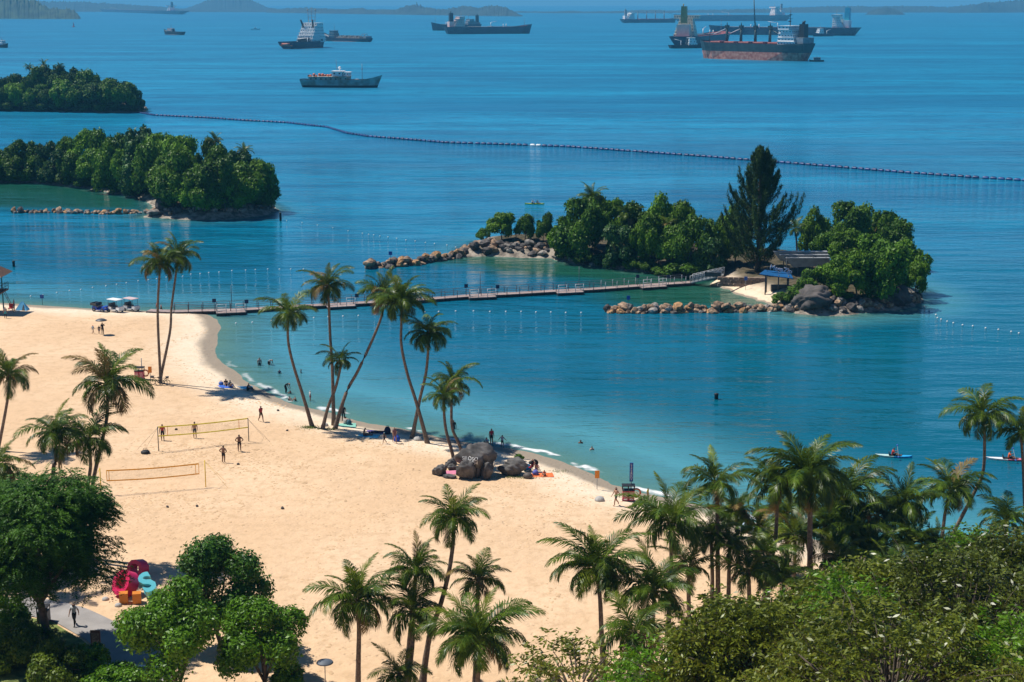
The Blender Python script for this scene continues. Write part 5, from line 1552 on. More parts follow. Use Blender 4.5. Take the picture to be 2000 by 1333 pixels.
def platform(i, signs=True):
    a, c = sta[i], sta[i + 1]
    d = (c - a).normalized(); n_ = Vector((-d.y, d.x, 0)); g = math.atan2(d.y, d.x)
    m = a - B0 - n_ * 1.5
    p = part('landing_stage', MB().box((m.x, m.y, .38), (4.2, 1.4, .12), 0, g).box((m.x, m.y, .08), (4.2, 1.4, .46), 1, g), [M['deck'], M['black']], bro)
    for (u0, u1) in ((-2, -.7), (.7, 2)):
        q = MB()
        for u in (u0, u1):
            w = m + d * u - n_ * .62
            q.tube([w + Vector((0, 0, .4 - m.z)), w + Vector((0, 0, 1.7 - m.z))], .045, 5)
        for z in (.8, 1.2, 1.65):
            q.tube([m + d * u0 - n_ * .62 + Vector((0, 0, z - m.z)), m + d * u1 - n_ * .62 + Vector((0, 0, z - m.z))], .035, 4)
        part('stage_railing', q, M['railw'], p)
    if signs:
        for u, sd in ((-2.3, .9), (2.2, -.9)):
            w = m + d * u + n_ * sd
            part('notice_board', MB().tube([w + Vector((0, 0, -.1)), w + Vector((0, 0, 1.6))], .04, 5, 1).box(w + Vector((0, 0, 1.55)), (.55, .06, .55), 0, g), [M['navyb'], M['rail']], bro)
def near_sta(px, py):
    t = P(px, py, .45)
    return min(range(2, len(sta) - 1), key=lambda i: (sta[i] - t).length)
for q in ((450, 604), (655, 594), (945, 577), (1108, 566), (1262, 557)):
    platform(near_sta(*q), q[0] != 1108)
for q in ((463, 604), (943, 576), (1122, 565)):
    w = sta[near_sta(*q)] - B0
    part('marker_pole', MB().tube([w + Vector((0, 1.1, -.4)), w + Vector((0, 1.1, 3.4))], .05, 5), M['rail'], bro)
# fixed ramp up to the islet
ra = P(1350, 551, .45); rb = P(1412, 537, 1.9)
ro = thing('bridge_ramp', 'grey truss ramp from the floating bridge up to the islet', 'ramp', (ra.x, ra.y, 0))
dv = rb - ra
dn_ = Vector((dv.x, dv.y, 0)).normalized(); nn = Vector((-dn_.y, dn_.x, 0))
part('ramp_deck', MB().add([Vector((0, 0, .45)) + nn * .9, Vector((0, 0, .45)) - nn * .9, dv + Vector((0, 0, .45)) - nn * .9, dv + Vector((0, 0, .45)) + nn * .9,
     Vector((0, 0, .25)) + nn * .9, Vector((0, 0, .25)) - nn * .9, dv + Vector((0, 0, .25)) - nn * .9, dv + Vector((0, 0, .25)) + nn * .9], [(0, 1, 2, 3), (7, 6, 5, 4), (0, 4, 5, 1), (1, 5, 6, 2), (2, 6, 7, 3), (3, 7, 4, 0)]), M['grey'], ro)
for sd in (-1, 1):
    q = MB()
    for k in range(9):
        b_ = dv * (k / 8) + Vector((0, 0, .45)) + nn * sd * .85
        q.tube([b_, b_ + Vector((0, 0, 1.1))], .04, 5)
        if k < 8:
            e_ = dv * ((k + 1) / 8) + Vector((0, 0, .45)) + nn * sd * .85
            q.tube([b_, e_ + Vector((0, 0, 1.1))], .03, 4)
    for z in (.1, .6, 1.1):
        q.tube([Vector((0, 0, .45 + z)) + nn * sd * .85, dv + Vector((0, 0, .45 + z)) + nn * sd * .85], .04, 5)
    part('truss_railing', q, M['railw'], ro)
part('ramp_banner', MB().box(dv * .72 + Vector((0, 0, .95)) - nn * .95, (2.6, .05, .7), 0, math.atan2(dn_.y, dn_.x)), M['dgrey'], ro)

# ------------------------------------------------------------------ buildings on the bridge islet
rp = G(1500, 532)
sh = thing('islet_shelter', 'low shelter with grey sail roof half hidden by islet trees', 'shelter', rp)
M['canvas'] = mat('grey_canvas', (0.36, 0.34, 0.31), 0.8, 0.15, 1.2)
sp = ppm(rp.y)
ang = R(-8)
def lx(px):       # metres right of the shelter's base point
    return (px - 1500) / sp
for k in range(3):
    x0, x1, yy, zz = lx(1508 + 10 * k), lx(1612), -0.6 - 0.9 * k, 3.4 - 0.35 * k
    part('roof_sheet', MB().box(((x0 + x1) / 2, yy, zz), (x1 - x0, 1.1, .12), 0, 0), M['grey'], sh)
    part('roof_curtain', MB().add([(x0, yy - .45, zz - .1), (x1, yy - .45, zz - .1), (x1, yy - .3, zz - 1.25), (x0 + 1.1, yy - .3, zz - 1.45), (x0, yy - .35, zz - .1), (x1, yy - .35, zz - .1), (x1, yy - .2, zz - 1.25), (x0 + 1.1, yy - .2, zz - 1.45)],
         [(0, 3, 2, 1), (4, 5, 6, 7), (0, 4, 7, 3), (3, 7, 6, 2), (2, 6, 5, 1)]), M['canvas'], sh)
for x in (lx(1530), lx(1552), lx(1580), lx(1605)):
    for yy in (-2.6, .2):
        part('post', MB().tube([(x, yy, -1.2), (x, yy, 2.9)], .09, 6), M['dgrey'], sh)
kp = G(1515, 572)
ks = thing('ticket_kiosk', 'blue roofed kiosk with white lettering on top by the islet beach', 'kiosk', kp)
k1 = ppm(kp.y)
M['kblue'] = mat('kiosk_blue', (0.008, 0.09, 0.24), 0.5, .2, 2)
xl, xr = (1481 - 1515) / k1, (1546 - 1515) / k1
part('roof', MB().add([(xl, -.2, 2.9), (xr, -.9, 2.35), (xr, 1.6, 2.75), (xl + 1.2, 1.9, 3.2), (xl, -.2, 2.78), (xr, -.9, 2.23), (xr, 1.6, 2.63), (xl + 1.2, 1.9, 3.08)], [(0, 1, 2, 3), (7, 6, 5, 4), (0, 4, 5, 1), (1, 5, 6, 2), (2, 6, 7, 3), (3, 7, 4, 0)]), M['kblue'], ks)
for x, y in ((-1.6, 0), (0.3, -.3), (-1.2, 1.5), (1.9, 1.0), (1.8, -.4)):
    part('post', MB().tube([(x, y, -.5), (x, y, 2.75)], .1, 6), M['dgrey'], ks)
part('counter', MB().box((.6, .8, .5), (2.4, .7, 1.1)), M['dgrey'], ks)
tm = text_mesh('MegaZip', 1.0, .06, mat('kiosk_letter_white', (.72, .68, .78), .5, .05, 2), bold=.02)
t = link('lettering', tm, ks, (.9, 1.2, 3.35)); t.rotation_euler = (R(90), R(12), 0)
part('letter_frame', MB().tube([(-1.2, 1.25, 2.9), (-1.2, 1.25, 3.9)], .04, 5).tube([(2.6, 1.25, 2.4), (2.6, 1.25, 3.2)], .04, 5), M['dgrey'], ks)
wl = thing('retaining_wall', 'low stone retaining wall above the islet beach', 'wall', G(1450, 562))
M['wallst'] = mat('wall_stone', (0.24, 0.17, 0.13), .9, .3, 1.5, .03, rnd=.25)
blk = MB().box((0, 0, .25), (.78, .5, .46), 0, 0, .95).mesh('stone_block', M['wallst'])
for j in range(3):
    for k in range(9):
        link('stone_block', blk, wl, (-3.4 + k * .82 + (.4 if j % 2 else 0), -.1 * k + .6 + .12 * j, .1 + j * .47), rng.uniform(-.05, .05))

def sign_post(label, px, py, h, w, hh, m_, name='sign_post', cat='sign', pole=None, base=None):
    b = base if base is not None else G(px, py)
    o = thing(name, label, cat, b)
    part('post', MB().tube([(0, 0, -.2), (0, 0, h)], .035, 6), pole or M['dgrey'], o)
    part('board', MB().box((0, -.05, h - hh / 2 + .05), (w, .05, hh)), m_, o)
    return o
sign_post('blue notice on a post at the sandy point by the golf carts', 83, 596, 1.5, .55, .55, M['blue'])
sign_post('blue notice on a post on the western breakwater', 763, 508, 2.4, .6, .6, M['blue'], base=P(763, 520, 1.2))
sign_post('blue notice on a post on the tan breakwater', 1227, 590, 2.0, .5, .6, M['blue'], base=P(1227, 605, .6))
sign_post('blue and white notice on a post on the islet beach', 1456, 566, 2.0, .5, .6, M['blue'], pole=M['grey'])
sign_post('orange notice on a thin pole beside the left red bin', 294, 743, 1.6, .42, .75, M['orange'], pole=M['grey'])
sign_post('orange notice on a thin pole near the right red bin', 1166, 956, 1.75, .42, .72, M['orange'], pole=M['grey'])
# ------------------------------------------------------------------ beach furniture
def lifebuoy_bin(label, px, py, text, tall):
    b = G(px, py)
    o = thing('litter_bin', label, 'bin', b)
    m_bin = mat('bin_crimson', (0.50, 0.035, 0.10), .5, .15, 3)
    c = MB()
    for sx_ in (-1, 1):
        c.box((sx_ * .27, 0, .52), (.50, .66, .92), 0)
        c.box((sx_ * .27, -.335, .62), (.36, .012, .5), 1)
        c.box((sx_ * .27, -.335, .22), (.30, .012, .12), 2)
    part('body', c, [m_bin, mat('bin_poster_pink', (.62, .16, .22), .5, .3, 6, col2=(.7, .45, .45)), M['white']], o)
    part('base', MB().box((0, 0, .03), (1.1, .7, .12)), M['black'], o)
    f = MB()
    for x in (-.53, 0, .53):
        for y in (-.31, .31):
            f.box((x, y, 1.2), (.06, .06, .45))
    f.box((0, 0, 1.45), (1.16, .74, .08)).box((0, 0, 1.0), (1.1, .7, .06))
    part('hood', f, M['black'], o)
    r_ = part('lifebuoy_ring', MB().torus((.72, -.05, .75), .36, .085, 18, 8, 0, 'y'), mat('lifebuoy_orange', (.52, .12, .04), .5, .2, 4), o)
    part('pole', MB().tube([(.25, .2, 0), (.25, .2, 1.6 + tall)], .05, 6), M['grey'], o)
    if text:
        s = part('sign_board', MB().box((.25, .12, 1.75 + tall / 2), (.32, .08, tall)), mat('sign_blue', (.01, .07, .30), .5, .1, 2), o)
        t = link('lettering', text_mesh('\n'.join(text), .24, .004, M['white']), s, (.25, .072, 1.75 + tall / 2))
        t.rotation_euler = (R(90), 0, 0)
    return o
lifebuoy_bin('crimson bin with lifebuoy and tall blue lettered sign by the water', 1227, 978, 'LIFEBUOY', 1.75)
lifebuoy_bin('crimson bin with orange lifebuoy left of the bicycles', 273, 741, '', .9)

def volleyball(label, p0, p1, hgt, m_post, m_band, inset, top, bot, strings):
    a, c = G(*p0), G(*p1)
    o = thing('volleyball_net', label, 'net', a)
    d = c - a
    for q in (Vector((0, 0, 0)), d):
        part('net_post', MB().tube([q + Vector((0, 0, -.3)), q + Vector((0, 0, hgt))], .045, 7), m_post, o)
    u = d.normalized()
    s, e = u * inset, d - u * inset
    def at_(f, z):
        return s.lerp(e, f) + Vector((0, 0, z - .10 * math.sin(math.pi * f)))
    def band(z, hh):
        mb = MB()
        n = 12
        for k in range(n):
            q0, q1 = at_(k / n, z), at_((k + 1) / n, z)
            w = Vector((-u.y, u.x, 0)) * .012
            mb.add([q0 - w, q1 - w, q1 - w + Vector((0, 0, hh)), q0 - w + Vector((0, 0, hh)), q0 + w, q1 + w, q1 + w + Vector((0, 0, hh)), q0 + w + Vector((0, 0, hh))], [(0, 1, 2, 3), (7, 6, 5, 4), (3, 2, 6, 7), (4, 5, 1, 0)])
        return mb
    part('top_band', band(top, .11), m_band, o)
    part('bottom_band', band(bot, .10), m_band, o)
    for f in ((0.0, 0.025, .965, 1.0) if strings else (.1, .9)):
        q = s.lerp(e, f)
        zz = -.10 * math.sin(math.pi * f)
        part('side_band', MB().tube([q + Vector((0, 0, bot + zz)), q + Vector((0, 0, top + zz + .08))], .03, 5), M['orange'] if not strings else m_band, o)
    mb = MB()
    for k in range(1, 60):
        q = s.lerp(e, k / 60)
        zz = -.10 * math.sin(math.pi * k / 60)
        mb.tube([q + Vector((0, 0, bot + zz)), q + Vector((0, 0, top + zz))], .003, 3, caps=False)
    for k in range(1, 7):
        z = bot + (top - bot) * k / 7
        mb.tube([at_(f / 10, z) for f in range(11)], .003, 3, caps=False)
    nt_ = part('netting', mb, M['grey'] if strings else M['dgrey'], o); nt_['kind'] = 'stuff'
    for q in (Vector((0, 0, 0)), d):
        sg = -1 if q.length == 0 else 1
        mb = MB()
        for lx_ in (-1, 1):
            mb.tube([q + Vector((0, 0, hgt - .1)), q + u * sg * 1.9 + Vector((-u.y, u.x, 0)) * lx_ * 1.0 + Vector((0, 0, .02))], .012, 3)
        part('guy_rope', mb, m_post, o)
    return o
volleyball('yellow banded volleyball net with players around it', (310, 881), (486, 863), 2.45, M['dgrey'], mat('net_yellow', (.80, .72, .02), .6, .1, 3), .05, 2.36, 1.45, False)
volleyball('orange volleyball net on yellow posts, nearer of the two', (198, 967), (402, 951), 2.5, M['yellow'], mat('net_orange', (.80, .36, .01), .6, .1, 3), .55, 2.15, 1.22, True)

# golf carts
def wheel(mb_t, mb_r, x, y, r):
    mb_t.torus((x, y, r), r * .74, r * .28, 14, 6, 0, 'y')
    mb_r.lathe([(r * .55, -.05), (r * .55, .05)], (x, y, r), 10, 0, 'y')
def golf_cart(label, px, py, rz, body, roof, utility=False, group=None):
    b = G(px, py)
    o = thing('golf_cart', label, 'golf cart', b, rz, group)
    bd = MB()
    bd.box((0, 0, .38), (2.3, 1.1, .16)).box((.92, 0, .66), (.62, 1.15, .44), 0, 0, .85).box((-.72, 0, .62), (.85, 1.15, .36), 0, 0, .95)
    part('body', bd, body, o)
    for x in (.78, -.78):
        for y in (-.55, .55):
            t, rm = MB(), MB()
            wheel(t, rm, x, y, .26 if not utility else .32)
            w = part('wheel', t, M['black'], o); part('rim', rm, M['grey'], w)
    part('seat', MB().box((-.30, 0, .78), (.55, 1.05, .16)).box((-.58, 0, 1.08), (.14, 1.05, .5)), M['dgrey'], o)
    part('steering_wheel', MB().torus((.40, -.28, 1.02), .17, .02, 12, 5, 0, 'x').tube([(.42, -.28, 1.02), (.7, -.28, .8)], .02, 5), M['black'], o)
    for y in (-.38, .38):
        part('headlight', MB().ball((1.19, y, .68), .09, 6, 0, (.5, 1, 1)), M['white'], o)
    if utility:
        part('cargo_bed', MB().box((-.85, 0, .95), (1.1, 1.25, .08)).box((-.85, -.6, 1.13), (1.1, .05, .32)).box((-.85, .6, 1.13), (1.1, .05, .32)).box((-1.38, 0, 1.13), (.05, 1.25, .32)), M['dgrey'], o)
    else:
        q = MB()
        for x, y in ((.86, -.5), (.86, .5), (-.95, -.5), (-.95, .5)):
            q.tube([(x, y, .7), (x * .92, y, 1.86)], .028, 5)
        part('roof_post', q, M['dgrey'], o)
        part('roof', MB().box((-.05, 0, 1.90), (2.1, 1.25, .08), 0, 0, .94), roof, o)
        part('rear_seat', MB().box((-.95, 0, .82), (.45, 1.0, .14)).box((-.80, 0, 1.1), (.1, 1.0, .4)), M['dgrey'], o)
    return o
GG = 'golf carts parked by the water'
golf_cart('blue open utility cart with cargo bed, leftmost of the parked carts', 197, 609, R(-28), mat('cart_blue', (.02, .07, .42), .35, .1, 2), None, True, GG)
golf_cart('white golf cart with bright white roof, middle of the parked carts', 226, 610, R(-32), M['white'], M['white'], False, GG)
golf_cart('white golf cart with pinkish roof, nearest the bridge', 257, 608, R(-34), mat('cart_pale', (.62, .64, .66), .4, .1, 2), mat('roof_pink', (.62, .46, .44), .5, .1, 2), False, GG)
for lb, x, y in (('orange traffic cone at the start of the bridge, right one', 315, 605), ('orange traffic cone at the start of the bridge, left one', 306, 602)):
    o = thing('traffic_cone', lb, 'cone', G(x, y))
    part('cone', MB().lathe([(.16, .04), (.03, .72)], n=10), mat('cone_red', (.6, .1, .03), .5, .1, 3), o)
    part('base', MB().box((0, 0, .02), (.4, .4, .05)), M['black'], o)

# bicycles leaning on the palm
def bicycle(label, px, py, rz, col):
    o = thing('bicycle', label, 'bicycle', G(px, py), rz, 'bicycles leaning on the palm')
    for x in (-.52, .52):
        w = part('wheel', MB().torus((x, 0, .33), .31, .035, 18, 5, 0, 'y'), M['black'], o)
        s = MB()
        for k in range(6):
            g = k * math.pi / 6
            s.tube([(x - .3 * math.cos(g), 0, .33 - .3 * math.sin(g)), (x + .3 * math.cos(g), 0, .33 + .3 * math.sin(g))], .004, 3)
        part('spokes', s, M['grey'], w)
    A, Bt, S, H_, F_ = (-.52, 0, .33), (-.1, 0, .30), (-.2, 0, .85), (.38, 0, .86), (.52, 0, .33)
    part('frame', MB().tube([A, Bt], .03, 5).tube([Bt, S], .03, 5).tube([S, H_], .03, 5).tube([Bt, H_], .03, 5).tube([A, S], .025, 5).tube([H_, F_], .03, 5), col, o)
    part('saddle', MB().box((-.21, 0, .93), (.27, .14, .07), 0, 0, .8), M['black'], o)
    part('handlebar', MB().tube([H_, (.36, 0, 1.02)], .016, 5).tube([(.28, -.27, 1.04), (.37, 0, 1.02), (.28, .27, 1.04)], .015, 5), M['dgrey'], o)
    part('basket', MB().box((.56, 0, .93), (.28, .32, .22), 0, 0, 1.15), M['dgrey'], o)
    return o
bicycle('dark bicycle with front basket leaning right of the palm trunk', 318, 753, R(8), M['dgrey'])
bicycle('dark bicycle leaning left of the palm trunk', 307, 752, R(172), M['black'])

# lifeguard tower, half outside the frame
tb = G(-16, 610)
o = thing('lifeguard_tower', 'wooden lifeguard tower with brown hip roof at left edge', 'tower', tb)
for x in (-1.3, 1.3):
    for y in (-1.3, 1.3):
        part('leg', MB().tube([(x, y, -.3), (x, y, 5.6)], .1, 6), mat('tower_teal', (.03, .22, .26), .6, .1, 2), o)
part('platform', MB().box((0, 0, 3.0), (4.0, 4.0, .2)), M['wood'], o)
part('cabin', MB().box((-.2, .2, 4.3), (2.3, 2.3, 2.4)), mat('cabin_orange', (.55, .22, .04), .6, .15, 2), o)
part('roof', MB().add([(-2.6, -2.6, 5.5), (2.6, -2.6, 5.5), (2.6, 2.6, 5.5), (-2.6, 2.6, 5.5), (-.5, 0, 7.2), (.5, 0, 7.2)], [(0, 1, 5, 4), (1, 2, 5), (2, 3, 4, 5), (3, 0, 4), (3, 2, 1, 0)]), M['wood'], o)
q = MB()
for k in range(9):
    x = -2 + k * .5
    for y in (-1.95, 1.95):
        q.tube([(x, y, 3.1), (x, y, 4.1)], .025, 4)
    q.tube([(1.95, x, 3.1), (1.95, x, 4.1)], .025, 4)
for z in (3.6, 4.1):
    q.tube([(-1.95, -1.95, z), (1.95, -1.95, z), (1.95, 1.95, z)], .035, 5)
part('railing', q, M['dgrey'], o)
part('ladder', MB().tube([(2.0, -.3, 3), (3.3, -.3, 0)], .04, 5).tube([(2.0, .3, 3), (3.3, .3, 0)], .04, 5).box((2.4, 0, 2.1), (.1, .6, .04)).box((2.75, 0, 1.3), (.1, .6, .04)).box((3.0, 0, .7), (.1, .6, .04)), M['wood'], o)
o = thing('beach_tent', 'small light blue beach tent near the lifeguard tower', 'tent', G(43, 606))
part('canopy', MB().add([(-.9, -.6, 0), (.9, -.6, 0), (.95, .7, 0), (-.95, .7, 0), (-.1, .2, 1.25), (.2, .2, 1.2)], [(0, 1, 5, 4), (1, 2, 5), (2, 3, 4, 5), (3, 0, 4)]), mat('tent_blue', (.08, .36, .60), .7, .1, 2), o)
part('opening_shade', MB().add([(.15, -.62, .02), (.6, -.62, .02), (.35, -.12, .8), (.25, -.12, .8)], [(0, 1, 2, 3)]), M['dgrey'], o)  # flat dark sheet for the shaded inside; the canopy has no hole
o = thing('beach_chair', 'red low chair beside the lifeguard tower', 'chair', G(21, 607))
part('seat', MB().box((0, 0, .35), (.6, .55, .08)).box((0, .3, .65), (.6, .08, .6)), M['red'], o)
for x in (-.25, .25):
    for y in (-.22, .22):
        part('leg', MB().tube([(x, y, 0), (x, y, .35)], .025, 5), M['dgrey'], o)

# towels, bags, small things
def flat_cloth(label, px, py, w, d, rz, col, name='beach_towel', cat='towel'):
    b = G(px, py)
    n = 6
    vs, fs = [], []
    r = random.Random(int(px))
    for j in range(n + 1):
        for i in range(n + 1):
            vs.append((w * (i / n - .5), d * (j / n - .5), .03 + .03 * r.random()))
    for j in range(n):
        for i in range(n):
            k = j * (n + 1) + i
            fs.append((k, k + 1, k + n + 2, k + n + 1))
    o = link(name, MB().add(vs, fs, 0, True).mesh(name, mat(name, col, .85, .15, 4)), None, b, rz)
    return tag(o, label, cat)
flat_cloth('blue towel under the pair sitting in palm shade', 438, 756, 2.0, 1.4, .2, (.03, .12, .5))
flat_cloth('light blue towel beside the lone sitter in palm shade', 478, 758, 1.8, 1.2, .2, (.03, .28, .5))
flat_cloth('turquoise towel beneath the reading sunbather', 719, 853, 2.2, 1.2, -.1, (.12, .50, .62))
flat_cloth('purple towel under the lying sunbather', 737, 845, 2.4, 1.1, -.1, (.12, .08, .30))
flat_cloth('pale green towel at the foot of the leaning palm', 673, 832, 2.4, 1.6, .1, (.22, .50, .40))
flat_cloth('bright orange towel right of the broad boulder', 1058, 929, 2.2, 1.3, .1, (.75, .16, .04))
flat_cloth('pink towel spread between the left boulders', 884, 924, 1.5, 1.2, .1, (.62, .20, .30))
def bag(label, px, py, w, h, col, name='beach_bag'):
    o = thing(name, label, 'bag', G(px, py))
    m_ = mat(name + '_cloth', col, .7, .2, 4)
    part('body', MB().lathe([(w * .35, 0), (w * .5, h * .15), (w * .48, h * .6), (w * .3, h * .9), (w * .08, h)], n=10), m_, o)
    part('strap', MB().torus((0, 0, h * .9), w * .25, .02, 10, 4, 0, 'y', 0, math.pi), m_, o)
    return o
bag('dark rucksack on the sand between the sunbathers and the woman', 757, 848, .7, .8, (.02, .02, .05))
bag('teal rucksack on the pale green towel', 682, 831, .55, .65, (.02, .10, .14))
bag('blue bag leaning on the broad boulder', 1030, 921, .8, .75, (.01, .16, .34))
bag('small blue and violet bag on the orange towel', 1046, 928, .6, .5, (.10, .12, .42))
bag('grey bag before the broad boulder', 1031, 934, .9, .55, (.10, .08, .07))
bag('blue cool bag held low beside the woman', 775, 862, .7, .6, (.01, .06, .42))
bag('black sports bag lying by the yellow banded net', 284, 886, .9, .35, (.02, .02, .02))
bag('blue bag beside the pair sitting in palm shade', 432, 752, .6, .4, (.05, .12, .4))
# pushchair
o = thing('pushchair', 'dark pushchair with red seat beside the broad boulder', 'pushchair', G(1036, 922), R(30))
for x in (-.3, .3):
    for y in (-.24, .24):
        part('wheel', MB().torus((x, y, .13), .11, .025, 10, 5, 0, 'y'), M['black'], o)
part('frame', MB().tube([(-.3, -.24, .13), (.3, -.24, .7), (.55, -.24, 1.0)], .02, 5).tube([(-.3, .24, .13), (.3, .24, .7), (.55, .24, 1.0)], .02, 5).tube([(.55, -.24, 1.0), (.55, .24, 1.0)], .02, 5).tube([(.3, -.24, .13), (-.1, -.24, .6)], .02, 5).tube([(.3, .24, .13), (-.1, .24, .6)], .02, 5), M['dgrey'], o)
part('seat', MB().box((-.02, 0, .5), (.45, .4, .08)).box((.22, 0, .75), (.08, .4, .5)), M['red'], o)
part('hood', MB().ball((.12, 0, .92), .3, 8, 0, (1, .75, .6)), M['black'], o)

# grass at the palm feet and stray leaves
gmm = leaf_mat('grass_blades', (.04, .09, .01), (.10, .17, .03), 3, .6, .2, .3, .1)
def tuft(px, py, w, d, n, seed):
    rs = np.random.RandomState(seed)
    b = G(px, py)
    p = np.stack([rs.randn(n) * w * .4, rs.randn(n) * d * .4, np.full(n, .06)], 1)
    me = leaves_mesh('grass', p, rs.randn(n, 3), rs.uniform(.12, .28, n), rs, gmm, .18, np.stack([rs.randn(n) * .4, rs.randn(n) * .4, np.ones(n)], 1))
    o = link('grass', me, None, b); o['kind'] = 'stuff'; o['label'] = 'tuft of grass at a palm foot on the sand'
    return o
tuft(603, 836, 1.5, .9, 500, 1); tuft(643, 839, 1.4, .6, 260, 2); tuft(293, 744, 2.4, .5, 300, 3); tuft(1000, 934, 2.6, .8, 300, 4); tuft(1090, 922, 1.6, .6, 90, 5)

# ------------------------------------------------------------------ path, lawn and letters at the lower left
def sheet(name, px, z, mtl, sub=0.6):
    poly = np.array([tuple(P(x, y, 1.2)[:2]) for x, y in px])
    x0, y0 = poly.min(0); x1, y1 = poly.max(0)
    me = bpy.data.meshes.new(name)
    bm = bmesh.new()
    f = bm.faces.new([bm.verts.new((x, y, 0)) for x, y in poly])
    bmesh.ops.triangulate(bm, faces=[f])
    for _ in range(4):
        bmesh.ops.subdivide_edges(bm, edges=[e for e in bm.edges if e.calc_length() > sub * 2], cuts=1, use_grid_fill=True)
        bmesh.ops.triangulate(bm, faces=bm.faces)
    co = np.array([(v.co.x, v.co.y) for v in bm.verts])
    hh = fields(co)[0]
    for v, h in zip(bm.verts, hh):
        v.co.z = h + z
    bm.normal_update()
    bmesh.ops.recalc_face_normals(bm, faces=bm.faces)
    bm.to_mesh(me); bm.free()
    me.materials.append(mtl)
    return struct(name, me)
M['paving'] = mat('concrete_paving', (.30, .275, .255), .85, .12, .8, .01)
M['lawn'] = mat('lawn_turf', (.10, .14, .025), .9, .35, 1.6, .05, col2=(.21, .24, .06))
sheet('path', [(-60, 1175), (40, 1168), (110, 1176), (165, 1190), (215, 1212), (262, 1232), (300, 1262), (330, 1310), (360, 1400), (210, 1400), (222, 1330), (205, 1285), (165, 1250), (100, 1215), (30, 1200), (-60, 1205)], .05, M['paving'])
sheet('lawn', [(-60, 1208), (30, 1203), (98, 1218), (160, 1253), (200, 1288), (214, 1330), (200, 1400), (-60, 1400)], .07, M['lawn'])
sheet('kerb', [(207, 1297), (262, 1302), (330, 1308), (332, 1312), (262, 1306), (206, 1301)], .12, M['white'])
# giant letters
crim = mat('letter_crimson', (.62, .015, .09), .4, .06, 1.0)
cyan = mat('letter_cyan', (.14, .62, .72), .4, .05, 1.0)
orng = mat('letter_plinth_orange', (.62, .20, .02), .5, .08, 1.0)
def letter(label, ch, px, py, size, depth, m_, rot, z=0.0, hole=None):
    b = G(px, py)
    o = thing('giant_letter', label, 'letter sculpture', b)
    me = text_mesh(ch, size, depth / 2, m_, bold=size * .035)
    t = link('letter_body', me, o, (0, 0, z))
    t.rotation_euler = rot
    return o
letter('giant cyan letter leaning on orange blocks at the lower left', 'S', 291, 1168, 2.1, 1.1, cyan, (R(42), R(-22), R(30)), .95)
letter('giant crimson round letter standing left of the cyan one', 'O', 246, 1164, 2.5, .9, crim, (R(58), R(-24), R(-30)), .85)
letter('crimson letter behind the round one, half hidden by leaves', 'O', 270, 1128, 1.9, .8, crim, (R(75), R(0), R(-30)), .6)
for lb, x, y in (('orange block left under the giant letters', 242, 1178), ('orange block right under the cyan letter', 268, 1178)):
    o = link('plinth_block', MB().box((0, 0, .4), (.62, .62, .8)).mesh('plinth_block', orng), None, G(x, y), R(12))
    tag(o, lb, 'block', 'orange blocks under the letters')
o = thing('information_board', 'brown information board beside the pavement', 'board', G(188, 1270))
part('panel', MB().box((0, 0, .75), (.66, .07, 1.35)), mat('board_brown', (.20, .085, .04), .6, .2, 3), o)
part('print', MB().box((0, -.04, .8), (.5, .012, .9)), mat('board_print', (.30, .15, .08), .6, .4, 9, col2=(.5, .34, .2)), o)
part('foot', MB().box((0, 0, .05), (.8, .35, .1)), M['dgrey'], o)
o = thing('litter_bin', 'black bin with dark hood beside the path under the feathery tree', 'bin', G(86, 1216))
part('body', MB().box((0, 0, .45), (.75, .75, .9)), M['dgrey'], o)
part('hood', MB().box((0, 0, 1.22), (.8, .8, .08)).box((-.36, -.36, 1.05), (.05, .05, .35)).box((.36, -.36, 1.05), (.05, .05, .35)).box((-.36, .36, 1.05), (.05, .05, .35)).box((.36, .36, 1.05), (.05, .05, .35)), M['black'], o)
o = thing('sunshade', 'dark flat sunshade at the bottom edge left of the palms', 'sunshade', G(636, 1352))
part('canopy', MB().lathe([(.55, 2.0), (.5, 2.07), (.25, 2.16), (.02, 2.2)], n=16), mat('sunshade_grey', (.10, .12, .15), .6, .1, 2), o)
part('pole', MB().tube([(0, 0, 0), (0, 0, 2.05)], .03, 6), M['grey'], o)
# inflatable in the palm grove
o = thing('inflatable_board', 'white and light blue inflatable board with orange mark behind the palms', 'inflatable', G(1461, 1040), R(35))
part('body', MB().ball((0, 0, .45), 1.0, 10, 0, (.55, 1.1, .42)), mat('inflatable_pale', (.45, .58, .70), .4, .1, 2), o)
part('mark', MB().ball((-.1, -.35, .75), .4, 8, 0, (.8, 1, .4)), M['orange'], o)
o = thing('swim_ring', 'small red swim ring on the sand beside the grove', 'swim ring', G(1391, 994))
part('ring', MB().torus((0, 0, .12), .32, .12, 14, 7, 0, 'z'), M['red'], o)
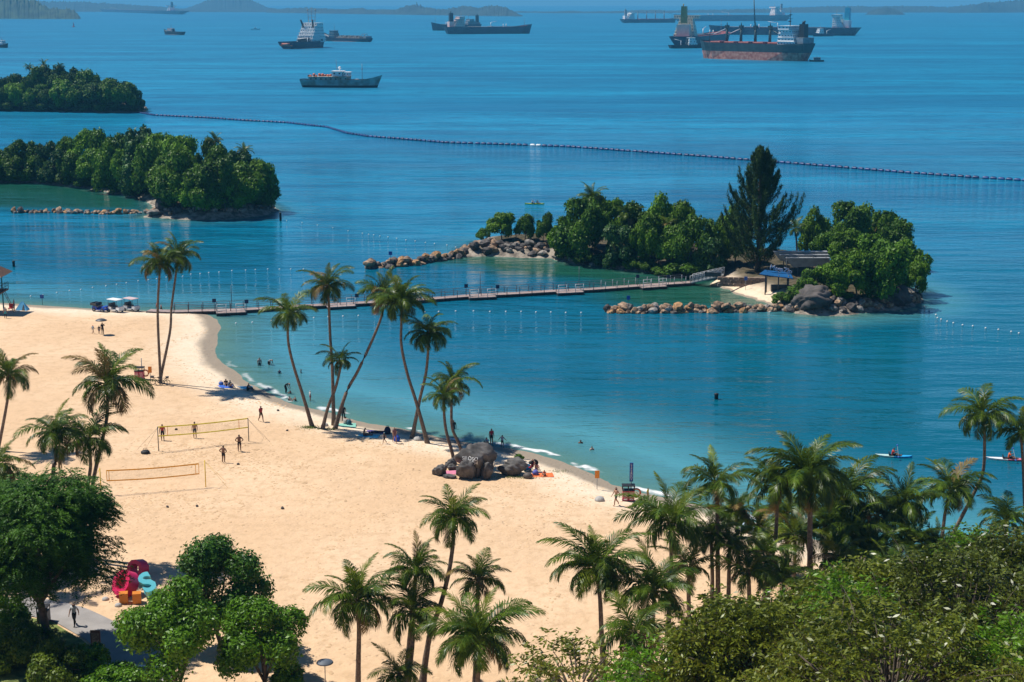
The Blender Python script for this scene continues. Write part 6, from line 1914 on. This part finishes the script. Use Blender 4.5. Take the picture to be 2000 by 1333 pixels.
# ------------------------------------------------------------------ kicked up sand and a wrack line
def lumps(name, label, pts, size, mtl, seed, flat=0.3):
    """small irregular heaps of sand or weed, one mesh"""
    rs = np.random.RandomState(seed)
    n = len(pts)
    h = fields(pts)[0]
    k = 6
    g = np.linspace(0, 2 * np.pi, k, endpoint=False)[None] + rs.rand(n, 1) * 6
    s = size * rs.uniform(.5, 1.5, (n, 1))
    rad = s * rs.uniform(.6, 1.3, (n, k))
    V = np.empty((n, k + 1, 3))
    V[:, :k, 0] = pts[:, :1] + rad * np.cos(g)
    V[:, :k, 1] = pts[:, 1:2] + rad * np.sin(g) * 1.2
    V[:, :k, 2] = h[:, None] - .015
    V[:, k, 0] = pts[:, 0] + rs.randn(n) * size * .3
    V[:, k, 1] = pts[:, 1] + rs.randn(n) * size * .3
    V[:, k, 2] = h + (s[:, 0] * flat)
    base = (np.arange(n) * (k + 1))[:, None]
    F = np.stack([np.concatenate([base + j, base + (j + 1) % k, base + k], 1) for j in range(k)], 1).reshape(-1, 3)
    o = struct(name, npmesh(name, V.reshape(-1, 3), F, mtl), 'stuff')
    o['label'] = label
    return o
rs = np.random.RandomState(3)
pts = []
for (px, py, rx_, ry_, n) in ((395, 885, 8, 6, 900), (300, 990, 9, 6, 900), (480, 900, 7, 5, 300), (600, 900, 14, 9, 350), (740, 870, 9, 4, 260), (1010, 945, 8, 4, 200), (560, 790, 8, 3, 220), (900, 1010, 20, 12, 300), (180, 640, 10, 5, 160)):
    c = G(px, py)
    pts.append(np.stack([c.x + rs.randn(n) * rx_ * .5, c.y + rs.randn(n) * ry_ * .5], 1))
trails = [((60, 640), (150, 632), (190, 615)), ((210, 660), (330, 700), (420, 760)), ((520, 830), (640, 850), (780, 872)), ((470, 910), (620, 960), (760, 1040)), ((560, 1230), (620, 1080), (840, 950)), ((900, 960), (1050, 970), (1200, 1000)),
          ((300, 1060), (450, 1000), (640, 880)), ((1000, 1080), (1080, 1010), (1150, 970)), ((100, 820), (230, 700), (420, 640)), ((1050, 1280), (1080, 1140), (1210, 1010)), ((620, 1320), (640, 1180), (900, 960))]
for tr in trails:
    q = [G(*t) for t in tr]
    for i in range(2):
        n = int((q[i + 1] - q[i]).length / .42)
        t = (np.arange(n) + .5) / max(n, 1)
        a, c = np.array(q[i])[:2], np.array(q[i + 1])[:2]
        line = a + (c - a) * t[:, None]
        for rep in range(2):
            pts.append(line + rs.randn(n, 2) * .35 + np.array([.5 * rep, .3 * rep]))
pts = np.vstack(pts)
d = sdist(pts, BEACH)
pts = pts[d > 1.5]
lumps('kicked_sand', 'trodden heaps and footprints in the dry sand', pts, .13, mat('loose_sand', (.57, .385, .225), .95, .12, 2, spec=.1), 5, .34)
# weed and shell line a little above the water
wp = []
for i in range(len(shore) - 1):
    a, c = shore[i], shore[i + 1]
    ln = np.linalg.norm(c - a)
    if ln > 60:
        continue
    nrm_ = np.array([a[1] - c[1], c[0] - a[0]]) / ln
    n = int(ln * 9)
    t = rs.rand(n)
    p = a + (c - a) * t[:, None]
    sgn = -1 if sdist((p[:1] + nrm_ * .5), BEACH)[0] < 0 else 1
    off = 2.3 + .45 * np.sin(p[:, 0] * .35) + np.abs(rs.randn(n)) * .45
    wp.append(p + nrm_ * sgn * off[:, None])
wp = np.vstack(wp)
lumps('wrack_line', 'line of weed and broken shell above the water', wp, .05, mat('wrack', (.16, .11, .06), .9, .4, 3, col2=(.45, .38, .28)), 6, .35)
# ------------------------------------------------------------------ people
BASE = {'pelvis': (0, 0, .95), 'spine': (0, .01, 1.15), 'chest': (0, 0, 1.34), 'neck': (0, .01, 1.49), 'head': (0, -.015, 1.63), 'crown': (0, -.01, 1.715),
        'shL': (.185, 0, 1.42), 'elL': (.25, .03, 1.14), 'wrL': (.27, -.03, .89), 'haL': (.27, -.05, .82),
        'hipL': (.095, 0, .90), 'knL': (.11, -.02, .50), 'anL': (.115, .03, .09), 'toL': (.135, -.13, .035)}
RADS = {'pelvis': .165, 'spine': .15, 'chest': .175, 'neck': .058, 'head': .098, 'crown': .07, 'sh': .078, 'el': .054, 'wr': .037, 'ha': .040, 'hip': .108, 'kn': .074, 'an': .048, 'to': .036}
EDGES = [('pelvis', 'spine'), ('spine', 'chest'), ('chest', 'neck'), ('neck', 'head'), ('head', 'crown'), ('chest', 'shL'), ('shL', 'elL'), ('elL', 'wrL'), ('wrL', 'haL'), ('chest', 'shR'), ('shR', 'elR'), ('elR', 'wrR'), ('wrR', 'haR'),
         ('pelvis', 'hipL'), ('hipL', 'knL'), ('knL', 'anL'), ('anL', 'toL'), ('pelvis', 'hipR'), ('hipR', 'knR'), ('knR', 'anR'), ('anR', 'toR')]
def mirrored(d):
    o = dict(d)
    for k in list(d):
        if k.endswith('L') and k[:-1] + 'R' not in o:
            x, y, z = d[k]
            o[k[:-1] + 'R'] = (-x, y, z)
    return o
def pose(**kw):
    d = mirrored(BASE)
    d.update(kw)
    return d
def shifted(d, keys, dx, dy, dz):
    for k in keys:
        x, y, z = d[k]; d[k] = (x + dx, y + dy, z + dz)
    return d
UP = ['pelvis', 'spine', 'chest', 'neck', 'head', 'crown', 'shL', 'shR', 'elL', 'elR', 'wrL', 'wrR', 'haL', 'haR', 'hipL', 'hipR']
POSES = {'stand': pose(), 'hips': pose(elL=(.40, .08, 1.16), wrL=(.21, -.03, 1.02), haL=(.15, -.07, .99), elR=(-.40, .08, 1.16), wrR=(-.21, -.03, 1.02), haR=(-.15, -.07, .99)),
         'walk': pose(knL=(.10, -.20, .53), anL=(.11, -.24, .12), toL=(.12, -.40, .06), knR=(-.10, .10, .49), anR=(-.11, .38, .16), toR=(-.11, .28, .05), elL=(.24, .16, 1.17), wrL=(.25, .22, .93), haL=(.25, .21, .85), elR=(-.24, -.10, 1.15), wrR=(-.24, -.26, .95), haR=(-.23, -.32, .89)),
         'arms_out': pose(elL=(.36, -.02, 1.22), wrL=(.50, -.08, 1.05), haL=(.55, -.1, 1.0), elR=(-.36, -.02, 1.22), wrR=(-.50, -.08, 1.05), haR=(-.55, -.1, 1.0), anL=(.18, .02, .09), toL=(.22, -.13, .035), anR=(-.18, .02, .09), toR=(-.22, -.13, .035)),
         'umbrella': pose(elR=(-.26, -.12, 1.22), wrR=(-.15, -.26, 1.36), haR=(-.13, -.28, 1.42)),
         'bend': pose(pelvis=(0, .12, .95), hipL=(.095, .12, .90), hipR=(-.095, .12, .90), spine=(0, -.03, 1.12), chest=(0, -.22, 1.18), neck=(0, -.37, 1.20), head=(0, -.49, 1.15), crown=(0, -.56, 1.12), shL=(.18, -.26, 1.19), shR=(-.18, -.26, 1.19),
                      elL=(.2, -.34, .93), elR=(-.2, -.34, .93), wrL=(.14, -.46, .72), wrR=(-.14, -.46, .72), haL=(.12, -.50, .65), haR=(-.12, -.50, .65)),
         'lie': None, 'sit': None, 'sit_low': None, 'paddle': None}
s_ = shifted(pose(), UP, 0, 0, -.83)
s_.update(knL=(.14, -.40, .44), anL=(.13, -.68, .08), toL=(.14, -.84, .05), knR=(-.14, -.40, .44), anR=(-.13, -.68, .08), toR=(-.14, -.84, .05), chest=(0, -.06, .50), neck=(0, -.10, .65), head=(0, -.14, .79), crown=(0, -.14, .875),
          shL=(.185, -.06, .58), shR=(-.185, -.06, .58), elL=(.24, -.24, .42), wrL=(.13, -.42, .47), haL=(.08, -.47, .46), elR=(-.24, -.24, .42), wrR=(-.13, -.42, .47), haR=(-.08, -.47, .46))
POSES['sit'] = s_
s2 = dict(s_); s2.update(knL=(.14, -.45, .20), anL=(.12, -.85, .07), toL=(.13, -.90, .20), knR=(-.14, -.45, .20), anR=(-.12, -.85, .07), toR=(-.13, -.90, .20), elL=(.25, -.02, .33), wrL=(.18, -.25, .25), haL=(.14, -.30, .22), elR=(-.25, -.02, .33), wrR=(-.18, -.25, .25), haR=(-.14, -.30, .22))
POSES['sit_low'] = s2
s3 = dict(s2); s3.update(elL=(.30, -.20, .40), wrL=(.26, -.42, .48), haL=(.26, -.47, .50), elR=(-.30, -.20, .36), wrR=(-.26, -.42, .40), haR=(-.26, -.47, .40))
POSES['paddle'] = s3
POSES['lie'] = {k: (x, .95 - z, .13 - y * .6) for k, (x, y, z) in pose().items()}

def build_poses():
    tmp = []
    for name, J in POSES.items():
        keys = list(J)
        me = bpy.data.meshes.new('pose_' + name)
        me.from_pydata([J[k] for k in keys], [(keys.index(a), keys.index(b_)) for a, b_ in EDGES], [])
        o = bpy.data.objects.new('pose_' + name, me)
        COL.objects.link(o)
        o.modifiers.new('skin', 'SKIN').use_smooth_shade = True
        for i, k in enumerate(keys):
            r = RADS[k if k in RADS else k[:-1]]
            sv = me.skin_vertices[0].data[i]
            sv.radius = (r, r * (.72 if k in ('pelvis', 'spine', 'chest') else 1))
            sv.use_root = (k == 'pelvis')
        o.modifiers.new('sub', 'SUBSURF').levels = 1
        o.modifiers['sub'].render_levels = 1
        tmp.append((name, J, o))
    dg = bpy.context.evaluated_depsgraph_get()
    out = {}
    for name, J, o in tmp:
        me = bpy.data.meshes.new_from_object(o.evaluated_get(dg))
        bm = bmesh.new(); bm.from_mesh(me)
        def add(mb, m_):
            vs = [bm.verts.new(v) for v in mb.v]
            for f in mb.f:
                try:
                    q = bm.faces.new([vs[i] for i in f]); q.material_index = m_; q.smooth = True
                except ValueError:
                    pass
        bm.faces.ensure_lookup_table()
        seg = [(a, b_, Vector(J[a]), Vector(J[b_])) for a, b_ in EDGES]
        head, crown, neck = Vector(J['head']), Vector(J['crown']), Vector(J['neck'])
        upv = (crown - neck).normalized()
        side = (Vector(J['shL']) - Vector(J['shR'])).normalized()
        front = upv.cross(side).normalized()
        if name not in ('lie',) and front.y > 0 and name != 'bend':
            front = -front
        for f in bm.faces:
            c = f.calc_center_median()
            best, bd = None, 9
            for a, b_, pa, pb in seg:
                ab = pb - pa
                t = max(0, min(1, (c - pa).dot(ab) / ab.length_squared))
                d_ = (c - pa - ab * t).length
                if d_ < bd:
                    bd, best, bt = d_, (a, b_), t
            a, b_ = best
            if b_ in ('head', 'crown'):
                rel = c - head
                f.material_index = 4 if (rel.dot(upv) > .045 or (rel.dot(front) < -.01 and rel.dot(upv) > -.07)) else 0
                if a == 'neck' and bt < .5: f.material_index = 0
            elif b_ == 'neck': f.material_index = 1 if bt < .55 else 0
            elif b_[:2] == 'el': f.material_index = 1 if bt < .55 else 0
            elif b_[:2] in ('wr', 'ha'): f.material_index = 0
            elif b_[:2] == 'sh' or b_ == 'chest': f.material_index = 1
            elif b_ == 'spine': f.material_index = 2 if bt < .35 else 1
            elif b_[:3] == 'hip': f.material_index = 2
            elif b_[:2] == 'kn': f.material_index = 2 if bt < .6 else 3
            elif b_[:2] == 'an': f.material_index = 3
            else: f.material_index = 5
        # fingers, ears, nose, eyes, mouth
        for s in 'LR':
            ha, wr = Vector(J['ha' + s]), Vector(J['wr' + s])
            d_ = (ha - wr).normalized()
            u = d_.cross(Vector((0, 0, 1)) if abs(d_.z) < .8 else Vector((0, 1, 0))).normalized()
            w = d_.cross(u)
            for k, ln in enumerate((.065, .075, .07, .055)):
                q = ha + u * (k - 1.5) * .018 + d_ * .02
                add(MB().tube([q, q + d_ * ln * .55 + w * .006, q + d_ * ln + w * .022], [.010, .009, .006], 5), 0)
            q = ha - u * .034 - d_ * .01
            add(MB().tube([q, q - u * .016 + d_ * .025, q - u * .018 + d_ * .05], [.011, .010, .007], 5), 0)
        add(MB().ball(head + front * .098 - upv * .012, .018, 5, 0, (.8, 1, 1.2)), 0)
        for sd in (-1, 1):
            add(MB().ball(head + side * sd * .095 - upv * .01, .024, 5, 0, (.5, .8, 1.2)), 0)
            add(MB().ball(head + side * sd * .035 + front * .088 + upv * .015, .011, 5), 4)
        add(MB().box(head + front * .086 - upv * .05, (.045, .015, .012)), 5)
        me.materials.clear()
        for _ in range(6):
            me.materials.append(HAIR)
        bm.to_mesh(me); bm.free()
        bpy.data.objects.remove(o)
        out[name] = me
    return out
SKIN = [mat('skin_tan', (.38, .22, .145), .6, .06, 6), mat('skin_brown', (.20, .105, .065), .6, .06, 6), mat('skin_light', (.50, .32, .23), .6, .06, 6)]
HAIR = mat('hair_dark', (.012, .010, .009), .5, .2, 8)
PM = build_poses()
_cm = {}
def cloth(c):
    if c not in _cm:
        _cm[c] = mat('cloth', c, .85, .15, 6)
    return _cm[c]
BLK, WHT, RED_, GRY, TEAL, NAVY, YEL = (.015, .015, .018), (.65, .65, .63), (.45, .03, .03), (.28, .28, .28), (.05, .30, .34), (.02, .03, .09), (.62, .50, .03)
def person(label, px, py, pose_, yaw, h=1.72, top=None, bottom=BLK, skin=0, legs=None, hair=None, sink=0.0, at=None, group=None):
    b = at if at is not None else (G(px, py) if sink == 0 else P(px, py, 0))
    o = link('person', PM[pose_], None, (b.x, b.y, b.z - sink), yaw, h / 1.72)
    sk = SKIN[skin]
    ms = [sk, cloth(top) if top else sk, cloth(bottom), cloth(legs) if legs else sk, cloth(hair) if hair else HAIR, cloth(BLK) if legs else sk]
    for i, m_ in enumerate(ms):
        o.material_slots[i].link = 'OBJECT'
        o.material_slots[i].material = m_
    return tag(o, label, 'person', group)
person('person in a red top behind the yellow net, by its left post', 318, 861, 'stand', R(10), top=RED_, skin=1)
person('shirtless player in dark shorts beyond the yellow net', 381, 856, 'stand', R(200), skin=0, bottom=(.02, .04, .05))
person('shirtless player with arms bent, nearest to the yellow net camera side', 437, 904, 'hips', R(160), skin=1)
person('shirtless player with hands on hips near the right net post', 468, 882, 'hips', R(190), skin=1)
person('person in red vest and long dark shorts walking right of the net', 510, 824, 'walk', R(40), top=(.35, .05, .06), bottom=(.05, .05, .03), skin=1)
o = person('person in black under a dark umbrella on open sand', 201, 654, 'umbrella', R(170), top=BLK, bottom=BLK, legs=BLK, h=1.65)
ub = o.location
uo = thing('umbrella', 'dark open umbrella held over the person in black', 'umbrella', (ub.x - .12, ub.y - .0, ub.z))
part('canopy', MB().lathe([(.78, 1.92), (.72, 1.99), (.45, 2.13), (.02, 2.2)], n=12), M['dgrey'], uo)
part('shaft', MB().tube([(0, 0, 1.30), (0, 0, 2.26)], .012, 5), M['black'], uo)
person('child in dark clothes beside the person with the umbrella', 194, 653, 'stand', R(175), h=1.15, top=BLK, bottom=NAVY)
person('child in light blue with red cap left of the umbrella', 182, 652, 'walk', R(150), h=1.15, top=(.30, .42, .50), bottom=GRY, hair=RED_)
person('person in dark top standing near the lifeguard tower', 28, 607, 'stand', R(90), top=(.25, .22, .24), bottom=NAVY, h=1.65)
person('person in teal and dark trousers in front of the lifeguard tower', 11, 622, 'stand', R(30), top=(.30, .32, .34), bottom=TEAL, legs=BLK, h=1.6)
person('person in pale shirt standing knee deep in the lagoon, holding a child', 507, 714, 'stand', R(20), top=(.30, .25, .25), sink=.72)
person('person leaning in shallow water beside the pale shirt bather', 526, 713, 'bend', R(60), top=GRY, sink=.55)
person('child wading alone in the lagoon, left of the curved palm', 546, 730, 'stand', R(0), h=1.25, top=NAVY, sink=.75)
person('child wading in the lagoon right of the curved palm', 588, 729, 'stand', R(90), h=1.25, top=BLK, sink=.72)
person('bather standing in the water behind the boulder palms', 886, 838, 'stand', R(0), skin=1, top=BLK, sink=.75)
person('swimmer showing head and shoulders, farther of the two', 1134, 866, 'stand', R(0), sink=1.35, skin=1)
person('swimmer showing head and shoulders, nearer of the two', 1156, 879, 'stand', R(30), sink=1.33, skin=2)
person('person in black bending down at the water edge', 559, 769, 'bend', R(70), top=BLK, bottom=BLK, legs=BLK)
person('small child sitting in the wash before the bending person', 568, 770, 'sit', R(-60), h=1.0, top=RED_)
person('child in white sitting on the wet sand, left of two', 564, 783, 'sit', R(60), h=1.15, top=WHT)
person('child without shirt sitting on the wet sand, right of two', 578, 784, 'sit', R(-70), h=1.15)
person('child in white shirt and red shorts standing by the water', 606, 785, 'stand', R(120), h=1.3, top=WHT, bottom=(.5, .03, .08), hair=WHT)
GSH = 'people resting in palm shade'
person('dark clothed sitter left of the pair in palm shade', 441, 754, 'sit', R(20), top=BLK, group=GSH)
person('sitter in grey right of the pair in palm shade', 448, 757, 'sit', R(60), top=(.20, .24, .24), bottom=GRY, group=GSH)
person('lone sitter with stretched legs in palm shade', 484, 763, 'sit', R(75), top=BLK, bottom=BLK, legs=(.06, .05, .05), group=GSH)
person('dark figure standing behind the foot of the leaning palm', 671, 822, 'stand', R(0), top=BLK, bottom=BLK, legs=BLK)
person('sitter in pale shirt at the foot of the leaning palm', 674, 830, 'sit', R(150), top=(.48, .46, .42), bottom=GRY)
person('bare backed sunbather sitting on the turquoise towel', 711, 852, 'sit_low', R(100), skin=1, bottom=NAVY)
person('sunbather lying on the purple towel', 734, 846, 'lie', R(-80), skin=1, bottom=NAVY, top=NAVY)
person('woman in dark red carrying a blue cool bag', 771, 866, 'walk', R(20), top=(.16, .07, .09), bottom=(.20, .10, .10), h=1.65)
person('child with turquoise cap and dark top walking left', 751, 867, 'walk', R(-70), h=1.2, top=BLK, bottom=BLK, hair=(.03, .40, .50))
person('person in red shirt behind the largest boulder', 960, 869, 'stand', R(30), top=(.42, .03, .05), bottom=BLK)
person('person in pale blue crouching behind the largest boulder', 952, 869, 'sit', R(-40), top=(.40, .48, .58), h=1.6)
person('child in grey shirt striding along the water by the boulders', 981, 875, 'arms_out', R(160), h=1.35, top=(.36, .38, .42), bottom=BLK)
person('person in black leaning over the pushchair', 1047, 921, 'bend', R(-50), top=BLK, bottom=BLK)
person('child in orange sitting on the bright orange towel', 1064, 930, 'sit', R(-30), h=1.2, top=(.65, .10, .03))
person('child in pink sitting between the bags by the broad boulder', 1049, 917, 'sit', R(20), h=1.1, top=(.55, .15, .25))
person('bare chested bather in black trunks striding past the right bin', 1203, 988, 'walk', R(-60), skin=0)
person('small child in yellow shirt at the water edge', 1265, 978, 'stand', R(60), h=1.2, top=YEL, bottom=(.4, .3, .1))
person('person in white shirt and dark trousers walking on the path', 146, 1223, 'walk', R(-10), top=WHT, bottom=BLK, legs=BLK)
person('person in blue behind the tree trunks on the path', 48, 1222, 'stand', R(30), top=(.30, .32, .36), bottom=(.02, .10, .40), legs=(.02, .10, .40))
person('person in dark top half hidden behind the round trees', 482, 1122, 'stand', R(30), top=BLK, bottom=YEL)
person('person in pale pink shirt right of the round trees', 510, 1172, 'stand', R(0), top=(.55, .42, .40), bottom=BLK, legs=BLK)
person('person in blue on the roof of the islet shelter', 1640, 512, 'stand', R(0), top=(.02, .08, .40), bottom=(.02, .08, .40), h=1.7, at=P(1640, 508, 4.2))

# kayaks and paddle board
def kayak(label, px, py, rz, L_, m1, m2, people, name='kayak'):
    p0 = P(px, py)
    o = thing(name, label, name.replace('_', ' '), (p0.x, p0.y, 0), rz)
    mb = MB()
    st = [(-.5, .02, .26), (-.42, .16, .20), (-.25, .30, .17), (0, .36, .16), (.25, .30, .17), (.42, .16, .20), (.5, .02, .28)]
    prev = None
    for i in range(len(st) - 1):
        (a, wa, za), (c, wc, zc) = st[i], st[i + 1]
        m_ = 0 if i < 3 else 1
        A = [(a * L_, -wa, za), (a * L_, -wa * .6, -.1), (a * L_, wa * .6, -.1), (a * L_, wa, za)]
        C = [(c * L_, -wc, zc), (c * L_, -wc * .6, -.1), (c * L_, wc * .6, -.1), (c * L_, wc, zc)]
        for k in range(3):
            mb.add([A[k], C[k], C[k + 1], A[k + 1]], [(3, 2, 1, 0)], m_, True)
        mb.add([A[0], A[3], C[3], C[0]], [(0, 3, 2, 1)], m_, False)
    part('hull', mb, [m1, m2], o)
    part('seat', MB().box((-.05 * L_, 0, .22), (.5, .5, .08)).box((-.05 * L_ - .26, 0, .36), (.06, .5, .3)), M['black'], o)
    for k, (lb, off, top) in enumerate(people):
        q = o.location + Vector((math.cos(rz) * off, math.sin(rz) * off, .10))
        person(lb, 0, 0, 'paddle', rz + math.pi / 2, top=top, bottom=BLK, at=q, skin=1)
    off = people[0][1]
    q = o.location + Vector((math.cos(rz) * (off + .5), math.sin(rz) * (off + .5), .62))
    d = Vector((-math.sin(rz), math.cos(rz), .25))
    pd = thing('paddle', 'paddle held across the ' + label.split(',')[0][:60], 'paddle', q)
    part('shaft', MB().tube([d * -1.0, d * 1.0], .018, 5), M['grey'], pd)
    for s in (-1, 1):
        part('blade', MB().ball(d * 1.12 * s, .2, 6, 0, (.5, .8, .5)), M['blue'], pd)
    return o
kb = mat('kayak_blue', (.03, .36, .68), .35, .06, 1); kw_ = mat('kayak_pale_green', (.50, .68, .62), .35, .06, 1)
kayak('pale green and blue kayak in the bay', 1745, 893, R(-10), 3.6, kw_, kb, [('kayaker in red life vest on the pale blue kayak', -.1, (.55, .05, .03))])
kayak('white and pink paddle board near the right edge', 1968, 899, R(-10), 4.2, M['white'], mat('board_pink', (.62, .18, .22), .4, .06, 1), [('paddler in orange vest on the pink board', .1, (.65, .12, .03))], 'paddle_board')
ky = mat('kayak_yellow', (.70, .58, .03), .35, .06, 1)
kayak('yellow kayak on open water beyond the bridge islet', 1044, 399, R(-6), 4.4, ky, ky, [('front paddler in white on the yellow kayak', -.6, WHT), ('rear paddler in dark on the yellow kayak', .5, BLK)])
# small stones and dug dents on the sand
r_ = random.Random(12)
stn = ROCKS['dark']
for i, (x, y, wh) in enumerate(((344, 840, 'beyond the yellow net, between the players'), (465, 908, 'right of the nearest player'), (327, 991, 'below the orange net'), (385, 990, 'right of the one below the orange net'),
                                (552, 994, 'alone in the middle of the beach'), (543, 803, 'uphill of the walking person in red vest'), (561, 842, 'left of the row of palms'))):
    o = link('stone', stn[i % 4], None, G(x, y) + Vector((0, 0, .06)), r_.uniform(0, 6), .16)
    tag(o, 'small dark stone on the sand, ' + wh, 'stone', 'small dark stones on the sand')
